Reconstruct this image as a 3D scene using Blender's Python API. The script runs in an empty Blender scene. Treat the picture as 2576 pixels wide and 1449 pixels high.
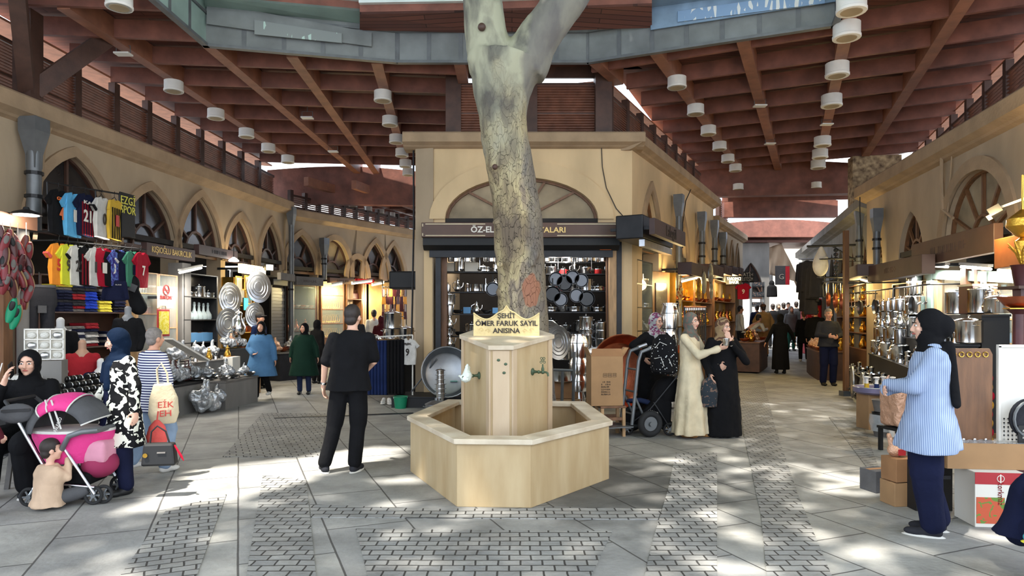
import bpy, bmesh, math, random
from mathutils import Vector, Matrix, Euler
random.seed(7)
PI = math.pi
C = bpy.context.scene.collection
SC = bpy.context.scene
# ---------------------------------------------------------------- camera, sky, sun, exposure
F, CX, HY, CH = 1700.0, 1288.0, 800.0, 1.6       # focal length in pixels, principal column, horizon row, eye height
cam = bpy.data.cameras.new('camera'); cam_o = bpy.data.objects.new('camera', cam); C.objects.link(cam_o)
cam_o.location = (0, 0, CH); cam_o.rotation_euler = (PI/2, 0, 0)
cam.sensor_width = 36.0; cam.lens = F*36.0/2576.0; cam.shift_y = (HY-724.5)/2576.0; cam.clip_end = 300; cam.clip_start = .05
SC.camera = cam_o
SUN_DIR = Vector((-.65*math.cos(math.radians(68)), -.76*math.cos(math.radians(68)), math.sin(math.radians(68)))).normalized()
w = bpy.data.worlds.new('sky'); SC.world = w; w.use_nodes = True
nt = w.node_tree; bg = nt.nodes['Background']
tc = nt.nodes.new('ShaderNodeTexCoord'); nz = nt.nodes.new('ShaderNodeTexNoise'); rp = nt.nodes.new('ShaderNodeValToRGB')
nz.inputs['Scale'].default_value = 3.0; nz.inputs['Detail'].default_value = 6
rp.color_ramp.elements[0].position = .35; rp.color_ramp.elements[0].color = (.42, .62, .9, 1)
rp.color_ramp.elements[1].position = .6; rp.color_ramp.elements[1].color = (.95, .97, 1, 1)
nt.links.new(tc.outputs['Generated'], nz.inputs['Vector']); nt.links.new(nz.outputs['Fac'], rp.inputs['Fac'])
nt.links.new(rp.outputs['Color'], bg.inputs['Color']); bg.inputs['Strength'].default_value = 2.6
sl = bpy.data.lights.new('sun', 'SUN'); sl.energy = 9.0; sl.angle = math.radians(1.2); sl.color = (1, .95, .86)
so = bpy.data.objects.new('sun', sl); C.objects.link(so); so.rotation_euler = SUN_DIR.to_track_quat('Z', 'Y').to_euler(); so.location = (-6, -8, 20)
vs = SC.view_settings; vs.view_transform = 'Standard'; vs.look = 'None'; vs.exposure = 0.6; vs.gamma = 1.0; vs.use_curve_mapping = False
try:
    SC.cycles.max_bounces = 8; SC.cycles.diffuse_bounces = 5; SC.cycles.glossy_bounces = 3; SC.cycles.transparent_max_bounces = 8
    SC.cycles.caustics_reflective = False; SC.cycles.caustics_refractive = False; SC.cycles.sample_clamp_indirect = 6
except Exception:
    pass
# ---------------------------------------------------------------- helpers
def at(px, py, Y): return Vector(((px-CX)/F*Y, Y, CH+(HY-py)/F*Y))
def gnd(px, py):
    Y = F*CH/(py-HY); return Vector(((px-CX)/F*Y, Y, 0))
def flat(px, py, z):
    Y = F*(z-CH)/(HY-py); return Vector(((px-CX)/F*Y, Y, z))
def fz(Y): return max(0.0, (Y-19.0)*.055)             # the street climbs a little beyond the first arch beam
def lin(c):
    c = c/255.0
    return c/12.92 if c <= .04045 else ((c+.055)/1.055)**2.4
def rgb(*c): return (lin(c[0]), lin(c[1]), lin(c[2]), 1)
ORD = ['first','second','third','fourth','fifth','sixth','seventh','eighth','ninth','tenth','eleventh','twelfth','thirteenth','fourteenth','fifteenth','sixteenth','seventeenth','eighteenth','nineteenth','twentieth','twenty-first','twenty-second','twenty-third','twenty-fourth','twenty-fifth','twenty-sixth']
M = {}
def mat(name, col, rough=.6, metal=0.0, var=0.0, scale=6.0, bump=0.0, bscale=40.0, emit=0.0, col2=None, stretch=None, alpha=None, trans=0.0, spec=.5):
    """procedural material: base colour with a noise variation, bump, optional emission"""
    if name in M: return M[name]
    m = bpy.data.materials.new(name); m.use_nodes = True; n = m.node_tree; b = n.nodes['Principled BSDF']; L = n.links.new
    c = rgb(*col); b.inputs['Base Color'].default_value = c
    b.inputs['Roughness'].default_value = rough; b.inputs['Metallic'].default_value = metal
    b.inputs['Specular IOR Level'].default_value = spec
    t = None
    if var or col2 or bump:
        t = n.nodes.new('ShaderNodeTexCoord'); mp = n.nodes.new('ShaderNodeMapping'); L(t.outputs['Object'], mp.inputs['Vector'])
        if stretch: mp.inputs['Scale'].default_value = stretch
    if var or col2:
        q = n.nodes.new('ShaderNodeTexNoise'); q.inputs['Scale'].default_value = scale; q.inputs['Detail'].default_value = 5; L(mp.outputs['Vector'], q.inputs['Vector'])
        r = n.nodes.new('ShaderNodeValToRGB'); L(q.outputs['Fac'], r.inputs['Fac'])
        r.color_ramp.elements[0].position = .32; r.color_ramp.elements[1].position = .68
        if col2: r.color_ramp.elements[0].color = c; r.color_ramp.elements[1].color = rgb(*col2)
        else:
            r.color_ramp.elements[0].color = tuple(x*(1-var) for x in c[:3])+(1,); r.color_ramp.elements[1].color = tuple(min(1, x*(1+var)) for x in c[:3])+(1,)
        L(r.outputs['Color'], b.inputs['Base Color'])
    if bump:
        q2 = n.nodes.new('ShaderNodeTexNoise'); q2.inputs['Scale'].default_value = bscale; q2.inputs['Detail'].default_value = 4; L(mp.outputs['Vector'], q2.inputs['Vector'])
        bu = n.nodes.new('ShaderNodeBump'); bu.inputs['Strength'].default_value = bump; bu.inputs['Distance'].default_value = .02; L(q2.outputs['Fac'], bu.inputs['Height']); L(bu.outputs['Normal'], b.inputs['Normal'])
    if emit:
        b.inputs['Emission Color'].default_value = c; b.inputs['Emission Strength'].default_value = emit
    if trans: b.inputs['Transmission Weight'].default_value = trans; b.inputs['IOR'].default_value = 1.3
    if alpha is not None: b.inputs['Alpha'].default_value = alpha
    M[name] = m; return m
def ramp_mat(name, build):
    m = bpy.data.materials.new(name); m.use_nodes = True; build(m.node_tree, m.node_tree.nodes['Principled BSDF']); M[name] = m; return m
class MB:
    """collects shapes; build() links them as one mesh object"""
    def __init__(s): s.v = []; s.f = []
    def add(s, vs_, fs, T=None):
        k = len(s.v); s.v += [tuple(T @ Vector(p)) if T is not None else tuple(p) for p in vs_]; s.f += [[i+k for i in q] for q in fs]; return s
    def box(s, c, d, rz=0, R=None, taper=1.0):
        x, y, z = d[0]/2, d[1]/2, d[2]/2; t = taper
        vs_ = [(-x,-y,-z),(x,-y,-z),(x,y,-z),(-x,y,-z),(-x*t,-y*t,z),(x*t,-y*t,z),(x*t,y*t,z),(-x*t,y*t,z)]
        T = Matrix.Translation(c) @ (R.to_4x4() if R is not None else Matrix.Rotation(rz, 4, 'Z'))
        return s.add(vs_, [(3,2,1,0),(4,5,6,7),(0,1,5,4),(1,2,6,5),(2,3,7,6),(3,0,4,7)], T)
    def bar(s, a, b, w_, h, up=(0,0,1)):
        a = Vector(a); b = Vector(b); d = b-a; L_ = d.length
        if L_ < 1e-6: return s
        x = d.normalized(); u = Vector(up)
        if abs(x.dot(u)) > .98: u = Vector((0,1,0))
        y = u.cross(x).normalized(); z = x.cross(y)
        R = Matrix((x, y, z)).transposed()
        return s.box((a+b)/2, (L_, w_, h), R=R)
    def tube(s, pts, r, n=8, cap=True, closed=False):
        pts = [Vector(p) for p in pts]; m = len(pts); vs_ = []; fs = []
        rr = r if isinstance(r, (list, tuple)) else [r]*m
        prev = None
        for i, p in enumerate(pts):
            a = pts[i-1] if (i > 0 or closed) else p; b = pts[(i+1) % m] if (i < m-1 or closed) else p
            d = (b-a).normalized() if (b-a).length > 1e-9 else Vector((0,0,1))
            if prev is None:
                u = d.orthogonal().normalized()
            else:
                u = prev-d*prev.dot(d); u = u.normalized() if u.length > 1e-6 else d.orthogonal().normalized()
            prev = u; v = d.cross(u)
            for k in range(n):
                t = 2*PI*k/n; vs_.append(p+(u*math.cos(t)+v*math.sin(t))*rr[i])
        for i in range(m if closed else m-1):
            j = (i+1) % m
            for k in range(n):
                fs.append((i*n+k, i*n+(k+1) % n, j*n+(k+1) % n, j*n+k))
        if cap and not closed: fs += [tuple(range(n-1, -1, -1)), tuple(range((m-1)*n, m*n))]
        return s.add(vs_, fs)
    def lathe(s, prof, n=20, c=(0,0,0), R=None, cap=True, sx=1, sy=1):
        vs_ = []; fs = []; m = len(prof)
        for r, z in prof:
            for k in range(n):
                t = 2*PI*k/n; vs_.append((r*math.cos(t)*sx, r*math.sin(t)*sy, z))
        for i in range(m-1):
            for k in range(n): fs.append((i*n+k, i*n+(k+1) % n, (i+1)*n+(k+1) % n, (i+1)*n+k))
        if cap: fs += [tuple(range(n-1, -1, -1)), tuple(range((m-1)*n, m*n))]
        T = Matrix.Translation(c) @ (R.to_4x4() if R is not None else Matrix.Identity(4))
        return s.add(vs_, fs, T)
    def ell(s, c, r, n=14, m=9, R=None):
        if not isinstance(r, (list, tuple)): r = (r, r, r)
        vs_ = [(0,0,-r[2])]; fs = []
        for i in range(1, m):
            a = -PI/2+PI*i/m
            for k in range(n):
                t = 2*PI*k/n; vs_.append((r[0]*math.cos(a)*math.cos(t), r[1]*math.cos(a)*math.sin(t), r[2]*math.sin(a)))
        vs_.append((0,0,r[2])); e = len(vs_)-1
        for k in range(n): fs.append((0, 1+(k+1) % n, 1+k)); fs.append((e, 1+(m-2)*n+k, 1+(m-2)*n+(k+1) % n))
        for i in range(m-2):
            for k in range(n): fs.append((1+i*n+k, 1+i*n+(k+1) % n, 1+(i+1)*n+(k+1) % n, 1+(i+1)*n+k))
        T = Matrix.Translation(c) @ (R.to_4x4() if R is not None else Matrix.Identity(4))
        return s.add(vs_, fs, T)
    def cap(s, p0, r0, p1, r1, n=12):
        """round cone between two joints"""
        p0 = Vector(p0); p1 = Vector(p1); d = (p1-p0); L_ = d.length
        if L_ < 1e-6: return s.ell(p0, max(r0, r1))
        d.normalize(); pts = []; rr = []
        for i in range(4):
            a = PI/2*i/4; pts.append(p0-d*r0*math.cos(a)); rr.append(max(.0005, r0*math.sin(a)))
        for i in range(5):
            a = PI/2*i/4; pts.append(p1+d*r1*math.sin(a)); rr.append(max(.0005, r1*math.cos(a)))
        return s.tube(pts, rr, n)
    def poly(s, pts, off):
        """closed flat outline (3-D points) given the thickness vector off"""
        n = len(pts); off = Vector(off); a = [Vector(p) for p in pts]; b = [p+off for p in a]
        return s.add(a+b, [tuple(range(n-1, -1, -1)), tuple(range(n, 2*n))]+[(i, (i+1) % n, n+(i+1) % n, n+i) for i in range(n)])
    def rings(s, rg, n=28, fold=0.0, ff=9, ph=0.0, cap=True):
        """loft of (x,y,z,rx,ry[,fold]) ellipses, folds grow along the list"""
        vs_ = []; fs = []; m = len(rg)
        for i, q in enumerate(rg):
            x, y, z, rx, ry = q[:5]; fo = q[5] if len(q) > 5 else fold*i/max(1, m-1)
            for k in range(n):
                t = 2*PI*k/n; g = 1+fo*(math.sin(ff*t+ph)+.5*math.sin((ff*1.7//1)*t+ph*2+i*.35)); vs_.append((x+rx*g*math.cos(t), y+ry*g*math.sin(t), z))
        for i in range(m-1):
            for k in range(n): fs.append((i*n+k, i*n+(k+1) % n, (i+1)*n+(k+1) % n, (i+1)*n+k))
        if cap: fs += [tuple(range(n-1, -1, -1)), tuple(range((m-1)*n, m*n))]
        return s.add(vs_, fs)
    def mesh(s, name, recalc=True):
        me = bpy.data.meshes.new(name); me.from_pydata(s.v, [], s.f)
        if recalc:
            b = bmesh.new(); b.from_mesh(me); bmesh.ops.recalc_face_normals(b, faces=b.faces); b.to_mesh(me); b.free()
        me.update(); return me
    def build(s, name, m, parent=None, smooth=False, bevel=0.0, loc=None):
        me = s.mesh(name); return link(name, me, m, parent, smooth, bevel, loc)
def link(name, me, m, parent=None, smooth=False, bevel=0.0, loc=None):
    o = bpy.data.objects.new(name, me); C.objects.link(o)
    for x in (m if isinstance(m, (list, tuple)) else [m]): me.materials.append(x)
    if smooth:
        for p in me.polygons: p.use_smooth = True
        if smooth != 2:
            try: me.set_sharp_from_angle(angle=math.radians(42))
            except Exception: pass
    if parent: o.parent = parent
    if loc is not None: o.location = loc
    if bevel:
        b = o.modifiers.new('bevel', 'BEVEL'); b.width = bevel; b.segments = 2; b.limit_method = 'ANGLE'
    return o
def tag(o, label, cat, group=None, kind=None):
    o['label'] = label; o['category'] = cat
    if group: o['group'] = group
    if kind: o['kind'] = kind
    return o
def thing(name, label, cat, loc=(0,0,0), rz=0, group=None):
    o = bpy.data.objects.new(name, None); C.objects.link(o); o.location = loc; o.rotation_euler = (0, 0, rz); o.empty_display_size = .1
    return tag(o, label, cat, group)
def struct(o): o['kind'] = 'structure'; return o
def dup(root, loc, rz=None, label=None, group=None, sc=None, rot=None):
    def cp(o, par):
        c = o.copy(); C.objects.link(c)
        if par: c.parent = par
        for ch in list(o.children): cp(ch, c)
        return c
    r = cp(root, None); r.location = loc
    if rz is not None: r.rotation_euler = (0, 0, rz)
    if rot is not None: r.rotation_euler = rot
    if label: r['label'] = label
    if group: r['group'] = group
    if sc is not None: r.scale = sc if isinstance(sc, (tuple, list)) else (sc, sc, sc)
    return r
USED = set()
def put(root, loc, rz=0, label=None, group=None, sc=None, rot=None):
    """first call moves the prototype itself, later calls copy it"""
    if root.name not in USED:
        USED.add(root.name); r = root; r.location = loc; r.rotation_euler = rot if rot is not None else (0, 0, rz)
        if label: r['label'] = label
        if group: r['group'] = group
        if sc is not None: r.scale = sc if isinstance(sc, (tuple, list)) else (sc, sc, sc)
        return r
    return dup(root, loc, rz, label, group, sc if sc is not None else 1.0, rot)
def text(s, size, loc, rot, m, parent=None, depth=.004, name='lettering', sx=1.0, bold=0.0, width=None):
    """raised lettering, made into one mesh"""
    cu = bpy.data.curves.new(name, 'FONT'); cu.body = s; cu.size = size; cu.extrude = depth; cu.align_x = 'CENTER'; cu.align_y = 'CENTER'; cu.offset = bold; cu.resolution_u = 2
    o = bpy.data.objects.new(name, cu); C.objects.link(o)
    me = bpy.data.meshes.new_from_object(o.evaluated_get(bpy.context.evaluated_depsgraph_get())); bpy.data.objects.remove(o); bpy.data.curves.remove(cu)
    me.materials.clear(); me.materials.append(m); k = sx
    xs_ = [v.co.x for v in me.vertices]
    if width and xs_: k = width/max(1e-6, max(xs_)-min(xs_))
    o = bpy.data.objects.new(name, me); C.objects.link(o); o.location = loc; o.rotation_euler = rot; o.scale = (k, 1, 1)
    if parent: o.parent = parent
    return o
def lamp(name, kind, loc, e, col=(1,.9,.75), size=.3, rot=None, sy=None):
    l = bpy.data.lights.new(name, kind); l.energy = e; l.color = col
    if kind == 'AREA':
        l.size = size
        if sy: l.shape = 'RECTANGLE'; l.size_y = sy
    elif kind == 'POINT': l.shadow_soft_size = size
    o = bpy.data.objects.new(name, l); C.objects.link(o); o.location = loc
    if rot: o.rotation_euler = rot
    return o
def inpoly(x, y, P):
    r = False; j = len(P)-1
    for i in range(len(P)):
        if (P[i][1] > y) != (P[j][1] > y) and x < (P[j][0]-P[i][0])*(y-P[i][1])/(P[j][1]-P[i][1])+P[i][0]: r = not r
        j = i
    return r
def clip_out(a, b, P):
    """walk from a to b and stop just before entering polygon P"""
    last = a
    for i in range(201):
        t = i/200; q = (a[0]+(b[0]-a[0])*t, a[1]+(b[1]-a[1])*t)
        if inpoly(q[0], q[1], P): break
        last = q
    return last
# ---------------------------------------------------------------- materials
mat('plaster', (164,145,120), .9, var=.16, scale=1.3, bump=.25, bscale=9, stretch=(1,1,.45))
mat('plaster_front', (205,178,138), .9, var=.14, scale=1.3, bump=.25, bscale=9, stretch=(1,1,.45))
mat('plaster_trim', (158,134,106), .9, var=.14, scale=3, bump=.3, bscale=20)
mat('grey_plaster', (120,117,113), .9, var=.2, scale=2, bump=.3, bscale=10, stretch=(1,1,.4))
mat('wood_roof', (120,74,60), .6, var=.3, scale=3, bump=.2, bscale=14)
mat('wood_beam', (142,94,72), .55, var=.22, scale=4, bump=.15, bscale=20)
mat('wood_louver', (118,76,58), .55, var=.25, scale=6)
mat('wood_dark', (74,50,40), .55, var=.25, scale=5, bump=.1)
mat('wood_brown', (112,76,48), .5, var=.25, scale=5, stretch=(4,4,.6), bump=.1)
mat('wood_light', (176,140,98), .55, var=.2, scale=6, stretch=(4,4,.6))
mat('metal_panel', (116,120,119), .5, .15, var=.22, scale=2.2, bump=.15, bscale=6)
mat('metal_panel_green', (136,158,150), .55, .1, var=.18, scale=2.0, bump=.15, bscale=6)
mat('metal_panel_blue', (126,150,172), .55, .1, var=.25, scale=2.5, bump=.2, bscale=7)
mat('pale_sheet', (214,222,220), .6, var=.1, scale=3)
mat('grey_metal', (105,108,110), .45, .4, var=.15, scale=5)
mat('dark_metal', (38,38,40), .45, .5, var=.2, scale=6)
mat('black', (16,16,17), .6, var=.2, scale=8)
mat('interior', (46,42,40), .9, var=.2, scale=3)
mat('interior_warm', (190,160,100), .8, var=.15, scale=4)
mat('fascia', (84,58,44), .5, var=.18, scale=3)
mat('fascia_dark', (66,46,42), .55, var=.2, scale=3)
mat('steel', (225,226,228), .16, 1.0, var=.08, scale=9)
mat('steel_soft', (205,207,210), .32, 1.0, var=.1, scale=9)
mat('aluminium', (160,163,166), .42, .9, var=.14, scale=5)
mat('copper', (196,112,80), .28, .95, var=.2, scale=8, bump=.15, bscale=60)
mat('brass', (214,166,72), .25, .95, var=.15, scale=8)
mat('travertine', (190,168,130), .6, col2=(172,147,107), scale=2.2, stretch=(2.6,2.6,.6), bump=.12, bscale=10)
mat('travertine_pale', (200,178,148), .55, col2=(186,162,132), scale=2.2, stretch=(2.6,2.6,.6), bump=.1, bscale=10)
mat('coping', (216,204,182), .5, col2=(186,168,142), scale=3.5, bump=.2, bscale=22)
mat('plaque', (214,192,138), .7, var=.1, scale=9, bump=.5, bscale=38)
mat('cardboard', (160,124,86), .85, var=.08, scale=5)
mat('cardboard_dark', (146,106,70), .85, var=.1, scale=5)
mat('rubber', (26,26,27), .8, var=.15)
mat('white_paint', (225,222,214), .5, var=.05)
mat('cloth_white', (214,212,208), .9, var=.06, scale=8)
mat('clear_plastic', (232,236,238), .12, alpha=.42, bump=.8, bscale=22)
mat('window_glass', (96,92,80), .12, alpha=.55)
mat('dusty_glass', (150,134,108), .75, var=.3, scale=2)
mat('dark_glass', (48,44,42), .2, var=.3, scale=2)
mat('vitrine_glass', (210,225,222), .04, alpha=.12)
mat('skin', (206,152,124), .55, var=.06, scale=10)
mat('skin_pale', (216,170,146), .55, var=.06, scale=10)
mat('hair_dark', (38,28,24), .6, var=.3, scale=40)
mat('hair_grey', (120,112,106), .7, var=.2, scale=40)
mat('eye_white', (225,222,216), .3); mat('eye_dark', (30,20,16), .2); mat('lips', (166,82,76), .5); mat('brow', (44,32,26), .8)
mat('tube_on', (255,250,238), .4, emit=9.0); mat('tube_warm', (255,226,160), .4, emit=8.0)
mat('letter_gold', (222,190,120), .45, .3); mat('letter_white', (224,218,206), .5); mat('letter_black', (34,24,20), .6); mat('letter_red', (190,44,40), .6); mat('letter_yellow', (214,206,84), .5)
# ---------------------------------------------------------------- floor
def paving(name, sx, sy, base, base2, mortar, msize, rot, dist, bump, stain=False):
    def b(n, p):
        L = n.links.new; t = n.nodes.new('ShaderNodeTexCoord'); mp = n.nodes.new('ShaderNodeMapping'); mp.inputs['Rotation'].default_value = (0, 0, rot)
        L(t.outputs['Object'], mp.inputs['Vector'])
        wz = n.nodes.new('ShaderNodeTexNoise'); wz.inputs['Scale'].default_value = 3.0; wz.inputs['Detail'].default_value = 3; L(mp.outputs['Vector'], wz.inputs['Vector'])
        ad = n.nodes.new('ShaderNodeVectorMath'); ad.operation = 'MULTIPLY_ADD'; ad.inputs[1].default_value = (dist,)*3; L(wz.outputs['Color'], ad.inputs[0]); L(mp.outputs['Vector'], ad.inputs[2])
        br = n.nodes.new('ShaderNodeTexBrick'); L(ad.outputs[0], br.inputs['Vector']); br.inputs['Scale'].default_value = 1.0
        br.inputs['Brick Width'].default_value = sx; br.inputs['Row Height'].default_value = sy; br.inputs['Mortar Size'].default_value = msize
        br.inputs['Color1'].default_value = rgb(*base); br.inputs['Color2'].default_value = rgb(*base2); br.inputs['Mortar'].default_value = rgb(*mortar); br.inputs['Mortar Smooth'].default_value = .3
        q = n.nodes.new('ShaderNodeTexNoise'); q.inputs['Scale'].default_value = 1.7; q.inputs['Detail'].default_value = 9; q.inputs['Roughness'].default_value = .68; L(t.outputs['Object'], q.inputs['Vector'])
        rr = n.nodes.new('ShaderNodeMapRange'); rr.inputs[1].default_value = .3; rr.inputs[2].default_value = .7; rr.inputs[3].default_value = .6; rr.inputs[4].default_value = 1.2; L(q.outputs['Fac'], rr.inputs[0])
        mx = n.nodes.new('ShaderNodeMix'); mx.data_type = 'RGBA'; mx.blend_type = 'MULTIPLY'; mx.inputs[0].default_value = 1.0
        L(br.outputs['Color'], mx.inputs[6]); L(rr.outputs[0], mx.inputs[7]); out = mx.outputs[2]
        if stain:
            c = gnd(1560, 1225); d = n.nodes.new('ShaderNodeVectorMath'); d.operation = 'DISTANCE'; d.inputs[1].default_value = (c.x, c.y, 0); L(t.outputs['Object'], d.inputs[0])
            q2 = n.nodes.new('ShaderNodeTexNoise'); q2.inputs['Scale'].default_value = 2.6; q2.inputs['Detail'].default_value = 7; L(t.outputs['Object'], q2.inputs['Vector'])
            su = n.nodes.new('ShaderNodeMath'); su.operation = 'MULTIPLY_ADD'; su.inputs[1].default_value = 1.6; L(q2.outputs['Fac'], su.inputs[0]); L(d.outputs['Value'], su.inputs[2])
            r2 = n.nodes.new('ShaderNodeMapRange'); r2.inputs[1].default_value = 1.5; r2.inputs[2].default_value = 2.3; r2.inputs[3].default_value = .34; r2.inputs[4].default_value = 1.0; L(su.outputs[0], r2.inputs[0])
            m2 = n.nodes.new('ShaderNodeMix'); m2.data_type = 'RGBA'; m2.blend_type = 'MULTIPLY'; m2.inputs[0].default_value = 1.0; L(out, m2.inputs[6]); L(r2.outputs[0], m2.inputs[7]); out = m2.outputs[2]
        L(out, p.inputs['Base Color']); p.inputs['Roughness'].default_value = .72
        h = n.nodes.new('ShaderNodeMath'); h.operation = 'MULTIPLY_ADD'; h.inputs[1].default_value = -1.0; L(br.outputs['Fac'], h.inputs[0])
        hn = n.nodes.new('ShaderNodeTexNoise'); hn.inputs['Scale'].default_value = 26; hn.inputs['Detail'].default_value = 5; L(t.outputs['Object'], hn.inputs['Vector']); L(hn.outputs['Fac'], h.inputs[2])
        bu = n.nodes.new('ShaderNodeBump'); bu.inputs['Strength'].default_value = bump; bu.inputs['Distance'].default_value = .012; L(h.outputs[0], bu.inputs['Height']); L(bu.outputs['Normal'], p.inputs['Normal'])
    return ramp_mat(name, b)
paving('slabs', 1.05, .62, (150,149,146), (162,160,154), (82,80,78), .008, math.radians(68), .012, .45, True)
paving('setts', .145, .095, (140,140,138), (160,158,153), (60,58,56), .007, 0.0, .035, .8)
paving('setts_turned', .145, .095, (140,140,138), (158,156,150), (60,58,56), .007, math.radians(-24), .035, .8)
xs = [-30, -10, 0, 10, 18, 40]; ys = [-8, 0, 8, 19, 22, 26, 30, 36, 46, 70]
fm = MB(); fm.add([(x, y, fz(min(y, 36))) for y in ys for x in xs], [(j*6+i, j*6+i+1, (j+1)*6+i+1, (j+1)*6+i) for j in range(len(ys)-1) for i in range(5)])
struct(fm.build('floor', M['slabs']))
def setts(pix, m, z=.006):
    p = [gnd(*q) for q in pix]; mb = MB(); mb.poly(p, (0, 0, z)); return struct(mb.build('floor_setts', M[m]))
setts([(895,1332),(1540,1338),(1487,1449),(1440,1560),(960,1560),(925,1449)], 'setts')
setts([(661,1196),(770,1208),(795,1449),(800,1560),(590,1560),(620,1449)], 'setts')
setts([(419,1283),(570,1245),(495,1449),(440,1560),(160,1560),(303,1449)], 'setts_turned')
setts([(780,1270),(1100,1282),(1150,1281),(1335,1281),(1400,1277),(1665,1282),(1655,1308),(782,1302)], 'setts')
setts([(1700,1140),(1804,1140),(1804,1449),(1804,1560),(1590,1560),(1622,1449),(1641,1365),(1680,1235)], 'setts')
setts([(1858,960),(1922,960),(1950,1075),(2010,1252),(2092,1449),(2140,1560),(1935,1560),(1929,1449),(1915,1300),(1870,1089)], 'setts')
setts([(2085,1050),(2165,1050),(2215,1190),(2195,1195)], 'setts_turned')
setts([(660,1040),(820,1040),(810,1150),(560,1150)], 'setts_turned')
# sloping drain line across the near end of the left street
mb = MB(); a, b = gnd(690,1053), gnd(1040,1040); mb.bar(a+Vector((0,0,.006)), b+Vector((0,0,.006)), .08, .012); struct(mb.build('floor_drain', M['dark_metal']))
# ---------------------------------------------------------------- walls
class Wall:
    """straight wall: s runs along it, d goes into the shops (away from the street)"""
    def __init__(w_, a, b, top, side):
        w_.a = Vector((a[0], a[1], 0)); w_.b = Vector((b[0], b[1], 0)); w_.L = (w_.b-w_.a).length; w_.u = (w_.b-w_.a).normalized(); w_.top = top
        w_.n = Vector((w_.u.y, -w_.u.x, 0)) * side; w_.ang = math.atan2(w_.u.y, w_.u.x)
    def P(w_, s, z, d=0.0): return w_.a+w_.u*s+w_.n*d+Vector((0, 0, z))
    def s_at(w_, px, d=0.0):
        k = (px-CX)/F; o = w_.a+w_.n*d; return (k*o.y-o.x)/(w_.u.x-k*w_.u.y)
    def z_at(w_, px, py, d=0.0):
        Y = w_.P(w_.s_at(px, d), 0, d).y; return CH+(HY-py)/F*Y
def arch(c, hw, spring, peak, pointed=True, n=10):
    """outline points from left spring to right spring"""
    h = peak-spring; out = []
    if pointed:
        R = (hw*hw+h*h)/(2*hw)                        # two-centred arch
        for i in range(n+1):
            a = math.acos(max(-1, min(1, (R-hw)/R)))*i/n; out.append((c-hw+R-R*math.cos(a), spring+R*math.sin(a)))
        k = h/(R*math.sin(math.acos((R-hw)/R))) if R*math.sin(math.acos((R-hw)/R)) else 1
        out = [(x, spring+(z-spring)*k) for x, z in out]
        out += [(2*c-x, z) for x, z in out[-2::-1]]
    else:
        for i in range(2*n+1):
            t = PI-PI*i/(2*n); out.append((c+hw*math.cos(t), spring+h*math.sin(t)))
    return out
WN = [0]; TN = [0]
def wall_build(name, wl, openings, m='plaster', th=.35, zb=0.0):
    """openings: (centre, halfwidth, spring, peak, pointed) down to the floor; one wall mesh with real holes"""
    mb = MB(); op = sorted(openings); edges = [0]+[(op[i][0]+op[i][1]+op[i+1][0]-op[i+1][1])/2 for i in range(len(op)-1)]+[wl.L]
    for i, (c, hw, sp, pk, pt) in enumerate(op):
        s0, s1 = edges[i], edges[i+1]; A = arch(c, hw, sp, pk, pt)
        o = [(s0, zb), (c-hw, zb)]+A+[(c+hw, zb), (s1, zb), (s1, wl.top), (c, wl.top), (s0, wl.top)]
        h = len(A)//2+2
        ap = [(c, pk)]
        left = [(s0, zb), (c-hw, zb)]+A[:len(A)//2+1]+[(c, wl.top), (s0, wl.top)]
        right = [(c, wl.top)]+A[len(A)//2:]+[(c+hw, zb), (s1, zb), (s1, wl.top)]
        mb.poly([wl.P(s, z) for s, z in left], wl.n*th); mb.poly([wl.P(s, z) for s, z in right], wl.n*th)
    if not op: mb.poly([wl.P(0, zb), wl.P(wl.L, zb), wl.P(wl.L, wl.top), wl.P(0, wl.top)], wl.n*th)
    return struct(mb.build(name, M[m]))
def moulding(wl, c, hw, sp, pk, pt, wd=.16, pr=.05, m='plaster_trim'):
    A = arch(c, hw, sp, pk, pt); B = arch(c, hw+wd, sp, pk+wd*1.1, pt); mb = MB()
    for i in range(len(A)-1): mb.poly([wl.P(*A[i], -pr), wl.P(*A[i+1], -pr), wl.P(*B[i+1], -pr), wl.P(*B[i], -pr)], wl.n*(pr+.02))
    TN[0] += 1; return struct(mb.build('trim_%d' % TN[0], M[m]))
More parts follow.
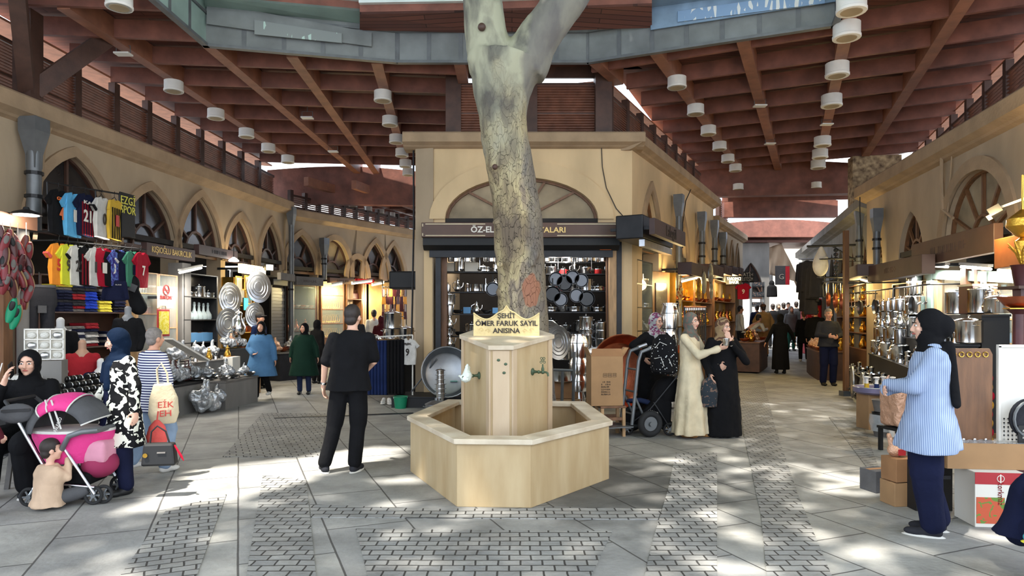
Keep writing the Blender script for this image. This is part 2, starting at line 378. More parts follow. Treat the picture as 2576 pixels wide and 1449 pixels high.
def fanlight(wl, c, hw, sp, pk, pt, glass='dark_glass', bars='wood_dark', dep=.16, z0=None, spokes=5, ring=True):
    WN[0] += 1; A = arch(c, hw-.005, sp, pk-.005, pt); z0 = sp if z0 is None else z0
    g = MB(); pts = [(c-hw+.005, z0)]+A+[(c+hw-.005, z0)] if z0 < sp-.01 else A
    g.poly([wl.P(s, z, dep) for s, z in pts], wl.n*.02)
    o = struct(g.build('window_%d' % WN[0], M[glass]))
    f = MB(); c0 = wl.P(c, z0+.02, dep-.03)
    for i in range(len(A)-1): f.bar(wl.P(*A[i], dep-.03), wl.P(*A[i+1], dep-.03), .07, .07, wl.n)
    f.bar(wl.P(c-hw, z0+.03, dep-.03), wl.P(c+hw, z0+.03, dep-.03), .07, .08, wl.n)
    rr = .42*(pk-z0)
    for i in range(1, spokes+1):
        t = PI*i/(spokes+1); q = None
        x, z = math.cos(t), math.sin(t)
        for j in range(len(A)-1, 0, -1):                 # where the spoke meets the arch
            (x0, y0), (x1, y1) = A[j], A[j-1]
            den = x*(y1-y0)-z*(x1-x0)
            if abs(den) > 1e-9:
                r = ((x0-c)*(y1-y0)-(y0-z0)*(x1-x0))/den; v = ((x0-c)*z-(y0-z0)*x)/den
                if r > 0 and -.001 <= v <= 1.001: q = r; break
        if q: f.bar(wl.P(c+x*rr*.75, z0+z*rr, dep-.03), wl.P(c+x*q, z0+z*q, dep-.03), .045, .05, wl.n)
    if ring:
        for i in range(8):
            a, b = PI*i/8, PI*(i+1)/8; f.bar(wl.P(c+math.cos(a)*rr*.75, z0+math.sin(a)*rr, dep-.03), wl.P(c+math.cos(b)*rr*.75, z0+math.sin(b)*rr, dep-.03), .05, .05, wl.n)
    f.build('window_frame', M[bars], o); return o
def cornice(wl, s0, s1, top, h=.3, pr=.22, m='plaster_trim', name='trim'):
    TN[0] += 1; mb = MB()
    pr_ = [(0.02, top-h*1.25), (-pr*.35, top-h*1.1), (-pr*.5, top-h), (-pr, top-h*.8), (-pr, top-h*.05), (-pr*.85, top+.02), (.3, top+.02), (.3, top-h*1.25)]
    mb.poly([wl.P(s0, z, d) for d, z in pr_], wl.u*(s1-s0)); return struct(mb.build('trim_%d' % TN[0], M[m]))
def louvers(wl, s0, s1, n, z0, z1, dep, slit=.22, slats=22, post=.16, tilt=-.017):
    """row of timber louvre windows on top of a wall with an open slit above"""
    stp = (s1-s0)/n
    for i in range(n):
        a, b = s0+stp*i, s0+stp*(i+1); WN[0] += 1
        o = bpy.data.objects.new('window_%d' % WN[0], None); C.objects.link(o); o['kind'] = 'structure'
        f = MB(); k = slats
        for j in range(k):
            z = z0+(z1-slit-z0)*(j+.5)/k; q = [(a+post/2, z+tilt, dep+.02), (b-post/2, z+tilt, dep+.02), (b-post/2, z, dep-.045), (a+post/2, z, dep-.045)]
            f.poly([wl.P(s, zz, d) for s, zz, d in q], (0, 0, .014))
        f.build('louver_slat_panel', M['wood_louver'], o)
        g = MB(); g.bar(wl.P(a, z0-.05, dep), wl.P(a, z1, dep), .13, post, wl.u); g.build('window_post', M['wood_dark'], o)
        g = MB(); g.bar(wl.P(a, z1-slit, dep), wl.P(b, z1-slit, dep), .08, .07, (0,0,1)); g.bar(wl.P(a, z0, dep), wl.P(b, z0, dep), .08, .08); g.bar(wl.P(a, (z0+z1-slit)/2, dep), wl.P(b, (z0+z1-slit)/2, dep), .06, .04); g.build('window_rail', M['wood_dark'], o)
def hood(wl, c, hw, sp, pk, pt):
    pass
# left street wall, nearer stretch with its five pointed bays
LW = Wall((-7.85, 6.0), (-6.43, 19.3), 4.9, -1)
LB = []
for px, pk, hw in ((185,4.28,.92),(378,4.1,.84),(505,4.28,.82),(605,4.06,.72),(682,4.2,.68)): LB.append((LW.s_at(px), hw, 2.95, pk, True))
LB.insert(0, (2.1, .8, 2.95, 4.2, True))
wall_build('wall_left', LW, LB)
for b in LB: moulding(LW, *b); fanlight(LW, *b, spokes=3, z0=2.95)
cornice(LW, 0, LW.L, 4.9)
# left street wall, farther stretch, turned a little to the east
L2 = Wall((-6.43, 19.3), (-1.63, 27.3), 4.72, -1)
L2B = []
for px, pk, hw, pt in ((758,4.03,.62,True),(842,4.0,.66,False),(899,3.5,.42,False),(945,4.1,.6,True),(990,4.1,.56,True)): L2B.append((L2.s_at(px), hw, 2.9, pk, pt))
wall_build('wall_left_far', L2, L2B)
for i, b in enumerate(L2B): moulding(L2, *b, m='plaster_trim'); fanlight(L2, *b, glass='dusty_glass' if i in (1, 2) else 'dark_glass', spokes=4)
cornice(L2, 0, L2.L, 4.72, .25, .18)
# building at the corner between the two streets: front, flank, hidden flank
CW = Wall((-1.858, 13.0), (2.31, 13.0), 5.12, -1)
CB = [(CW.s_at(1325), 1.8, 3.05, 3.1, False)]
fc = CW.s_at(1312)
mb = MB()
A = arch(fc, 1.47, 3.5, 4.3, False, 12)
o = [(0, 0), (.22, 0), (.22, 3.2), (fc-1.47, 3.2)]+A[:13]+[(fc, 5.12), (0, 5.12)]
mb.poly([CW.P(s, z) for s, z in o], CW.n*.35)
o = [(fc, 5.12)]+A[12:]+[(fc+1.47, 3.2), (CW.L-.25, 3.2), (CW.L-.25, 0), (CW.L, 0), (CW.L, 5.12)]
mb.poly([CW.P(s, z) for s, z in o], CW.n*.35)
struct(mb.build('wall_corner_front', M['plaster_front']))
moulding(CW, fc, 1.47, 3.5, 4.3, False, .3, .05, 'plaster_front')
fanlight(CW, fc, 1.46, 3.5, 4.3, False, glass='dusty_glass', bars='wood_brown', spokes=5, z0=3.45, ring=False)
cornice(CW, -.22, CW.L+.22, 5.12, .22, .2)
RW = Wall((2.31, 13.0), (5.98, 20.06), 5.12, -1)
RB = [(RW.s_at(1637), .62, 3.0, 4.29, True), (RW.s_at(1713), .62, 2.95, 4.1, True), (RW.s_at(1763), .62, 2.95, 4.14, True)]
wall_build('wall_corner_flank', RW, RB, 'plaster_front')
for b in RB: moulding(RW, *b); fanlight(RW, *b, glass='dusty_glass' if b is RB[0] else 'dark_glass', bars='wood_brown')
cornice(RW, -.1, RW.L, 5.12, .24, .22)
R3 = Wall((5.98, 20.06), (8.5, 24.9), 4.62, -1)
R3B = [(R3.s_at(px), .5, 2.95, 4.1, True) for px in (1797, 1817, 1838, 1856)]
R3B = [(.75+1.15*i, .42, 2.95, 4.12, True) for i in range(4)]
wall_build('wall_corner_flank_far', R3, R3B)
for b in R3B: moulding(R3, *b, wd=.1); fanlight(R3, *b)
cornice(R3, 0, R3.L, 4.62, .22, .18)
CL = Wall((-1.5, 17.0), (-1.858, 13.0), 5.12, -1); wall_build('wall_corner_hidden_flank', CL, [])
# end wall that narrows the right street
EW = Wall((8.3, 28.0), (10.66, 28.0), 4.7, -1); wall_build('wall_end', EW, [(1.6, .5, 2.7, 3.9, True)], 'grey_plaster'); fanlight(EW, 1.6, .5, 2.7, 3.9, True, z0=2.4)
# right side
R1 = Wall((6.5, 6.0), (8.4, 16.0), 4.7, 1)
R1B = [(R1.s_at(2290), .62, 2.75, 3.72, True), (R1.s_at(2208), .3, 2.75, 3.55, True), (R1.s_at(2452), 1.1, 2.9, 3.95, True)]
wall_build('wall_right', R1, R1B)
moulding(R1, *R1B[2], wd=.2); 
for b in R1B: fanlight(R1, *b, glass='dusty_glass' if b[1] > 1 else 'dark_glass', bars='wood_brown', z0=2.75)
cornice(R1, 0, R1.L+.15, 4.7, .3, .24)
R2 = Wall((8.6, 16.1), (12.9, 30.0), 4.5, 1)
R2B = [(1.2+1.7*i, .5, 2.8, 3.7, True) for i in range(7)]
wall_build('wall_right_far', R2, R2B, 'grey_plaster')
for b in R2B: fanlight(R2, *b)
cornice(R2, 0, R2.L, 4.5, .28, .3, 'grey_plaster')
mb = MB(); mb.poly([R1.P(10.18, 0), R1.P(10.18, 4.7), R2.P(0, 4.7, .1), R2.P(0, 0, .1)], (.3, .05, 0)); struct(mb.build('wall_right_return', M['grey_plaster']))
mb = MB(); mb.box((10.35, 19.3, 5.35), (1.3, .4, 1.7), rz=math.radians(-8)); struct(mb.build('wall_stone_pier', mat('rubble', (190,164,126), .95, col2=(90,70,52), scale=7, bump=.9, bscale=10)))
# building backs, shop floors' ceilings and flat roofs behind the parapets
for nm, wl, dp, tp in (('left', LW, 2.6, 3.1), ('left_far', L2, 2.4, 3.0), ('corner', CW, 3.0, 3.42), ('corner_flank', RW, 2.2, 3.0), ('corner_flank_far', R3, 1.6, 3.0), ('right', R1, 2.4, 2.85), ('right_far', R2, 1.6, 2.85)):
    s0, s1 = (2.6, wl.L) if nm == 'corner_flank' else (0, wl.L+1.6) if nm == 'left' else (0, wl.L)
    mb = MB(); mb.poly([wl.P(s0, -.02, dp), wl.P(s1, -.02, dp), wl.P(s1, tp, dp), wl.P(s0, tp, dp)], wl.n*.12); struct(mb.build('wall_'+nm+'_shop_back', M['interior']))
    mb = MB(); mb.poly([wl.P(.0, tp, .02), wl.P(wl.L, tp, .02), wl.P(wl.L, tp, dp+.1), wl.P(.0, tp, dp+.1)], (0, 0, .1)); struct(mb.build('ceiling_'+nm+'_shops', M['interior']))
    ex = 2.6 if 'corner' in nm else 5
    mb = MB(); mb.poly([wl.P(.0, wl.top-.45, .33), wl.P(wl.L, wl.top-.45, .33), wl.P(wl.L, wl.top-.45, ex), wl.P(.0, wl.top-.45, ex)], (0, 0, .15)); struct(mb.build('ceiling_'+nm+'_terrace', M['grey_plaster']))
# ---------------------------------------------------------------- the timber roof
ZR = 6.2
def plank_mat():
    def b(n, p):
        L = n.links.new; t = n.nodes.new('ShaderNodeTexCoord'); br = n.nodes.new('ShaderNodeTexBrick'); L(t.outputs['Object'], br.inputs['Vector'])
        br.inputs['Scale'].default_value = 1; br.inputs['Brick Width'].default_value = 3.0; br.inputs['Row Height'].default_value = .12; br.inputs['Mortar Size'].default_value = .006
        br.inputs['Color1'].default_value = rgb(112,70,58); br.inputs['Color2'].default_value = rgb(92,58,50); br.inputs['Mortar'].default_value = rgb(30,16,14)
        L(br.outputs['Color'], p.inputs['Base Color']); p.inputs['Roughness'].default_value = .6
    return ramp_mat('planks', b)
plank_mat()
def roof_slab(name, pts, z=ZR+.34, th=.14):
    mb = MB(); mb.poly([Vector((x, y, z)) for x, y in pts], (0, 0, th)); return struct(mb.build(name, M['planks']))
RING = [(-5.2,11.4), (-2.06,12.16), (1.37,12.16), (5.12,10.6), (4.75,9.4), (4.7,0.0), (3.0,-3.0), (-3.0,-3.0), (-5.35,1.0)]
cl = roof_slab('ceiling_left', [(-8.4,1), (-5.35,1), (-5.2,11.4), (-2.06,12.16), (-1.0,13.2), (-1.0,21.3), (-8.3,21.3)])
cc = roof_slab('ceiling_middle', [(-2.06,12.16), (1.37,12.16), (2.6,13.4), (2.0,13.45), (-1.0,13.45)])
cr = roof_slab('ceiling_right', [(1.37,12.16), (5.12,10.6), (4.75,9.4), (4.7,0), (5.0,0), (6.55,4.5), (11.95,19.9), (11.6,20.6), (5.4,21.4), (2.0,13.4)])
def rafter(par, a, b, wd=.2, h=.34, z=ZR-.02):
    mb = MB(); mb.bar((a[0], a[1], z+h/2), (b[0], b[1], z+h/2), wd, h); return mb.build('rafter', M['wood_beam'], par)
def pix_raf(par, p, q, **k):
    a, b = flat(*p, ZR), flat(*q, ZR); e = clip_out((b.x, b.y), (a.x, a.y), RING); return rafter(par, e, (b.x, b.y), **k)
pix_raf(cl, (160,20), (735,400)); pix_raf(cl, (388,0), (905,440)); pix_raf(cl, (735,142), (950,440)); pix_raf(cl, (948,158), (1025,432))
pix_raf(cr, (1643,125), (1862,428)); pix_raf(cr, (1866,92), (1958,430)); pix_raf(cr, (2152,-30), (2056,430)); pix_raf(cr, (2470,-60), (2152,430))
rafter(cc, (-.95,12.2), (-.95,13.2)); rafter(cc, (1.5,12.2), (2.1,13.3))
def purlin(par, a, b, h=.3, wd=.07):
    mb = MB(); mb.bar((a[0], a[1], ZR+h/2), (b[0], b[1], ZR+h/2), wd, h); return mb.build('purlin', M['wood_roof'], par)
for i in range(18):
    y = 2.0+1.12*i; xl = -8.3+.0586*(y-4.6)-.03; a = (xl, y); e = (-1.05, y+.1*(-1.05-xl)); e = clip_out(a, e, RING)
    if y < 20.3: purlin(cl, a, e)
for i in range(22):
    yr = -1.5+1.12*i; xr = 6.2+(yr-4.5)*.351+.05; k = .45; far = (1.0, yr+(xr-1.0)*k); st = (xr, yr); xe = 1.0
    if yr > 19.6 or xr < 4.8: continue
    e = clip_out(st, far, RING); W_ = [(1.2,12.4), (2.2,13.4), (5.6,20.9), (-2,21), (-2,12.4)]; e = clip_out(st, e, W_); purlin(cr, e, st)
# bracing plates where purlins meet rafters are tiny; the visible diagonal braces at the near left post are not
lb = thing('timber_post', 'dark timber post with two diagonal braces above the drainpipe on the near wall', 'post', (0,0,0))
pt = flat(75, 60, 6.15); base = LW.P(LW.s_at(78), 4.95, .05)
mb = MB(); mb.bar(base, (base.x, base.y, 6.3), .28, .28); mb.build('upright', M['wood_dark'], lb)
top = Vector((base.x, base.y, 6.2))
mb = MB(); mb.bar(base+Vector((.02,.05,.15)), base+Vector((.6,1.0,1.35)), .2, .26); mb.build('brace', M['wood_dark'], lb)
mb = MB(); mb.bar(base+Vector((.02,-.05,.15)), base+Vector((.55,-1.0,1.35)), .2, .26); mb.build('brace', M['wood_dark'], lb)
# big cross beams over the streets
def cross(a, b, z0, z1, wd=.3, name='ceiling_beam', m='wood_roof'):
    mb = MB(); n = 14; a = Vector((a[0], a[1], 0)); b = Vector((b[0], b[1], 0)); up = []; lo = []
    for i in range(n+1):
        t = i/n; p = a.lerp(b, t); up.append(p+Vector((0, 0, z1+.16*math.sin(PI*t)))); lo.append(p+Vector((0, 0, z0)))
    d = (b-a).normalized(); off = Vector((-d.y, d.x, 0))*wd
    for i in range(n): mb.poly([lo[i], lo[i+1], up[i+1], up[i]], off)
    return struct(mb.build(name, M[m]))
def pxb(p, q, Y0, Y1): return at(*p, Y0), at(*q, Y1)
a, b = pxb((1750,430), (2184,430), 21.3, 20.6); cross((a.x, a.y), (b.x, b.y), 5.42, 6.3)
a, b = pxb((1822,500), (2108,500), 24.2, 24.2); cross((a.x, a.y), (b.x, b.y), 5.22, 5.82)
a, b = pxb((1822,560), (2112,560), 27.5, 27.5); cross((a.x, a.y), (b.x, b.y), 4.9, 5.45)
a, b = pxb((672,460), (1080,460), 21.2, 21.6); cross((a.x, a.y), (b.x, b.y), 5.2, 6.24, m='wood_roof')
# second, lower stretches of roof
z2 = 5.55
s2 = roof_slab('ceiling_left_far', [(-7.4,21.4), (-.6,22), (1.0,31), (-4.0,31)], z2+.25)
for p, q in (((890,475),(1130,560)),((770,467),(1045,545))):
    a, b = flat(*p, z2), flat(*q, z2); mb = MB(); mb.bar((a.x,a.y,z2+.13), (b.x,b.y,z2+.13), .16, .26); mb.build('rafter', M['wood_beam'], s2)
for i in range(8):
    mb = MB(); y = 22.2+1.05*i; mb.bar((-7.2+.3*i, y, z2+.13), (-.2+.1*i, y+.5, z2+.13), .07, .26); mb.build('purlin', M['wood_roof'], s2)
s3 = roof_slab('ceiling_right_far', [(6.0,21.5), (11.9,20.7), (12.9,24.0), (7.9,24.2)], 5.95)
for i in range(3):
    mb = MB(); mb.bar((6.5+.45*i, 22.2+.8*i, 5.82), (12.2+.2*i, 21.6+.8*i, 5.82), .07, .26); mb.build('purlin', M['wood_roof'], s3)
s4 = roof_slab('ceiling_right_farther', [(7.6,27.8), (13.6,27.8), (14.6,33.0), (9.0,33.0)], 5.2)
for i in range(3):
    mb = MB(); mb.bar((8.0, 28.6+1.3*i, 5.1), (14, 28.6+1.3*i, 5.1), .07, .2); mb.build('purlin', M['wood_roof'], s4)
# low roof over the passage mouth
roof_slab('ceiling_passage', [(8.3,27.9), (13.0,27.9), (13.6,30.4), (9.2,30.4)], 4.72, .1)
# louvre windows on the wall tops
def lw_line(p, q, z=ZR):
    a, b = flat(*p, z), flat(*q, z); return (a.x, a.y), (b.x, b.y)
W1 = Wall((-8.3, 4.6), (-7.35, 20.8), 0, -1); louvers(W1, 0, W1.L, 15, 4.85, ZR-.01, 0, .24)
def eave(wl, z=6.27, w_=.7):
    mb = MB(); mb.poly([wl.P(0, z, .03), wl.P(wl.L, z, .03), wl.P(wl.L, z+.05, w_), wl.P(0, z+.05, w_)], (0,0,.04)); struct(mb.build('ceiling_eave', mat('eave_wood', (186,128,100), .7, var=.2)))
eave(W1)
W2 = Wall((-6.75, 20.6), (-3.2, 27.4), 0, -1); louvers(W2, 0, W2.L, 13, 4.62, 5.5, 0, .16, 12, .12)
W3 = Wall((6.2, 4.5), (11.5, 19.6), 0, 1); louvers(W3, 0, W3.L, 14, 4.5, ZR-.01, 0, .24)
W4 = Wall((1.92, 13.36), (5.75, 20.7), 0, -1); louvers(W4, .0, W4.L, 8, 4.9, ZR-.01, 0, .2)
eave(W3); eave(W4)
W5 = Wall((-1.15, 13.3), (1.84, 13.3), 0, -1); louvers(W5, 0, W5.L, 2, 5.05, ZR+.12, 0, .14, 22, .3, -.03)
mb = MB(); mb.box((.3,13.3,6.45), (3.2,.06,.26)); struct(mb.build('trim_board', M['wood_dark']))
mb = MB(); mb.bar((1.78,13.27,5.0), (1.78,13.27,6.5), .32, .36); struct(mb.build('trim_post', M['wood_dark']))
mb = MB(); mb.poly([Vector((-1.1,13.4,4.6)), Vector((-1.0,21.2,4.6)), Vector((-1.0,21.2,6.5)), Vector((-1.1,13.4,6.5))], (.1,0,0)); struct(mb.build('wall_corner_hidden_gable', M['wood_dark']))
W6 = Wall((7.3, 24.0), (8.4, 26.4), 0, -1); louvers(W6, 0, W6.L, 3, 4.6, 5.9, 0, .1, 16, .1)
# ring of sheet-metal fascia round the opening over the court
RZ0, RZ1 = ZR-.02, 6.72
for i, (p, q, m) in enumerate(((8,0,'metal_panel_green'),(0,1,'metal_panel'),(1,2,'metal_panel'),(2,3,'metal_panel'),(3,4,'grey_metal'),(4,5,'grey_metal'),(5,6,'metal_panel'),(6,7,'metal_panel'),(7,8,'metal_panel'))):
    a = Vector((*RING[p], 0)); b = Vector((*RING[q], 0)); d = (b-a); L_ = d.length; d.normalize(); n_ = Vector((-d.y, d.x, 0)); a -= n_*.06; b -= n_*.06
    mb = MB(); mb.poly([a+Vector((0,0,RZ0)), b+Vector((0,0,RZ0)), b+Vector((0,0,RZ1)), a+Vector((0,0,RZ1))], n_*.05); o = struct(mb.build('trim_ring_panel', M[m]))
    g = MB(); k = max(1, round(L_/.62))
    for j in range(k+1): g.bar(a+d*(L_*j/k)+Vector((0,0,RZ0)), a+d*(L_*j/k)+Vector((0,0,RZ1)), .02, .07, d)
    g.bar(a+Vector((0,0,RZ0)), b+Vector((0,0,RZ0)), .1, .05); g.bar(a+Vector((0,0,RZ1)), b+Vector((0,0,RZ1)), .06, .04)
    g.build('seam', M['grey_metal'], o)
    mb = MB(); mb.poly([a+n_*-.0+Vector((0,0,RZ1)), b+Vector((0,0,RZ1)), b+Vector((0,0,RZ1+.42)), a+Vector((0,0,RZ1+.42))], n_*.05); mb.build('upper_band', M[m], o)
def sheet(pix, Y, m, th, name='trim_sheet', lab=None):
    """flat sheet hung on the ring, corners given by where they show"""
    p = [at(x, y, yy) for (x, y), yy in zip(pix, Y)]; mb = MB(); mb.poly(p, (0, th, 0)); return struct(mb.build(name, M[m]))
def ringY(px, off):
    for i in (0, 1, 2):
        a, b = Vector(RING[i]), Vector(RING[i+1]); k = (px-CX)/F; dn = (b.x-a.x)-k*(b.y-a.y)
        t = (k*a.y-a.x)/dn
        if -.02 <= t <= 1.05: return a.y+(b.y-a.y)*t-off
    return 11.5-off
def rsheet(pix, m, off, name='trim_sheet', th=.03): return sheet(pix, [ringY(x, off) for x, _ in pix], m, th, name)
def peel(lo, c0, c1, seed):
    def b(n, p):
        L = n.links.new; t = n.nodes.new('ShaderNodeTexCoord'); mp = n.nodes.new('ShaderNodeMapping'); mp.inputs['Scale'].default_value = (5, 5, 1.6); mp.inputs['Location'].default_value = (seed, 0, 0); L(t.outputs['Object'], mp.inputs['Vector'])
        v = n.nodes.new('ShaderNodeTexVoronoi'); v.feature = 'DISTANCE_TO_EDGE'; v.inputs['Scale'].default_value = 2.2; L(mp.outputs['Vector'], v.inputs['Vector'])
        q = n.nodes.new('ShaderNodeTexNoise'); q.inputs['Scale'].default_value = 1.1; L(mp.outputs['Vector'], q.inputs['Vector'])
        mu = n.nodes.new('ShaderNodeMath'); mu.operation = 'MULTIPLY'; L(v.outputs['Distance'], mu.inputs[0]); L(q.outputs['Fac'], mu.inputs[1])
        r = n.nodes.new('ShaderNodeValToRGB'); r.color_ramp.interpolation = 'CONSTANT'; r.color_ramp.elements[0].color = rgb(*c0); r.color_ramp.elements[1].position = lo; r.color_ramp.elements[1].color = rgb(*c1); L(mu.outputs[0], r.inputs['Fac'])
        L(r.outputs['Color'], p.inputs['Base Color']); p.inputs['Roughness'].default_value = .6
    return b
ramp_mat('peel_green', peel(.17, (128,134,132), (172,196,186), 0)); ramp_mat('peel_blue', peel(.11, (128,158,190), (216,220,216), 4))
rsheet([(520,60),(935,117),(935,82),(520,5)], 'metal_panel', .12)
mb = MB(); 
rsheet([(640,86),(860,108),(860,84),(640,50)], 'peel_green', .15, th=.02)
rsheet([(1637,75),(2105,3),(2105,-50),(1637,15)], 'metal_panel_blue', .12)
rsheet([(1705,55),(2075,8),(2075,-25),(1705,28)], 'peel_blue', .15, th=.02)
# plank soffits that project over the opening, with their gutters
def soffit(x0, x1, y0, y1, px_in, px_out, m='planks', yo=.55):
    Yi0, Yi1 = ringY(x0, .05), ringY(x1, .05)
    a, b = at(x0, px_in[0], Yi0), at(x1, px_in[1], Yi1); c, d = at(x1, px_out[1], Yi1-yo), at(x0, px_out[0], Yi0-yo)
    mb = MB(); mb.poly([a, b, c, d], (0, 0, .04)); struct(mb.build('ceiling_soffit', M[m]))
    mb = MB(); mb.poly([d, c, c+Vector((0,0,.16)), d+Vector((0,0,.16))], (0, .03, 0)); struct(mb.build('trim_fascia_board', M['wood_roof']))
    mb = MB(); mb.poly([d+Vector((0,-.08,.16)), c+Vector((0,-.08,.16)), c+Vector((0,-.08,.3)), d+Vector((0,-.08,.3))], (0, .12, 0)); struct(mb.build('trim_gutter', M['pale_sheet']))
soffit(905, 1240, 0, 0, (76,84), (36,30)); soffit(1190, 1640, 0, 0, (84,70), (30,14))
soffit(515, 930, 0, 0, (20,62), (-6,30), 'metal_panel_green', .4)
soffit(1625, 2110, 0, 0, (26,-40), (0,-70), 'metal_panel_blue', .4)
# outside, seen through the slits and the passage mouth
mat('outside_wall', (226,216,196), .9, var=.08, scale=.6)
mb = MB(); mb.box((17, 46, 3.4), (22, .6, 6.6)); struct(mb.build('wall_outside_house', M['outside_wall']))
mb = MB(); mb.box((17, 45.6, 7.0), (22, 1.6, .4)); struct(mb.build('trim_outside_eave', M['wood_roof']))
for i in range(5):
    WN[0] += 1; mb = MB(); mb.box((11+3*i, 45.65, 4.6), (1.2, .1, 1.5)); struct(mb.build('window_%d' % WN[0], M['dark_glass']))
# drain pipes with hoppers
def downpipe(wl, px, zt, zb, lab, r=.075):
    t = thing('drainpipe', lab, 'drainpipe', wl.P(wl.s_at(px), 0, -r*2.2))
    mb = MB(); mb.tube([(0,0,zb), (0,0,zt-.5)], r, 10); mb.build('pipe', M['grey_metal'], t, True)
    mb = MB(); mb.lathe([(r*1.05, zt-.75), (r*1.1, zt-.55), (r*2.0, zt-.2), (r*2.0, zt)], 4, R=Matrix.Rotation(wl.ang+PI/4, 3, 'Z')); mb.build('hopper', M['grey_metal'], t)
    for z in (zb+.5, (zb+zt)/2): mb = MB(); mb.lathe([(r*1.25, z), (r*1.25, z+.05)], 10); mb.build('bracket', M['dark_metal'], t)
    return t
downpipe(LW, 52, 4.6, 2.9, 'wide grey drainpipe with hopper above the hanging shoes', .1)
downpipe(LW, 719, 4.75, .02, 'slim dark drainpipe at the bend of the arcade wall')
downpipe(L2, 806, 4.0, 2.7, 'short dark drainpipe between the shuttered shop and the gold window')
downpipe(RW, 1690, 4.45, .02, 'dark drainpipe beside the corner shop side door')
downpipe(RW, 1750, 4.4, 2.7, 'second dark drainpipe along the corner building flank')
downpipe(RW, 1783, 4.4, 2.7, 'third dark drainpipe along the corner building flank')
downpipe(R3, 1805, 4.2, 2.7, 'farthest drainpipe beyond the roof step of the corner flank')
downpipe(R1, 2226, 4.0, 2.6, 'drainpipe with hopper between the two blue-black arches')
downpipe(R2, 2180, 4.4, 2.6, 'drainpipe at the start of the grey stone wall')
# cables running down the plaster
def cable(lab, pts, r=.014, m='grey_metal'):
    mb = MB(); mb.tube(pts, r, 6); return tag(mb.build('cable', M[m], None, True), lab, 'cable')
cable('thick pale cable hanging down the near wall beside the wide drainpipe', [LW.P(LW.s_at(118), 4.7, -.08), LW.P(LW.s_at(100), 4.2, -.06), LW.P(LW.s_at(92), 3.4, -.05), LW.P(LW.s_at(80), 2.8, -.05)], .03, 'plaster_trim')
cable('thin black crack-like cable down the corner building front', [CW.P(CW.s_at(1512), 5.0, -.03), CW.P(CW.s_at(1515), 4.5, -.02), CW.P(CW.s_at(1525), 4.1, -.02), CW.P(CW.s_at(1550), 3.7, -.02), CW.P(CW.s_at(1580), 3.45, -.02)], .008, 'black')
cable('pair of grey cables looping down the plaster by the arch with the lamp', [R1.P(R1.s_at(2385), 4.5, -.1), R1.P(R1.s_at(2378), 4.0, -.06), R1.P(R1.s_at(2380), 3.5, -.05), R1.P(R1.s_at(2405), 3.3, -.05)], .03, 'plaster_trim')
cable('thin grey cable beside the thicker pair on the plaster wall', [R1.P(R1.s_at(2404), 4.5, -.05), R1.P(R1.s_at(2396), 3.9, -.04), R1.P(R1.s_at(2390), 3.4, -.04)], .012, 'plaster_trim')
cable('black cable dangling at the end of the plastered wall', [R1.P(10.0, 4.6, -.2), R1.P(10.02, 4.2, -.2), R1.P(9.9, 3.2, -.2), R1.P(9.95, 2.6, -.2)], .012, 'black')
cable('dark cable down the flank of the corner building past the drainpipe', [RW.P(RW.s_at(1735), 5.0, -.08), RW.P(RW.s_at(1720), 4.5, -.05), RW.P(RW.s_at(1712), 3.9, -.05), RW.P(RW.s_at(1712), 3.3, -.05)], .012, 'black')
# ---------------------------------------------------------------- drum lamps and other things under the roof
dl = thing('drum_lamp', 'x', 'ceiling lamp', (0,0,0))
mb = MB(); mb.lathe([(.16, -.2), (.175, -.19), (.175, 0), (.16, .005)], 20); mb.lathe([(.175,-.2),(.182,-.19),(.182,-.165),(.175,-.16)], 20); mb.build('drum', M['white_paint'], dl, True)
mb = MB(); mb.lathe([(.12,-.205),(.13,-.2)], 16); mb.build('diffuser', M['dusty_glass'], dl)
mb = MB(); mb.tube([(0,0,0),(0,0,.02)], .05, 8); mb.build('mount', M['grey_metal'], dl)
rows = [('along the outer rafter over the near arcade', ((300,-15),(437,205),(543,276),(620,325),(675,363),(724,392)), ZR-.02, 1.0),
        ('along the rafter beside the corner building, left street side', ((963,230),(981,294),(997,340),(1011,375),(1020,403),(1027,425)), ZR-.02, 1.0),
        ('along the rafter nearest the corner building, right street side', ((1703,195),(1750,265),(1782,318),(1810,358),(1831,390),(1850,414)), ZR-.02, 1.0),
        ('along the rafter in the middle of the right street', ((2142,-10),(2130,60),(2106,160),(2092,240),(2069,345),(2063,377),(2058,404)), ZR-.02, 1.15),
        ('beneath the lower roof in the left street', ((838,494),(888,509),(926,520),(957,527),(985,535)), 5.52, .8),
        ('beneath the second roof of the right street', ((1857,463),(1868,477),(2053,459),(2049,476)), 5.78, .9)]
for where, pts, z, sc in rows:
    for i, p in enumerate(pts):
        q = flat(p[0], p[1], z); put(dl, q, 0, '%s white drum lamp %s' % (ORD[i], where), 'white drum lamps under the roof', sc)
fl = thing('floodlight', 'x', 'floodlight', (0,0,0))
mb = MB(); mb.box((0,0,-.12), (.26,.16,.03)); mb.build('housing', M['white_paint'], fl, bevel=.006)
mb = MB(); mb.tube([(-.12,0,-.11),(-.12,0,.02),(0,0,.02),(0,0,.35),(0,0,.02),(.12,0,.02),(.12,0,-.11)], .008, 6); mb.build('bracket', M['grey_metal'], fl)
for i, (p, l) in enumerate((((310,118),'flat floodlight on the rafter near the timber post'), ((773,283),'flat floodlight under the purlins in mid left street'), ((838,370),'second flat floodlight farther up the left street'), ((1912,252),'flat floodlight cabled to a drum lamp'), ((2080,300),'flat floodlight just behind a big drum lamp'), ((1937,350),'small flat floodlight on the second rafter of the right street'))):
    put(fl, flat(p[0], p[1], ZR), 0, l, 'flat floodlights under the roof')
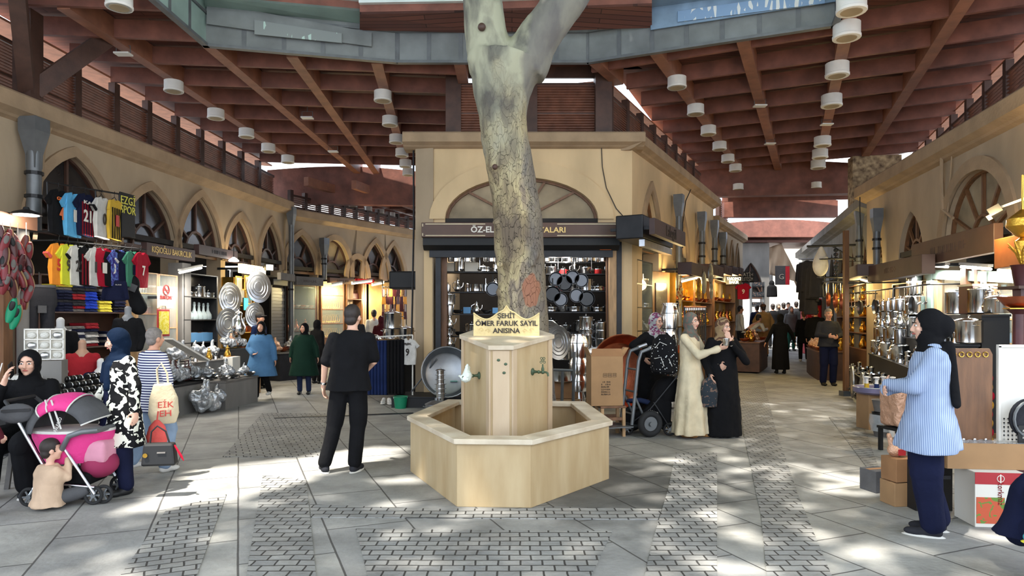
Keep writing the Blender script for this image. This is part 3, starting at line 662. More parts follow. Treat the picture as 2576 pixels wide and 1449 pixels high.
# fluorescent tubes and bright strips
def tube_light(lab, a, b, e=0, m='tube_on', r=.022, housing=True, col=(1,.96,.88)):
    a = Vector(a); b = Vector(b); t = thing('tube_light', lab, 'tube light', (a+b)/2); o = (a+b)/2
    mb = MB(); mb.tube([a-o, b-o], r, 8); mb.build('glowing_tube', M[m], t, True)
    if housing: mb = MB(); mb.bar(a-o+Vector((0,0,.05)), b-o+Vector((0,0,.05)), .07, .04); mb.build('housing', M['white_paint'], t)
    if e: lamp('tube_light_glow', 'AREA', o+Vector((0,0,-.06)), e, col, max(.3, (b-a).length), rot=(0,0,math.atan2((b-a).y, (b-a).x)), sy=.12)
    return t
# ---------------------------------------------------------------- smoothed, merged surfaces (bodies, cloth, bark)
def remesh(mb, voxel, smooth=4, fac=.5):
    me = mb.mesh('tmp'); o = bpy.data.objects.new('tmp', me); C.objects.link(o)
    r = o.modifiers.new('r', 'REMESH'); r.mode = 'VOXEL'; r.voxel_size = voxel; r.use_smooth_shade = True
    if smooth:
        s = o.modifiers.new('s', 'SMOOTH'); s.iterations = smooth; s.factor = fac
    dg = bpy.context.evaluated_depsgraph_get(); out = bpy.data.meshes.new_from_object(o.evaluated_get(dg))
    bpy.data.objects.remove(o); bpy.data.meshes.remove(me)
    for p in out.polygons: p.use_smooth = True
    out.materials.clear(); return out
# ---------------------------------------------------------------- plane tree in the middle of the court
def bark(n, p):
    L = n.links.new; t = n.nodes.new('ShaderNodeTexCoord'); mp = n.nodes.new('ShaderNodeMapping'); mp.inputs['Scale'].default_value = (1, 1, .45); L(t.outputs['Object'], mp.inputs['Vector'])
    wn = n.nodes.new('ShaderNodeTexNoise'); wn.inputs['Scale'].default_value = 5; wn.inputs['Detail'].default_value = 4; L(mp.outputs['Vector'], wn.inputs['Vector'])
    ad = n.nodes.new('ShaderNodeVectorMath'); ad.operation = 'MULTIPLY_ADD'; ad.inputs[1].default_value = (.22,)*3; L(wn.outputs['Color'], ad.inputs[0]); L(mp.outputs['Vector'], ad.inputs[2])
    q = n.nodes.new('ShaderNodeTexNoise'); q.inputs['Scale'].default_value = 3.2; q.inputs['Detail'].default_value = 5; L(ad.outputs[0], q.inputs['Vector'])
    r = n.nodes.new('ShaderNodeValToRGB'); L(q.outputs['Fac'], r.inputs['Fac']); e = r.color_ramp.elements
    e[0].position = .3; e[0].color = rgb(108,94,78); e[1].position = .7; e[1].color = rgb(176,160,132)
    for pos, c in ((.42,(146,130,100)), (.5,(182,166,126)), (.56,(156,140,116)), (.62,(108,96,86))): x = e.new(pos); x.color = rgb(*c)
    sp = n.nodes.new('ShaderNodeSeparateXYZ'); L(t.outputs['Object'], sp.inputs[0])
    ng = n.nodes.new('ShaderNodeTexNoise'); ng.inputs['Scale'].default_value = 1.6; ng.inputs['Detail'].default_value = 5; L(t.outputs['Object'], ng.inputs['Vector'])
    su = n.nodes.new('ShaderNodeMath'); su.operation = 'MULTIPLY_ADD'; su.inputs[1].default_value = 3.2; L(ng.outputs['Fac'], su.inputs[0]); L(sp.outputs['Z'], su.inputs[2])
    up = n.nodes.new('ShaderNodeMapRange'); up.inputs[1].default_value = 5.1; up.inputs[2].default_value = 6.6; L(su.outputs[0], up.inputs[0])
    g = n.nodes.new('ShaderNodeMix'); g.data_type = 'RGBA'; L(up.outputs[0], g.inputs[0]); L(r.outputs['Color'], g.inputs[6])
    r3 = n.nodes.new('ShaderNodeValToRGB'); e3 = r3.color_ramp.elements; e3[0].position = .35; e3[0].color = rgb(88,86,80); e3[1].position = .6; e3[1].color = rgb(164,163,140); L(q.outputs['Fac'], r3.inputs['Fac']); L(r3.outputs['Color'], g.inputs[7])
    v = n.nodes.new('ShaderNodeTexVoronoi'); v.feature = 'DISTANCE_TO_EDGE'; v.inputs['Scale'].default_value = 19; L(ad.outputs[0], v.inputs['Vector'])
    cr = n.nodes.new('ShaderNodeMapRange'); cr.inputs[1].default_value = 0; cr.inputs[2].default_value = .03; cr.inputs[3].default_value = .3; cr.inputs[4].default_value = 1; L(v.outputs['Distance'], cr.inputs[0])
    mxu = n.nodes.new('ShaderNodeMath'); mxu.operation = 'MAXIMUM'; L(cr.outputs[0], mxu.inputs[0]); L(up.outputs[0], mxu.inputs[1])
    dk = n.nodes.new('ShaderNodeMix'); dk.data_type = 'RGBA'; dk.blend_type = 'MULTIPLY'; dk.inputs[0].default_value = 1; L(g.outputs[2], dk.inputs[6]); L(mxu.outputs[0], dk.inputs[7])
    # a grey flank and a raw reddish patch where the bark came away
    gx = n.nodes.new('ShaderNodeMath'); gx.operation = 'MULTIPLY_ADD'; gx.inputs[1].default_value = .42; L(ng.outputs['Fac'], gx.inputs[0]); L(sp.outputs['X'], gx.inputs[2])
    gm = n.nodes.new('ShaderNodeMapRange'); gm.inputs[1].default_value = .36; gm.inputs[2].default_value = .44; gm.inputs[4].default_value = .7; L(gx.outputs[0], gm.inputs[0])
    gg = n.nodes.new('ShaderNodeMix'); gg.data_type = 'RGBA'; L(gm.outputs[0], gg.inputs[0]); L(dk.outputs[2], gg.inputs[6])
    gk = n.nodes.new('ShaderNodeMix'); gk.data_type = 'RGBA'; gk.blend_type = 'MULTIPLY'; gk.inputs[0].default_value = 1; gk.inputs[6].default_value = rgb(104,100,98); L(mxu.outputs[0], gk.inputs[7]); L(gk.outputs[2], gg.inputs[7])
    c = at(1337, 735, 9.05); d = n.nodes.new('ShaderNodeVectorMath'); d.operation = 'SUBTRACT'; d.inputs[1].default_value = c; L(t.outputs['Object'], d.inputs[0])
    d2 = n.nodes.new('ShaderNodeVectorMath'); d2.operation = 'MULTIPLY'; d2.inputs[1].default_value = (7.5, 1, 4.6); L(d.outputs[0], d2.inputs[0]); d3 = n.nodes.new('ShaderNodeVectorMath'); d3.operation = 'LENGTH'; L(d2.outputs[0], d3.inputs[0])
    d4 = n.nodes.new('ShaderNodeMath'); d4.operation = 'MULTIPLY_ADD'; d4.inputs[1].default_value = 2.6; L(wn.outputs['Fac'], d4.inputs[0]); L(d3.outputs['Value'], d4.inputs[2])
    pm = n.nodes.new('ShaderNodeMapRange'); pm.inputs[1].default_value = 2.05; pm.inputs[2].default_value = 2.2; pm.inputs[3].default_value = .85; pm.inputs[4].default_value = 0; L(d4.outputs[0], pm.inputs[0])
    pa = n.nodes.new('ShaderNodeMix'); pa.data_type = 'RGBA'; L(pm.outputs[0], pa.inputs[0]); L(gg.outputs[2], pa.inputs[6]); pa.inputs[7].default_value = rgb(158,104,78)
    L(pa.outputs[2], p.inputs['Base Color']); p.inputs['Roughness'].default_value = .85
    bu = n.nodes.new('ShaderNodeBump'); bu.inputs['Strength'].default_value = .8; bu.inputs['Distance'].default_value = .04; L(mxu.outputs[0], bu.inputs['Height']); L(bu.outputs['Normal'], p.inputs['Normal'])
ramp_mat('bark', bark)
TY = 9.4
def tp(px, py, Y=TY): return at(px, py, Y)
tree = thing('plane_tree', 'mottled plane tree trunk forking behind the stone fountain', 'tree', (0, 0, 0))
mb = MB(); trunk = [(1318,1110,88),(1318,1000,80),(1317,900,72),(1316,840,67),(1316,760,62),(1312,690,60),(1306,620,63),(1303,560,62),(1294,480,58),(1282,420,58),(1270,350,60),(1264,290,61),(1262,240,70),(1268,190,84),(1275,150,92)]
mb.tube([tp(x, y) for x, y, r in trunk], [r/F*TY for x, y, r in trunk], 24)
Lb = [(1240,170,62),(1226,110,56),(1220,60,52),(1214,0,49),(1200,-90,46),(1170,-220,42),(1120,-400,34)]
Rb = [(1310,175,66),(1345,110,56),(1378,60,52),(1425,0,50),(1490,-90,46),(1560,-220,42),(1640,-400,34)]
for b in (Lb, Rb): mb.tube([tp(x, y) for x, y, r in b], [r/F*TY for x, y, r in b], 18)
for x, y, r, yy in ((1196,148,22,9.25),(1200,120,14,9.25),(1260,735,14,9.25),(1256,665,10,9.05),(1345,640,12,9.08),(1338,662,10,9.06),(1244,420,14,9.2),(1246,560,10,9.2)): mb.ell(tp(x, y, yy), r/F*TY)
me = remesh(mb, .032, 5)
from mathutils import noise as mnoise
nrm = [v.normal.copy() for v in me.vertices]
for v, vn in zip(me.vertices, nrm):
    n_ = mnoise.noise(Vector((v.co.x*5, v.co.y*5, v.co.z*2)))*.018+mnoise.noise(Vector((v.co.x*16, v.co.y*16, v.co.z*8)))*.007; v.co += vn*n_
link('trunk', me, M['bark'], tree, True)
for i, (a, b, c) in enumerate((((1120,-400),(1000,-560),1.2),((1120,-400),(1180,-640),-.8),((1640,-400),(1780,-540),.9),((1640,-400),(1580,-640),-1.0))):
    mb = MB(); p = tp(*a); q = tp(*b)+Vector((0, -1.6+c, 0)); m_ = (p+q)/2+Vector((.1, .1, .15)); mb.tube([p-Vector((0,0,.15)), m_, q, q+(q-p)*.5+Vector((0,-.8,.2))], [.17,.12,.08,.03], 10); mb.build('branch', M['bark'], tree, True)
for (x, y, r) in ((1212,68,7),(1245,420,5)):
    mb = MB(); mb.ell(tp(x, y, 9.06), r/F*TY*1.4); mb.build('knot', M['wood_dark'], tree, True)
# crown: unseen leaves overhead, left out wherever a sun patch is wanted
def leafmat(n, p):
    o = [x for x in n.nodes if x.type == 'OUTPUT_MATERIAL'][0]; d = n.nodes.new('ShaderNodeBsdfDiffuse'); t = n.nodes.new('ShaderNodeBsdfTranslucent'); m = n.nodes.new('ShaderNodeMixShader')
    d.inputs[0].default_value = rgb(110,120,80); t.inputs[0].default_value = rgb(168,174,132); m.inputs[0].default_value = .55
    n.links.new(d.outputs[0], m.inputs[1]); n.links.new(t.outputs[0], m.inputs[2]); n.links.new(m.outputs[0], o.inputs[0])
ramp_mat('leaf', leafmat)
SUNNY = [[(285,1292),(400,1228),(480,1182),(650,1160),(800,1140),(930,1120),(1038,1122),(1038,1142),(930,1172),(800,1206),(690,1236),(560,1268),(420,1292)]]
SUNNY = [[(g.x, g.y) for g in (gnd(*p) for p in poly)] for poly in SUNNY]
BLOBS = [(1660,1157,26,5),(1700,1162,34,5),(1745,1167,30,4),(2005,1168,34,4),(2060,1185,50,5),(2110,1200,56,6),(2150,1214,50,6),(2165,1243,40,5),(2110,1180,30,4),(2050,1205,30,4),(2100,1222,44,5),(1850,1185,34,6),(1900,1182,24,5),(1868,1240,34,6),(1822,1232,18,4),(1830,1262,26,5),(1822,1285,20,5),(1826,1308,26,6),(1870,1345,60,9),(1910,1362,44,8),(1955,1318,50,7),(1990,1330,24,5),(1755,1212,30,4),(1715,1228,36,5),(1750,1250,24,4),(1795,1288,24,5),(2075,1356,36,7),(2180,1385,30,5),(1700,1380,44,8),(1740,1405,46,8),(1830,1420,50,9),(1690,1428,40,8),(832,1334,20,6),(548,1320,24,4),(540,1316,34,4),(240,1412,50,7),(120,1440,50,7),(450,1410,34,6),(2500,1345,44,5),(2460,1338,30,4),(960,1208,30,5),(1210,1300,16,3),(1900,1440,60,9),(2040,1278,34,5),(1655,1320,18,6),(1600,1190,20,5),(1660,1450,40,8),(640,1440,20,5),(330,1300,30,4),(960,1420,24,6),(700,1275,34,5),(1385,1270,0,0)]
BL = []
for x, y, rx, ry in BLOBS:
    if rx: g = gnd(x, y); BL.append((g.x, g.y, rx/F*g.y, max(.03, (gnd(x, y-ry).y-gnd(x, y+ry).y)/2)))
def sunny(x, y):
    for P in SUNNY:
        if inpoly(x, y, P): return True
    for bx, by, rx, ry in BL:
        if ((x-bx)/(rx+.035))**2+((y-by)/(ry+.035))**2 < 1: return True
    return False
rnd = random.Random(3); mb = MB()
for i in range(30000):
    z = rnd.uniform(8.8, 11.5); gx = rnd.uniform(-4.6, 7.6); gy = rnd.uniform(-1.5, 16.8)
    if i > 20000: gx = rnd.uniform(-4.6, 1.5); gy = rnd.uniform(7.6, 15.0)  # extra leaves added to darken the left street
    p = Vector((gx, gy, 0))+SUN_DIR*(z/SUN_DIR.z)
    if sunny(gx, gy): continue
    s = rnd.uniform(.11, .2); R = Euler((rnd.uniform(-.7,.7), rnd.uniform(-.7,.7), rnd.uniform(0,6.3))).to_matrix()
    mb.add([p+R @ Vector(q)*s for q in ((-1,0,0),(-.5,-.55,.08),(.4,-.6,.05),(1.1,0,-.1),(.4,.6,.05),(-.5,.55,.08))], [(0,1,2,3,4,5)])
me = mb.mesh('foliage', False); o = link('foliage', me, M['leaf'], tree); o['kind'] = 'stuff'
# ---------------------------------------------------------------- fountain
fo = thing('fountain', 'hexagonal travertine fountain basin with a stone tap pillar in the middle of the court', 'fountain', (0, 0, 0))
G = lambda px, py: (lambda g: Vector((g.x, g.y, 0)))(gnd(px, py))
A_, B_ = G(1149,1275), G(1336,1278); C_ = Vector((-1.06, 7.05, 0)); D_ = Vector((.965, 6.72, 0)); E_ = Vector((.86, 8.25, 0)); F_ = Vector((-.78, 8.45, 0))
HEX = [A_, B_, D_, E_, F_, C_]; cen = sum(HEX, Vector())/6
def inset(P, k):
    out = []
    for i in range(len(P)):
        a, b, c = P[i-1], P[i], P[(i+1) % len(P)]; d1 = (b-a).normalized(); d2 = (c-b).normalized(); n1 = Vector((-d1.y, d1.x, 0)); n2 = Vector((-d2.y, d2.x, 0))
        out.append(b+(n1+n2)*(k/(1+n1.dot(n2))))
    return out
IN = inset(HEX, .1); zr = .535
for i in range(6):
    a, b, c, d = HEX[i], HEX[(i+1) % 6], IN[(i+1) % 6], IN[i]; mb = MB(); mb.poly([a, b, c, d], (0, 0, zr)); mb.build('basin_wall', M['travertine'], fo, bevel=.004)
O2 = inset(HEX, -.035); I2 = inset(HEX, .165)
for i in range(6):
    mb = MB(); q = [O2[i], O2[(i+1) % 6], I2[(i+1) % 6], I2[i]]; mb.poly([p+Vector((0, 0, zr)) for p in q], (0, 0, .045)); mb.build('coping_stone', M['coping'], fo, bevel=.006)
mb = MB(); mb.poly([p+Vector((0,0,.04)) for p in IN], (0, 0, .02)); mb.build('basin_floor', M['travertine'], fo)
P0 = [Vector((-.2,6.4,0)), Vector((-.005,6.4,0)), Vector((.415,7.2,0)), Vector((.3,7.55,0)), Vector((-.42,7.55,0)), Vector((-.525,7.2,0))]
def topz(p): return 1.30+(p.y-6.4)*.1
mb = MB(); n6 = 6; mb.add([p+Vector((0,0,.05)) for p in P0]+[p+Vector((0,0,topz(p))) for p in P0], [tuple(range(5,-1,-1)), tuple(range(6,12))]+[(i,(i+1)%6,6+(i+1)%6,6+i) for i in range(6)])
mb.build('pillar', M['travertine'], fo, bevel=.004)
P1 = inset(P0, -.035); mb = MB(); mb.add([p+Vector((0,0,topz(p))) for p in P1]+[p+Vector((0,0,topz(p)+.045)) for p in P1], [tuple(range(5,-1,-1)), tuple(range(6,12))]+[(i,(i+1)%6,6+(i+1)%6,6+i) for i in range(6)])
mb.build('pillar_cap', M['coping'], fo, bevel=.006)
mb = MB(); mb.poly([P0[0]+Vector((.018,-.012,.06)), P0[1]+Vector((-.018,-.012,.06)), P0[1]+Vector((-.018,-.012,1.29)), P0[0]+Vector((.018,-.012,1.29))], (0,.02,0)); mb.build('front_panel', M['travertine_pale'], fo)
for a, b, t0, t1 in ((5,0,0,.07),(5,0,.9,1.0),(1,2,0,.09),(1,2,.9,1.0)):
    p, q = P0[a], P0[b]; d = (q-p); nn = Vector((d.y, -d.x, 0)).normalized(); u, v = p+d*t0, p+d*t1
    mb = MB(); mb.poly([u+Vector((0,0,.06)), v+Vector((0,0,.06)), v+Vector((0,0,topz(v)-.005)), u+Vector((0,0,topz(u)-.005))], nn*.018); mb.build('pilaster_strip', M['travertine_pale'], fo, bevel=.003)
for px, py in ((1254,906),(1272,916),(1268,938)):
    mb = MB(); mb.ell(at(px, py, 6.385), (.016,.006,.013)); mb.build('bronze_stud', mat('verdigris', (74,92,70), .5, .4), fo, True)
tr = at(1205, 943, 6.70)
nL = Vector((P0[5].y-P0[0].y, -(P0[5].x-P0[0].x), 0)).normalized(); nL = nL if nL.y < 0 else -nL
nR = Vector((P0[2].y-P0[1].y, -(P0[2].x-P0[1].x), 0)).normalized(); nR = nR if nR.y < 0 else -nR
def tap(pos, nv, full):
    R = nv.to_track_quat('Z', 'Y').to_matrix(); mb = MB()
    mb.lathe([(.036,0),(.038,.006),(.026,.014),(.016,.02),(.012,.05)], 16, pos, R)
    e = pos+nv*.15; mb.tube([pos+nv*.02, pos+nv*.08, e], [.011,.013,.01], 10); mb.ell(pos+nv*.07, .018); mb.ell(pos+nv*.115, .02)
    mb.tube([e, e+nv*.02+Vector((0,0,-.01)), e+nv*.025+Vector((0,0,-.04))], [.01,.011,.009], 10)
    o = mb.build('tap_spout', M['verdigris'], fo, True)
    if full:
        h = MB(); b = pos+nv*.115; h.lathe([(.012,0),(.016,.02),(.008,.045),(.007,.07)], 10, b+Vector((0,0,.01)))
        t = b+Vector((0,0,.1)); 
        for dx, dz in ((-.016,0),(.016,0),(0,.022),(-.012,.036),(.012,.036)):
            c = [t+Vector((dx+.011*math.cos(a*PI/4), 0, dz+.011*math.sin(a*PI/4))) for a in range(8)]; h.tube(c, .0035, 5, closed=True)
        h.build('tap_handle', M['verdigris'], o, True)
pL = P0[5]+(P0[0]-P0[5])*.62; pL.z = 1.03; pR = P0[1]+(P0[2]-P0[1])*.5; pR.z = 1.06
tap(pL, nL, False); tap(pR, nR, True)
bag = MB(); bc = pL+nL*.12
bag.ell(bc+Vector((0,0,-.0)), (.045,.045,.05)); bag.ell(bc+Vector((-.02,0,-.03)), (.05,.045,.035)); bag.cap(bc+Vector((-.02,0,.02)), .035, bc+Vector((-.005,0,.11)), .014); bag.cap(bc, .03, bc+Vector((.012,.02,.09)), .01); bag.cap(bc+Vector((-.05,0,-.01)), .02, bc+Vector((-.09,-.01,.0)), .01)
me = remesh(bag, .008, 2)
nrm = [v.normal.copy() for v in me.vertices]
for v, vn in zip(me.vertices, nrm): v.co += vn*mnoise.noise(v.co*60)*.006
tag(link('plastic_bag', me, mat('bag_white', (224,232,222), .35, bump=.4, bscale=60), None, True), 'crumpled white plastic bag tied over the fountain tap', 'plastic bag')
# memorial plaque standing on the pillar
pq = thing('memorial_plaque', 'cream stone plaque with dark lettering standing on the fountain pillar', 'plaque', (0, 0, 0)); Yp = 7.08
x0, x1 = (1191-CX)/F*Yp, (1357-CX)/F*Yp; zb = 1.408; sh = CH+(HY-786)/F*Yp; pk = CH+(HY-767)/F*Yp; xm = (x0+x1)/2; out = [(x0, zb), (x1, zb), (x1, sh)]
for i in range(1, 12):
    t = i/12; out.append((x1+(xm-x1)*t, sh-.075*math.sin(PI*min(1,t/.72)*.82)*(1-t*.2)+(pk-sh)*max(0, (t-.35)/.65)**1.6))
out.append((xm, pk)); 
for i in range(11, 0, -1):
    t = i/12; out.append((x0+(xm-x0)*t, sh-.075*math.sin(PI*min(1,t/.72)*.82)*(1-t*.2)+(pk-sh)*max(0, (t-.35)/.65)**1.6))
out.append((x0, sh)); mb = MB(); mb.poly([Vector((x, Yp, z)) for x, z in out], (0, .05, 0)); mb.build('slab', M['plaque'], pq)
mb = MB(); mb.tube([Vector((x, Yp-.002, z-.006)) for x, z in out[2:]], .009, 6); mb.build('raised_rim', M['plaque'], pq, True)
for s, y, sz, W_ in (('ŞEHİT', 795, .072, .19), ('ÖMER FARUK SAYIL', 814, .076, .65), ('ANISINA', 832.5, .074, .285)):
    t = text(s, sz, at(1274, y, Yp-.004), (PI/2, 0, 0), M['letter_black'], pq, .003, 'lettering', bold=.0012, width=W_)
mb = MB()
for sx in (-1, 1):
    for k in range(2):
        c = Vector((xm+sx*(.26-.07*k), Yp-.003, zb+.065-.01*k)); mb.tube([c+Vector((sx*(.03-.004*j)*math.cos(j*.8), 0, (.03-.003*j)*math.sin(j*.8))) for j in range(9)], .003, 5)
mb.build('scroll_relief', M['plaque'], pq, True)
# ---------------------------------------------------------------- people
def pattern(name, kind, a, b, sc=1.0, lo=.5, rough=.85):
    def f(n, p):
        L = n.links.new; t = n.nodes.new('ShaderNodeTexCoord'); p.inputs['Roughness'].default_value = rough; p.inputs['Specular IOR Level'].default_value = .15; r = n.nodes.new('ShaderNodeValToRGB'); r.color_ramp.interpolation = 'CONSTANT'
        r.color_ramp.elements[0].color = rgb(*a); r.color_ramp.elements[1].position = lo; r.color_ramp.elements[1].color = rgb(*b)
        if kind == 'blotch': q = n.nodes.new('ShaderNodeTexNoise'); q.inputs['Scale'].default_value = sc; q.inputs['Detail'].default_value = 1.5; q.inputs['Distortion'].default_value = .8; o = q.outputs['Fac']
        elif kind == 'dots': q = n.nodes.new('ShaderNodeTexVoronoi'); q.inputs['Scale'].default_value = sc; o = q.outputs['Distance']
        else:
            q = n.nodes.new('ShaderNodeTexWave'); q.wave_type = 'BANDS'; q.bands_direction = 'Z' if kind == 'hstripe' else {'vstripe':'X','ystripe':'Y'}[kind]; q.inputs['Scale'].default_value = sc; q.inputs['Distortion'].default_value = .15; o = q.outputs['Fac']
        L(t.outputs['Object'], q.inputs['Vector']); L(o, r.inputs['Fac']); L(r.outputs['Color'], p.inputs['Base Color'])
    return ramp_mat(name, f)
def cloth(name, col, var=.14, sc=5, rough=.88): return mat(name, col, rough, var=var, scale=sc, bump=.25, bscale=30, spec=.12)
cloth('c_bk2', (26,26,28))
for nm, c in (('c_black',(20,20,22)),('c_navy',(24,28,52)),('c_navyblue',(30,44,84)),('c_teal',(11,27,48)),('c_blue',(74,112,148)),('c_green',(20,44,34)),('c_maroon',(74,26,34)),('c_white',(205,202,196)),('c_cream',(206,192,162)),('c_beige',(196,168,142)),('c_khaki',(176,136,84)),('c_tan',(176,128,80)),('c_grey',(84,84,86)),('c_dgrey',(46,46,50)),('c_jeans',(132,152,176)),('c_djeans',(36,44,70)),('c_scarf',(112,108,104)),('c_tealskirt',(40,96,84)),('c_red',(150,36,44)),('c_orange',(200,112,52)),('c_brown',(96,66,46))): cloth(nm, c)
pattern('cow', 'blotch', (18,18,20), (222,222,206), 15, .52); pattern('hstripes', 'hstripe', (228,228,232), (44,48,92), 12, .55); pattern('vstripes', 'ystripe', (120,138,172), (168,182,206), 24, .5)
pattern('polka', 'dots', (225,225,222), (18,18,20), 26, .2); pattern('floral', 'blotch', (150,150,150), (110,56,86), 22, .55); pattern('check', 'blotch', (120,98,88), (96,100,92), 14, .5); pattern('striped_scarf', 'blotch', (98,72,58), (150,126,94), 11, .5)
pattern('bagprint', 'blotch', (46,52,58), (110,90,80), 20, .58)
DEF = dict(pel=(0,0,.93), neck=(0,.015,1.43), head=(0,-.015,1.575), shl=(.17,.015,1.352), shr=(-.17,.015,1.352), ell=(.225,.03,1.10), elr=(-.225,.03,1.10), wrl=(.24,-.03,.86), wrr=(-.24,-.03,.86),
           hpl=(.09,0,.9), hpr=(-.09,0,.9), knl=(.1,-.025,.49), knr=(-.1,-.025,.49), anl=(.105,.03,.085), anr=(-.105,.03,.085))
def hand(mb, wr, d, pn, s, side, curl=.5, spread=.08, vox=.01):
    """palm, four unequal bent fingers and a thumb; d points to the fingertips, pn out of the palm"""
    d = Vector(d).normalized(); pn = Vector(pn); pn = (pn-d*pn.dot(d)).normalized(); lat = d.cross(pn)*side; r = max(.0085, vox*.95)*s
    wr = Vector(wr); mb.cap(wr-d*.03*s, .025*s, wr+d*.02*s, .026*s)
    R = Matrix((lat, d, pn)).transposed(); mb.ell(wr+d*.05*s, (.042*s, .055*s, .017*s), R=R)
    for i, L_ in enumerate((.068,.078,.072,.056)):
        b = wr+d*(.088-.006*abs(i-1.3))*s+lat*(.030-.02*i)*s; p = b; q = d+lat*spread*(1.5-i); ang = 0
        for k, fr in enumerate((.45,.32,.25)):
            ang += curl*(.6+.25*i/3)*(1 if k else .7); dd = (q.normalized()*math.cos(ang)+pn*math.sin(ang)); e = p+dd*L_*fr*s; mb.cap(p, r*(1-.08*k), e, r*(.92-.1*k), 8); p = e
    b = wr+d*.022*s+lat*.03*s; m_ = b+(d*.55+lat*.75+pn*.25).normalized()*.038*s; e = m_+(d*.85+lat*.25+pn*.35).normalized()*.03*s; mb.cap(b, r*1.25, m_, r*1.1, 8); mb.cap(m_, r*1.05, e, r*.85, 8)
def person(label, loc, rz=0, H=1.68, pose=None, hy=0, hp=0, skin='skin', hair='hair_dark', hijab=None, cap=None, top='c_black', sleeve=1.0, hem=.86, flare=1.0, girth=1.0, front=None,
           legs='c_dgrey', legw=1.0, robe=False, shoes='black', sole=None, vox=.02, face=None, lh=None, rh=None, hands=True, group=None, fold=.02, bald=False, child=False, hscale=1.0, drape=None, cat='person', headless=False, seed=0):
    """one figure: a continuous body mesh, with hair and clothes as children. Joints are for a 1.70 m figure that faces -Y; lh/rh = (finger direction, palm normal, curl)"""
    s = H/1.70; J = {k: Vector(v) for k, v in DEF.items()}; J.update({k: Vector(v) for k, v in (pose or {}).items()})
    if pose and 'neck' in pose and 'shl' not in pose:
        d = J['neck']-Vector(DEF['neck'])
        for k in ('shl','shr'): J[k] = Vector(DEF[k])+d
    if pose and 'neck' in pose and 'head' not in pose: J['head'] = J['neck']+Vector((0,-.03,.145))
    if pose and 'pel' in pose and 'hpl' not in pose:
        for k, x in (('hpl',.09),('hpr',-.09)): J[k] = J['pel']+Vector((x,0,-.03))
    for k in J: J[k] = J[k]*s
    near = vox < .013; face = near if face is None else face
    t = thing('mannequin' if headless else 'person', label, cat, loc, rz, group); s2 = s*hscale
    RH = Euler((hp, 0, hy)).to_matrix(); HC = J['head']
    def hd(x, y, z): return HC+RH @ (Vector((x, y, z))*s2)
    b = MB(); pel, neck = J['pel'], J['neck']; mid = pel.lerp(neck, .55)
    b.cap(pel, .12*s, mid, .11*s); b.cap(mid, .115*s, neck-Vector((0,0,.06*s)), .095*s); b.cap(J['shl'], .055*s, J['shr'], .055*s); b.cap(neck-Vector((0,0,.05*s)), .056*s, neck.lerp(HC, .5), .052*s)
    if not headless:
        b.cap(neck, .05*s, hd(0,.012,-.05), .05*s2); b.ell(hd(0,.012,.025), (.073*s2,.092*s2,.092*s2), 18, 12, RH); b.ell(hd(0,-.022,-.035), (.057*s2,.066*s2,.075*s2), 16, 10, RH); b.ell(hd(0,-.055,-.088), (.026*s2,.024*s2,.022*s2), R=RH)
        b.cap(hd(0,-.088,.012), .0105*s2, hd(0,-.106,-.028), .0125*s2, 8); b.ell(hd(0,-.097,-.032), (.018*s2,.013*s2,.01*s2), R=RH)
        b.ell(hd(.038,-.068,-.02), (.024*s2,.02*s2,.024*s2), R=RH); b.ell(hd(-.038,-.068,-.02), (.024*s2,.02*s2,.024*s2), R=RH)
        if not hijab:
            for sx in (-1, 1): b.ell(hd(.076*sx,.012,-.012), (.01*s2,.02*s2,.032*s2), R=RH)
    for k in 'lr':
        b.cap(J['sh'+k], .05*s, J['el'+k], .04*s); b.cap(J['el'+k], .041*s, J['wr'+k], .026*s)
        if hands and not (headless and not lh):
            sp = lh if k == 'l' else rh; d = (J['wr'+k]-J['el'+k]).normalized(); side = 1 if k == 'l' else -1
            dd, pn, cu = sp if sp else (d, Vector((-side, -.15, 0)), .45)
            hand(b, J['wr'+k], dd, pn, s, side if False else (1 if k == 'l' else -1)*(-1), cu, vox=min(vox, .011) if near else vox*.75)
        if legs is not None or True:
            b.cap(J['hp'+k], .085*s, J['kn'+k], .058*s); b.cap(J['kn'+k], .055*s, J['an'+k], .038*s)
    me = remesh(b, vox*.72 if near else vox, 3); link('body', me, M[skin], t, True)
    # clothes
    sd = random.Random(len(label)+seed); ph = sd.uniform(0, 6)
    if top:
        m = MB(); ax = neck-pel
        def lev(z, rx, ry, fo=0.0):
            k = (z-.93)/(1.43-.93); c = pel+ax*k; return (c.x, c.y, c.z, rx*s*girth, ry*s*girth, fo)
        g = flare; rg = [lev(1.44,.072,.068), lev(1.41,.105,.078), lev(1.365,.165,.098), lev(1.29,.186,.118), lev(1.18,.175,.122), lev(1.05,.172,.122), lev(.93,.188,.134,.006)]
        if robe:
            z = .93; n = 7; bx, by = (J['anl'].x+J['anr'].x)/2, (J['anl'].y+J['anr'].y)/2
            for i in range(1, n+1):
                f_ = i/n; zz = pel.z*(1-f_)+hem*s*f_; rx = (.188+(.225*g-.188)*f_)*s*girth; rg.append((pel.x+(bx-pel.x)*f_, pel.y+(by-pel.y)*f_, zz, rx, rx*.78, fold*(.3+1.6*f_)))
        elif hem < .9:
            n = 4
            for i in range(1, n+1):
                f_ = i/n; rg.append(lev(.93-(.93-hem)*f_, .188+.02*g*f_*(g), .136+.02*g*f_, fold*f_))
        m.rings(rg, 40, 0, 8, ph)
        m.cap(J['shl'].lerp(J['shr'], .1), .062*s*girth**.5, J['shr'].lerp(J['shl'], .1), .062*s*girth**.5)
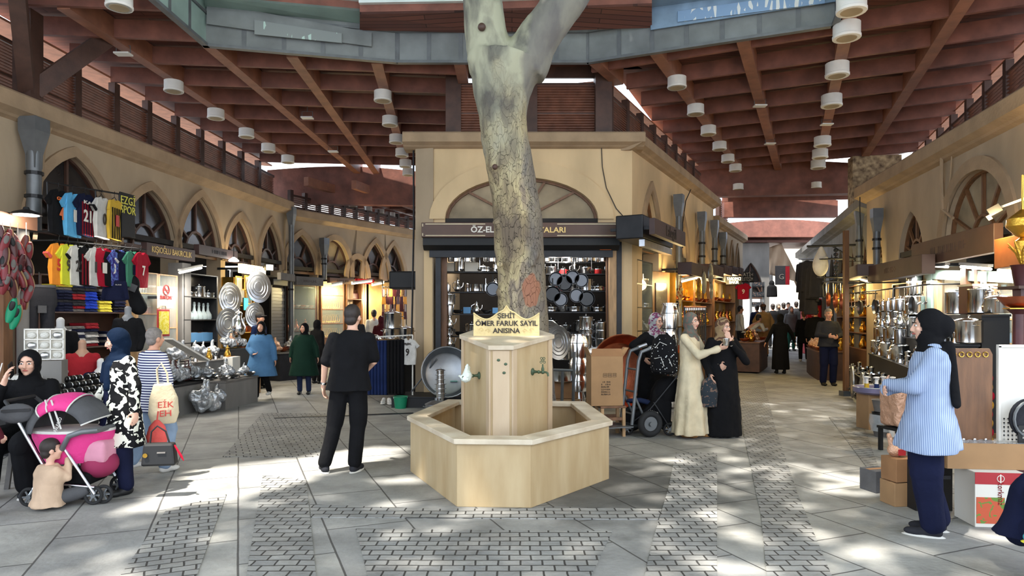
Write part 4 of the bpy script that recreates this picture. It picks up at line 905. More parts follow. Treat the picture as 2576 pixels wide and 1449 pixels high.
        for k in 'lr':
            a, e, w_ = J['sh'+k], J['el'+k], J['wr'+k]; lo = girth**.5
            if sleeve <= .5: m.cap(a, .068*s*lo, a.lerp(e, sleeve*2), .064*s*lo)
            elif sleeve > 0:
                m.cap(a, .067*s*lo, e, .056*s*lo); m.cap(e, .056*s*lo, e.lerp(w_, (sleeve-.5)*2-.04), .044*s*lo)
        me = remesh(m, vox, 3)
        if near:
            nv = [v.normal.copy() for v in me.vertices]
            for v, vn in zip(me.vertices, nv): v.co += vn*((mnoise.noise(Vector((v.co.x*9, v.co.y*9, v.co.z*3.2))+Vector((ph,0,0))))*.013+mnoise.noise(v.co*17)*.005)
        o = link('robe' if robe else 'top', me, M[top], t, True)
        if front:                                          # an open front that shows what is worn beneath
            f2 = MB(); rg2 = [(q[0], q[1]-q[4]*.34, q[2], q[3]*.5, q[4]*.72, q[5]) for q in rg]; rg2[0] = (rg[0][0], rg[0][1]-.01, rg[0][2], rg[0][3]*.8, rg[0][4]*.9, 0)
            f2.rings(rg2, 28, 0, 7, ph); link('inner_dress', remesh(f2, vox, 2), M[front], t, True)
    if legs:
        m = MB(); m.ell(pel-Vector((0,0,.02*s)), (.165*s*girth,.125*s*girth,.13*s))
        for k in 'lr':
            m.cap(J['hp'+k], .098*s*legw**.5*girth**.5, J['kn'+k], .078*s*legw); e = J['kn'+k].lerp(J['an'+k], .95); m.cap(J['kn'+k], .078*s*legw, e, .062*s*legw)
        me = remesh(m, vox, 3)
        if near:
            nv = [v.normal.copy() for v in me.vertices]
            for v, vn in zip(me.vertices, nv): v.co += vn*(mnoise.noise(Vector((v.co.x*8, v.co.y*8, v.co.z*4)))*.012)
        link('trousers', me, M[legs], t, True)
    if shoes:
        for k in 'lr':
            a = J['an'+k]; kn = J['kn'+k]; m = MB(); dirf = Vector((0,-1,0))
            if pose and 'toe'+k in pose: dirf = Vector(pose['toe'+k]).normalized()
            up = Vector((0,0,1)); up = (up-dirf*up.dot(dirf)).normalized() if abs(dirf.z) < .9 else Vector((0,-1,0)); lat = dirf.cross(up); Rm = Matrix((lat, -dirf, up)).transposed(); z0 = a-up*.045*s
            m.ell(z0+dirf*.03*s+up*.0*s, (.045*s,.075*s,.045*s), R=Rm); m.ell(z0+dirf*.11*s-up*.008*s, (.048*s,.085*s,.034*s), R=Rm); m.cap(z0, .045*s, a+up*.02*s, .046*s); m.ell(z0-dirf*.02*s, (.042*s,.05*s,.042*s), R=Rm)
            o = link('shoe', remesh(m, min(vox, .014), 2), M[shoes], t, True)
            if sole: m = MB(); m.ell(z0+dirf*.06*s-up*.036*s, (.052*s,.145*s,.018*s), 18, 6, Rm); m.build('sole', M[sole], o, True)
    if not headless:
        if hijab:
            m = MB(); m.ell(hd(0,.022,.022), (.094*s2,.112*s2,.118*s2), 20, 12, RH); m.ell(hd(0,.0,-.06), (.082*s2,.092*s2,.088*s2), 18, 10, RH); m.ell(hd(0,.05,-.03), (.085*s2,.085*s2,.1*s2), 16, 10, RH)
            m.cap(hd(0,.02,-.1), .085*s2, neck-Vector((0,0,.03*s)), .105*s); nb = neck-Vector((0,0,.05*s)); m.ell(nb, (.17*s,.115*s,.07*s)); m.ell(nb+Vector((0,-.045*s,-.06*s)), (.12*s,.085*s,.11*s))
            if drape == 'front': m.cap(nb+Vector((.02*s,-.09*s,-.08*s)), .075*s, nb+Vector((.03*s,-.13*s,-.27*s)), .045*s); m.cap(nb+Vector((-.06*s,-.09*s,-.06*s)), .06*s, nb+Vector((-.05*s,-.13*s,-.2*s)), .04*s)
            if drape == 'back': m.cap(nb+Vector((.07*s,.10*s,.04*s)), .05*s, nb+Vector((.1*s,.15*s,-.38*s)), .03*s); m.ell(hd(0,.1,.0), (.085*s2,.085*s2,.095*s2), R=RH)
            me = remesh(m, min(vox, .016)*.8, 3); bm = bmesh.new(); bm.from_mesh(me); RI = RH.transposed(); kill = []
            for v in bm.verts:
                q = RI @ (v.co-HC)/s2
                if q.y < -.02 and (q.x/.062)**2+((q.z+.012)/.088)**2 < 1: kill.append(v)
            bmesh.ops.delete(bm, geom=kill, context='VERTS'); bm.to_mesh(me); bm.free(); link('headscarf', me, M[hijab], t, True)
        elif not bald:
            m = MB(); m.ell(hd(0,.018,.036), (.082*s2,.1*s2,.098*s2), 20, 12, RH); m.ell(hd(0,.055,-.03), (.066*s2,.055*s2,.062*s2), R=RH); me = remesh(m, min(vox, .014)*.8, 2); bm = bmesh.new(); bm.from_mesh(me); RI = RH.transposed()
            kill = [v for v in bm.verts if (lambda q: q.y < -.03 and q.z < .055 or q.z < -.085)(RI @ (v.co-HC)/s2)]; bmesh.ops.delete(bm, geom=kill, context='VERTS'); bm.to_mesh(me); bm.free(); link('hair', me, M[hair], t, True)
        if cap:
            m = MB(); m.ell(hd(0,.015,.055), (.088*s2,.105*s2,.082*s2), 18, 10, RH); m.ell(hd(0,-.1,.055), (.07*s2,.075*s2,.012*s2), R=RH); link('cap', remesh(m, .012, 2), M[cap], t, True)
        if face:
            for sx in (-1, 1):
                e = MB(); e.ell(hd(.031*sx,-.079,.006), (.0155*s2,.009*s2,.0085*s2), R=RH); o = e.build('eye', M['eye_white'], t, True)
                e = MB(); e.ell(hd(.031*sx,-.086,.006), (.0075*s2,.004*s2,.0075*s2), R=RH); e.build('iris', M['eye_dark'], o, True)
                e = MB(); e.tube([hd(.013*sx,-.094,.024), hd(.03*sx,-.092,.031), hd(.05*sx,-.08,.025)], [.004*s2,.0048*s2,.003*s2], 6); e.build('eyebrow', M['brow'], t, True)
            e = MB(); e.tube([hd(-.022,-.084,-.058), hd(0,-.094,-.056), hd(.022,-.084,-.058)], [.003*s2,.0075*s2,.003*s2], 8); e.build('mouth', M['lips'], t, True)
    t['J'] = 0; del t['J']
    return t
def wpt(t, p): return Matrix.Translation(t.location) @ Euler(t.rotation_euler).to_matrix().to_4x4() @ Vector(p)
# the man in black seen from behind
mp = gnd(866, 1186); s_ = 1.0
man = person('man in black t-shirt and black trousers seen from behind, left of the fountain', (mp.x+.02, mp.y, 0), PI, 1.74, dict(pel=(-.03,0,.93), neck=(-.06,-.01,1.43), shl=(.12,0,1.35), shr=(-.24,0,1.35), ell=(.215,.0,1.09), wrl=(.26,-.1,.86), elr=(-.27,-.06,1.12), wrr=(-.16,-.26,1.02), hpl=(.06,0,.9), hpr=(-.12,0,.9), knl=(.12,-.02,.49), anl=(.2,.05,.085), knr=(-.12,-.02,.49), anr=(-.09,.03,.085), toel=(.45,-1,0), toer=(-.2,-1,0)), vox=.0115, top='c_black', sleeve=.42, hem=.83, girth=1.13, legs='c_black', legw=1.12, shoes='c_dgrey', sole='white_paint', skin='skin_pale', lh=((0,-.25,-1),(-1,0,0),.6), hy=-.2)
wq = MB(); wq.lathe([(.034,-.014),(.038,-.01),(.038,.01),(.034,.014)], 16, Vector((.252,-.087,.9))*1.02, Vector((.045,-.1,-.23)).to_track_quat('Z','Y').to_matrix()); wq.build('wrist_watch', M['steel'], man, True)
# woman in navy headscarf and cow-print cardigan
g = gnd(303, 1240)
nw = person('woman in navy headscarf and black-and-white blotched cardigan walking beside the pink stroller', (g.x, g.y, 0), math.radians(-32), 1.5, dict(ell=(.27,.0,1.12), wrl=(.31,-.02,.88), elr=(-.26,.0,1.12), wrr=(-.26,-.12,.92), neck=(0,-.01,1.43), knl=(.1,-.04,.49), anl=(.12,.0,.085), anr=(-.12,.1,.085)), hy=-.45, hp=.22, vox=.0115, hijab='c_teal', drape='front', top='cow', front='c_navy', hem=.50, flare=1.9, girth=1.18, legs='c_navy', legw=1.3, shoes='black', skin='skin_pale', fold=.03)
# woman on the phone, seated
g = at(66, 905, 6.15)
sw = person('seated woman in black headscarf and coat talking on a phone and holding an ice-cream cone', (g.x-.17, 6.42, 0), math.radians(14), 1.72, dict(pel=(0,.05,.50), neck=(0,.03,1.0), head=(.0,0,1.15), shl=(.18,.03,.94), shr=(-.18,.03,.94), elr=(-.26,-.16,.72), wrr=(-.115,-.2,1.0), ell=(.26,-.1,.68), wrl=(.1,-.33,.75), hpl=(.1,.0,.48), hpr=(-.1,.0,.48), knl=(.14,-.42,.46), knr=(-.16,-.40,.46), anl=(.15,-.36,.085), anr=(-.16,-.44,.085)), vox=.0115, hijab='c_black', top='c_black', girth=1.15, hem=.86, sleeve=.93, legs='c_black', legw=1.7, shoes='black', sole='white_paint', skin='skin_pale', hy=.05, rh=((.25,.0,1),(1,.3,0),.55), lh=((-1,-.25,.05),(0,-.3,1),1.0))
ph_ = thing('mobile_phone', 'dark mobile phone held to the ear of the seated woman', 'phone', wpt(sw, (-.105,-.1,1.115)), math.radians(14))
mb = MB(); mb.box((0,0,0), (.012,.075,.15), R=Euler((.5,.1,0)).to_matrix()); mb.build('case', M['black'], ph_, bevel=.004)
cn = thing('ice_cream_cone', 'wafer ice-cream cone in the hand of the seated woman', 'ice cream', wpt(sw, (.03,-.385,.70)))
mb = MB(); mb.lathe([(.006,-.03),(.012,0),(.028,.09),(.03,.10)], 14); mb.build('wafer', M['cardboard'], cn, True)
mb = MB(); mb.ell((0,0,.105), (.027,.027,.022)); mb.build('scoop', M['c_beige'], cn, True)
# toddler on the ground, and another child cut by the frame
g = gnd(132, 1281)
td = person('toddler in a beige sweater sitting on the paving with back turned', (g.x-.05, g.y+.02, 0), PI-.35, .92, dict(pel=(0,0,.16), neck=(0,-.03,.68), head=(0,-.06,.9), shl=(.165,-.02,.6), shr=(-.165,-.02,.6), ell=(.25,-.1,.38), wrl=(.2,-.28,.24), elr=(-.24,-.14,.46), wrr=(-.1,-.26,.76), hpl=(.12,-.05,.15), hpr=(-.12,-.05,.15), knl=(.36,-.3,.24), knr=(-.34,-.34,.22), anl=(.1,-.5,.1), anr=(-.1,-.5,.1), toel=(0,-.4,1), toer=(0,-.4,1)), vox=.0105, top='c_beige', hem=.82, girth=1.45, legs='c_grey', legw=1.15, shoes='c_grey', hscale=1.45, skin='skin_pale', hy=-.5, face=False)
g = gnd(-52, 1300)
person('small child at the frame edge lifting a bent arm', (g.x, g.y, 0), PI/2-.4, .95, dict(ell=(.24,-.12,1.05), wrl=(.16,-.32,1.12), elr=(-.28,-.1,1.05), wrr=(-.2,-.38,1.1)), vox=.014, top='c_maroon', legs='c_grey', hscale=1.35, skin='skin_pale', shoes='c_white', sleeve=.45, face=False)
# striped shirt behind her
g = gnd(408, 1196)
st = person('grey-haired person in a striped shirt and pale jeans walking behind the woman in navy', (g.x-.16, g.y+.15, 0), PI-.5, 1.5, dict(ell=(.25,.0,1.1), elr=(-.26,.0,1.1), knr=(-.1,-.12,.5), anr=(-.12,-.05,.085), anl=(.1,.22,.16), knl=(.09,.0,.48)), vox=.013, top='hstripes', hem=.72, girth=1.08, legs='c_jeans', legw=1.25, shoes='c_white', hair='hair_grey', face=False)
# blue shirt, green coat
g = gnd(657, 1006)
person('woman in long blue shirt and white shoes walking towards the camera up the near street', (g.x, g.y, 0), .05, 1.53, dict(ell=(.27,-.0,1.12), wrl=(.3,-.0,.88), elr=(-.27,.0,1.12), wrr=(-.12,-.2,1.0), knl=(.1,-.02,.5), anl=(.1,.25,.17), knr=(-.08,-.05,.49), anr=(-.07,-.12,.085)), vox=.014, hijab='c_black', top='c_blue', hem=.52, girth=1.32, flare=2, legs='c_black', legw=1.0, shoes='white_paint', skin='skin', rh=((1,-.2,.1),(0,-.2,1),.9))
g = gnd(765, 992)
person('woman in dark green coat and black headscarf walking behind the one in blue', (g.x, g.y, 0), .1, 1.49, dict(ell=(.29,-.02,1.12), wrl=(.33,-.05,.9), elr=(-.28,.02,1.12), wrr=(-.3,-.05,.9)), vox=.015, hijab='c_black', top='c_green', hem=.45, girth=1.35, flare=2, legs='c_djeans', shoes='black', hy=-.5, face=True)
# others in the near street
person('man in a flat cap and navy sweater standing at the copper stall', (-5.75, 15.4, 0), 1.3, 1.72, vox=.018, top='c_navyblue', cap='c_dgrey', legs='c_black', face=False)
person('dark-haired man in grey jacket walking away before the gold window', (-4.2, 18.2, 0), PI, 1.72, vox=.02, top='c_dgrey', girth=1.2, legs='c_black')
person('person in black carrying a shoulder bag beyond the woman in green', (-4.75, 16.5, 0), PI-.6, 1.55, vox=.02, top='c_black', girth=1.3, hem=.5, hijab='c_black', legs='c_black', face=False)
person('person in a maroon jacket with back turned by the belt stall', (-3.75, 19.4, 0), PI, 1.66, vox=.02, top='c_maroon', girth=1.1, hijab='c_maroon', legs='c_black', face=False)
person('man in white shirt standing in the lit doorway of the belt shop', (-4.15, 20.3, fz(20.3)), PI+.3, 1.78, vox=.02, top='c_white', legs='c_dgrey')
# the three women right of the fountain
mw = person('woman in black with a purple floral headscarf leaning on the hand truck', (2.08, 9.98, 0), .35, 1.67, dict(neck=(.02,-.04,1.43), elr=(-.36,-.02,1.22), wrr=(-.24,-.14,1.04), ell=(.3,.0,1.12), wrl=(.2,-.12,.95)), vox=.0125, hijab='floral', top='c_black', robe=True, hem=.12, flare=1.1, girth=1.12, legs=None, skin='skin_pale', hy=.25, hp=.1)
gl = MB(); 
for sx in (-1, 1): gl.tube([Vector((sx*.032+.024*math.cos(a*PI/6), 0, .02*math.sin(a*PI/6))) for a in range(12)], .0025, 5, closed=True)
gl.tube([(-.01,0,0),(.01,0,0)], .002, 5); o = gl.build('spectacles', M['c_maroon'], mw); o.location = Vector((.045,-.165,1.545)); o.rotation_euler = (0,0,.25)
g = gnd(1738, 1098)
cw = person('woman in long cream coat with a black dotted backpack, holding out a glass', (g.x, g.y, 0), .95, 1.67, dict(elr=(-.22,-.18,1.13), wrr=(-.08,-.42,1.22), ell=(.24,-.12,1.12), wrl=(.14,-.34,1.0), anl=(.08,-.06,.085), anr=(-.1,.05,.085)), vox=.0125, hijab='check', drape=None, top='c_cream', robe=True, hem=.05, flare=1.25, girth=1.08, legs='c_beige', shoes='c_tan', skin='skin_pale', hy=-.3, rh=((.1,-1,.3),(.6,0,.8),.9), fold=.035)
g = gnd(1818, 1098)
aw = person('woman in black abaya with a gold headscarf pressing a hand to her cheek', (g.x, g.y, 0), .1, 1.6, dict(ell=(.30,-.12,1.08), wrl=(.02,-.2,1.36), elr=(-.27,.02,1.1), wrr=(-.24,-.12,.9), neck=(0,0,1.43)), vox=.0125, hijab='striped_scarf', top='c_black', robe=True, hem=.02, flare=1.15, girth=1.15, legs=None, shoes='c_white', skin='skin_pale', lh=((-.35,-.02,1),(.2,.9,.2),.3), hy=.45, hp=.18)
# the near woman on the right
g = gnd(2326, 1342)
bw = person('woman in black headscarf, oversized blue striped shirt and black trousers looking into the display', (g.x+.03, g.y, 0), math.radians(-118), 1.66, dict(ell=(.2,-.1,1.13), wrl=(.02,-.27,1.12), elr=(-.2,-.1,1.13), wrr=(-.02,-.28,1.08), neck=(0,.02,1.43), anl=(.09,.02,.085), anr=(-.09,.06,.085)), vox=.0125, hijab='c_black', drape='back', top='vstripes', hem=.66, flare=2.6, girth=1.22, legs='c_navy', legw=1.45, shoes='c_dgrey', sole='white_paint', skin='skin_pale', hy=.12, lh=((-1,-.2,0),(0,1,0),.4), rh=((1,-.2,0),(0,1,0),.4))
# the crouching figure cut by the frame
person('child in navy clothes squatting at the very edge of the picture', (3.3, 4.2, 0), .3, 1.15, dict(pel=(0,.12,.42), neck=(0,-.02,.95), head=(.02,-.06,1.12), shl=(.17,0,.88), shr=(-.17,0,.88), elr=(-.3,-.15,.7), wrr=(-.2,-.4,.55), ell=(.3,-.15,.7), wrl=(.2,-.4,.55), knl=(.2,-.32,.6), knr=(-.24,-.3,.56), anl=(.16,-.1,.085), anr=(-.22,-.1,.085)), vox=.014, top='c_navy', girth=1.6, legs='c_navy', legw=1.7, hscale=1.25, face=False)
# people along the right street
def rg(px, Y): return ((px-CX)/F*Y, Y, fz(Y))
person('woman in black abaya walking away up the right street with shopping bags', rg(1963, 19.3), PI-.15, 1.7, dict(ell=(.3,.1,1.12), wrl=(.42,.14,.9), elr=(-.33,-.05,1.12), wrr=(-.42,-.12,.9)), vox=.016, hijab='c_black', top='c_black', robe=True, hem=.12, flare=1.0, girth=1.1, legs=None, shoes='black')
person('man in dark grey sweater facing us and examining a metal jug', rg(2084, 16.0), -.1, 1.82, dict(elr=(-.25,-.04,1.12), wrr=(-.1,-.26,1.1), ell=(.25,-.04,1.12), wrl=(.1,-.26,1.08)), vox=.015, top='c_dgrey', legs='c_navy', legw=1.2, girth=1.15, hair='hair_grey', face=True)
person('man in mustard sweater and tan trousers walking away with back turned', rg(1920, 23.6), PI, 1.84, dict(ell=(.3,.02,1.13), elr=(-.3,.02,1.13)), vox=.018, top='c_khaki', girth=1.3, legs='c_tan', cap='c_brown')
person('man in white shirt bending over the copper stall', rg(1886, 22.6), 1.9, 1.74, dict(pel=(0,.08,.93), neck=(.0,-.34,1.22), ell=(.2,-.4,.98), wrl=(.15,-.56,.95), elr=(-.2,-.4,.98), wrr=(-.1,-.6,1.0)), vox=.018, top='c_white', legs='c_dgrey')
person('standing person in pale shirt behind the bending man', rg(1862, 23.6), 1.6, 1.78, vox=.02, top='c_white', legs='c_dgrey')
person('woman in black with loose brown hair beside the man in the orange cap', rg(2022, 22.2), PI-.3, 1.66, vox=.018, top='c_black', hem=.6, legs='c_black', hair='c_brown', shoes='c_white')
person('man in black jacket and orange cap with back turned', rg(2052, 20.4), PI-.5, 1.84, vox=.018, top='c_black', girth=1.2, legs='c_dgrey', cap='c_orange')
person('woman in grey shawl and teal skirt coming down the right street', rg(1990, 25.6), 0, 1.68, vox=.02, hijab='c_scarf', top='c_grey', hem=.7, girth=1.2, legs='c_tealskirt', face=False)
for i, (px, Y, H, c, h) in enumerate(((1944,26.4,1.75,'c_black',0),(1958,28.0,1.7,'c_dgrey',1),(1971,26.8,1.78,'c_black',0),(1983,29.0,1.72,'c_maroon',0),(2003,27.6,1.8,'c_dgrey',0),(2016,26.4,1.76,'c_black',0),(1904,25.4,1.75,'c_navy',0))):
    person(['man in black nearest the grey end wall','woman in grey coat third row of the far crowd','tall man in black in the middle of the far crowd','person in maroon at the bright passage mouth','man in dark grey jacket before the bright passage','man in black beside the red fridge','person in navy walking next to the mustard sweater'][i], rg(px, Y), 0 if i % 2 else PI, H, vox=.026, top=c, legs='c_black', hijab='c_scarf' if h else None, girth=1.2, group='people far up the right street', face=False, hands=False)
# ---------------------------------------------------------------- goods: prototypes
mat('wrap', (168,172,176), .2, .6, var=.3, scale=14, bump=1.0, bscale=30); mat('enamel_red', (150,34,36), .3); mat('enamel_black', (24,25,27), .3, .2); mat('glassware', (214,228,228), .06, .0, alpha=.5, bump=.4, bscale=60); mat('gold_goods', (230,178,70), .28, .85, bump=.5, bscale=40); mat('paper', (222,218,208), .8); mat('blue_box', (96,150,196), .6); mat('red_box', (168,36,44), .6); mat('green_plastic', (22,134,96), .45); mat('yellow', (222,206,60), .8); mat('pearl', (206,204,196), .3, bump=.6, bscale=50)
PARK = []
def proto(name, cat): o = thing(name, 'x', cat, (0, 0, 0)); PARK.append(o); return o
def lathe_thing(name, cat, prof, m, n=18, extra=None):
    t = proto(name, cat); mb = MB(); mb.lathe(prof, n); mb.build('body', M[m], t, True)
    if extra: extra(t)
    return t
def handles(t, r, z, m='steel', w=.03):
    for sx in (-1, 1): mb = MB(); mb.tube([(sx*r, -w, z), (sx*(r+.03), -w*.8, z+.005), (sx*(r+.035), 0, z+.006), (sx*(r+.03), w*.8, z+.005), (sx*r, w, z)], .006, 6); mb.build('handle', M[m], t, True)
def lid(t, r, z, h=.04, m='steel'):
    mb = MB(); mb.lathe([(r*1.02, z), (r*1.02, z+.008), (r*.8, z+h*.6), (r*.3, z+h), (.001, z+h)], 18); o = mb.build('lid', M[m], t, True)
    mb = MB(); mb.lathe([(.01, z+h), (.008, z+h+.015), (.018, z+h+.025), (.014, z+h+.035), (.001, z+h+.036)], 10); mb.build('knob', M[m], o, True)
def pot(name='cooking_pot', r=.13, h=.15, m='steel', lidded=True, cat='pot'):
    t = lathe_thing(name, cat, [(r*.92,0),(r,.012),(r,h-.006),(r*1.03,h),(r*.98,h),(r*.97,.02),(.001,.02)] , m); handles(t, r, h*.78, m)
    if lidded: lid(t, r, h)
    return t
P_pot = pot(); P_casserole = pot('casserole', .15, .1); P_stock = pot('stock_pot', .15, .26); P_open = pot('open_pot', .16, .17, lidded=False); P_blackpot = pot('black_pot', .2, .15, 'enamel_black', False); P_redpot = pot('red_saucepan', .09, .1, 'enamel_red'); P_coppot = pot('copper_pot', .12, .14, 'copper')
P_bowl = lathe_thing('bowl', 'bowl', [(.05,0),(.09,.02),(.13,.07),(.14,.085),(.133,.085),(.08,.025),(.001,.02)], 'steel')
P_copbowl = lathe_thing('copper_bowl', 'bowl', [(.05,0),(.09,.02),(.13,.07),(.14,.085),(.133,.085),(.08,.025),(.001,.02)], 'copper')
P_canister = lathe_thing('canister', 'canister', [(.06,0),(.062,.01),(.062,.15),(.055,.155)], 'steel', extra=lambda t: lid(t, .062, .155, .02))
P_cup = lathe_thing('cup', 'cup', [(.028,0),(.032,.005),(.036,.08),(.033,.08),(.03,.01),(.001,.008)], 'steel')
P_goblet = lathe_thing('goblet', 'goblet', [(.035,0),(.034,.006),(.008,.015),(.008,.07),(.03,.09),(.038,.15),(.035,.15),(.02,.095),(.001,.09)], 'steel')
P_decanter = lathe_thing('decanter', 'decanter', [(.045,0),(.055,.02),(.05,.07),(.02,.12),(.014,.17),(.02,.2),(.012,.2)], 'glassware', extra=lambda t: (lambda mb: (mb.ell((0,0,.215), (.016,.016,.02)), mb.build('stopper', M['glassware'], t, True)))(MB()))
def spouted(name, m, k=1.0):
    t = lathe_thing(name, 'jug', [(.05*k,0),(.075*k,.03*k),(.08*k,.09*k),(.05*k,.16*k),(.035*k,.2*k),(.045*k,.24*k),(.04*k,.24*k)], m)
    mb = MB(); mb.tube([(.07*k,0,.08*k),(.12*k,0,.13*k),(.13*k,0,.2*k)], [.018*k,.012*k,.008*k], 8); mb.build('spout', M[m], t, True)
    mb = MB(); mb.tube([(-.07*k,0,.06*k),(-.12*k,0,.1*k),(-.12*k,0,.18*k),(-.045*k,0,.22*k)], .008*k, 6); mb.build('handle', M[m], t, True); lid(t, .042*k, .24*k, .03, m); return t
P_jug = spouted('metal_jug', 'steel'); P_brassjug = spouted('brass_jug', 'brass'); P_copjug = spouted('copper_jug', 'copper')
def moka():
    t = proto('moka_pot', 'coffee pot')
    for nm, pr, m in (('base', [(.05,0),(.052,.005),(.042,.075),(.045,.08)], 'steel'), ('top', [(.042,.08),(.036,.09),(.05,.17),(.048,.172),(.001,.19)], 'steel')): mb = MB(); mb.lathe(pr, 8); mb.build(nm, M[m], t)
    mb = MB(); mb.tube([(-.045,0,.16),(-.085,0,.155),(-.09,0,.1)], .008, 6); mb.build('handle', M['black'], t, True); return t
P_moka = moka()
def ladle():
    t = proto('ladle', 'ladle'); mb = MB(); mb.tube([(0,0,0),(0,.005,-.26)], .005, 6); mb.build('handle', M['steel'], t, True); mb = MB(); mb.lathe([(.001,-.03),(.03,-.02),(.038,0),(.035,0),(.001,-.024)], 12, (0,-.02,-.27), Euler((.6,0,0)).to_matrix()); mb.build('scoop', M['steel'], t, True); return t
P_ladle = ladle()
def pan(name='frying_pan', r=.14, m='steel', hm='black'):
    t = proto(name, 'pan'); R = Euler((PI/2, 0, 0)).to_matrix()
    mb = MB(); mb.lathe([(r*.85,0),(r,.045),(r*.97,.045),(r*.82,.006),(.001,.006)], 22, (0,0,-r-.16), R); mb.build('dish', M[m], t, True)
    mb = MB(); mb.bar((0,-.03,-.16), (0,-.02,0), .022, .012, (0,1,0)); mb.build('handle', M[hm], t); return t
mat('dark_steel', (96,98,102), .38, .9); P_pan = pan(m='dark_steel'); P_coppan = pan('copper_pan', .15, 'copper', 'brass'); P_blackpan = pan('black_pan', .16, 'enamel_black')
def plate(name='engraved_tray', m='steel_soft', r=.3):
    """round tray standing on edge, facing -Y, with engraved rings"""
    t = proto(name, 'tray'); R = Euler((PI/2, 0, 0)).to_matrix(); mb = MB(); mb.lathe([(r,0),(r,.02),(r*.95,.018),(r*.85,.004),(.001,.004)], 36, (0,0,r), R); mb.build('disc', M[m], t, True)
    for k in (.72, .5, .3): mb = MB(); mb.lathe([(r*k,.004),(r*(k+.03),.012),(r*(k+.06),.004)], 36, (0,0,r), R, cap=False); mb.build('engraved_ring', M[m], t, True)
    return t
P_tray = plate(); P_greytray = plate('dark_round_tray', 'aluminium', .3); P_brasstray = plate('brass_round_tray', 'brass', .25)
def flat_tray():
    t = lathe_thing('serving_tray', 'tray', [(.19,0),(.21,.012),(.215,.018),(.2,.018),(.185,.006),(.001,.006)], 'steel', 24); return t
P_ftray = flat_tray()
def bagged(seed, m='wrap'):
    rd = random.Random(seed); mb = MB()
    for i in range(6): mb.ell((rd.uniform(-.08,.08), rd.uniform(-.07,.07), .07+rd.uniform(0,.11)), (rd.uniform(.06,.1), rd.uniform(.06,.09), rd.uniform(.05,.08)))
    mb.cap((0,0,.2), .04, (rd.uniform(-.03,.03),0,.3), .02); me = remesh(mb, .014, 1); nv = [v.normal.copy() for v in me.vertices]
    for v, vn in zip(me.vertices, nv): v.co += vn*mnoise.noise(v.co*22+Vector((seed,0,0)))*.022
    t = proto('bagged_metalware', 'bagged goods'); link('wrapping', me, M[m], t, True); mb = MB(); mb.lathe([(.022,.24),(.022,.255)], 8); mb.build('tie', M['white_paint'], t); return t
P_bag = [bagged(k) for k in (1, 2, 3)]
mat('wrap_warm', (206,160,130), .22, .2, bump=1.0, bscale=30); P_wbag = bagged(5, 'wrap_warm')
def carton(name, d, m='cardboard', text_=None, tape=True):
    t = proto(name, 'box'); mb = MB(); mb.box((0,0,d[2]/2), d); mb.build('carton', M[m], t, bevel=.006)
    if tape: mb = MB(); mb.box((0,0,d[2]+.001), (d[0]*1.002,.05,.004)); mb.build('tape', M['cardboard_dark'], t)
    return t
P_box = carton('cardboard_box', (.34,.26,.24)); P_gbox = carton('gift_box', (.16,.1,.14), 'blue_box'); P_rbox = carton('red_box', (.24,.2,.12), 'red_box'); P_wbox = carton('white_box', (.3,.22,.2), 'paper')
def shelf_unit(lab, w_, d, h, n, m='dark_metal', back=None, cat='shelves'):
    t = thing('shelf_unit', lab, cat, (0,0,0)); 
    for i in range(n): mb = MB(); mb.box((0,0,h*(i+.0)/(max(1,n-1))+.0 if n > 1 else h), (w_, d, .02)); mb.build('shelf', M[m], t)
    for sx in (-1, 1):
        for sy in (-1, 1): mb = MB(); mb.box((sx*(w_/2-.012), sy*(d/2-.012), h/2), (.024,.024,h)); mb.build('upright', M[m], t)
    if back: mb = MB(); mb.box((0, d/2, h/2), (w_, .015, h)); mb.build('back_panel', M[back], t)
    return t
def table(lab, w_, d, h, top='wood_brown', legm='dark_metal', skirt=None, loc=(0,0,0), rz=0):
    t = thing('display_table', lab, 'table', loc, rz); mb = MB(); mb.box((0,0,h-.015), (w_, d, .03)); mb.build('table_top', M[top], t)
    if skirt: mb = MB(); mb.box((0,0,(h-.03)/2), (w_*.97, d*.95, h-.03)); mb.build('skirt', M[skirt], t)
    else:
        for sx in (-1, 1):
            for sy in (-1, 1): mb = MB(); mb.box((sx*(w_/2-.03), sy*(d/2-.03), (h-.03)/2), (.04,.04,h-.03)); mb.build('leg', M[legm], t)
    return t
def strokes(par, c, w_, h, rows, m, n=8):
    """worn or tiny print that cannot be read: short strokes in rows"""
    rd = random.Random(int(w_*1000)+n); mb = MB(); rh = h/rows
    for r in range(rows):
        for i in range(n):
            x = c[0]-w_/2+w_*(i+.5)/n; z = c[2]+h/2-rh*(r+.5); q = rh*.62
            if rd.random() < .12: continue
            mb.box((x-w_/n*.2, c[1], z), (w_/n*.18, .004, q))
            k = rd.choice((-1, 0, 1, 2))
            if k < 2: mb.box((x+w_/n*.05, c[1], z+k*q*.42), (w_/n*.5, .004, q*.18))
            if k >= 1: mb.box((x+w_/n*.25, c[1], z), (w_/n*.16, .004, q))
    return mb.build('worn_lettering', M[m], par)
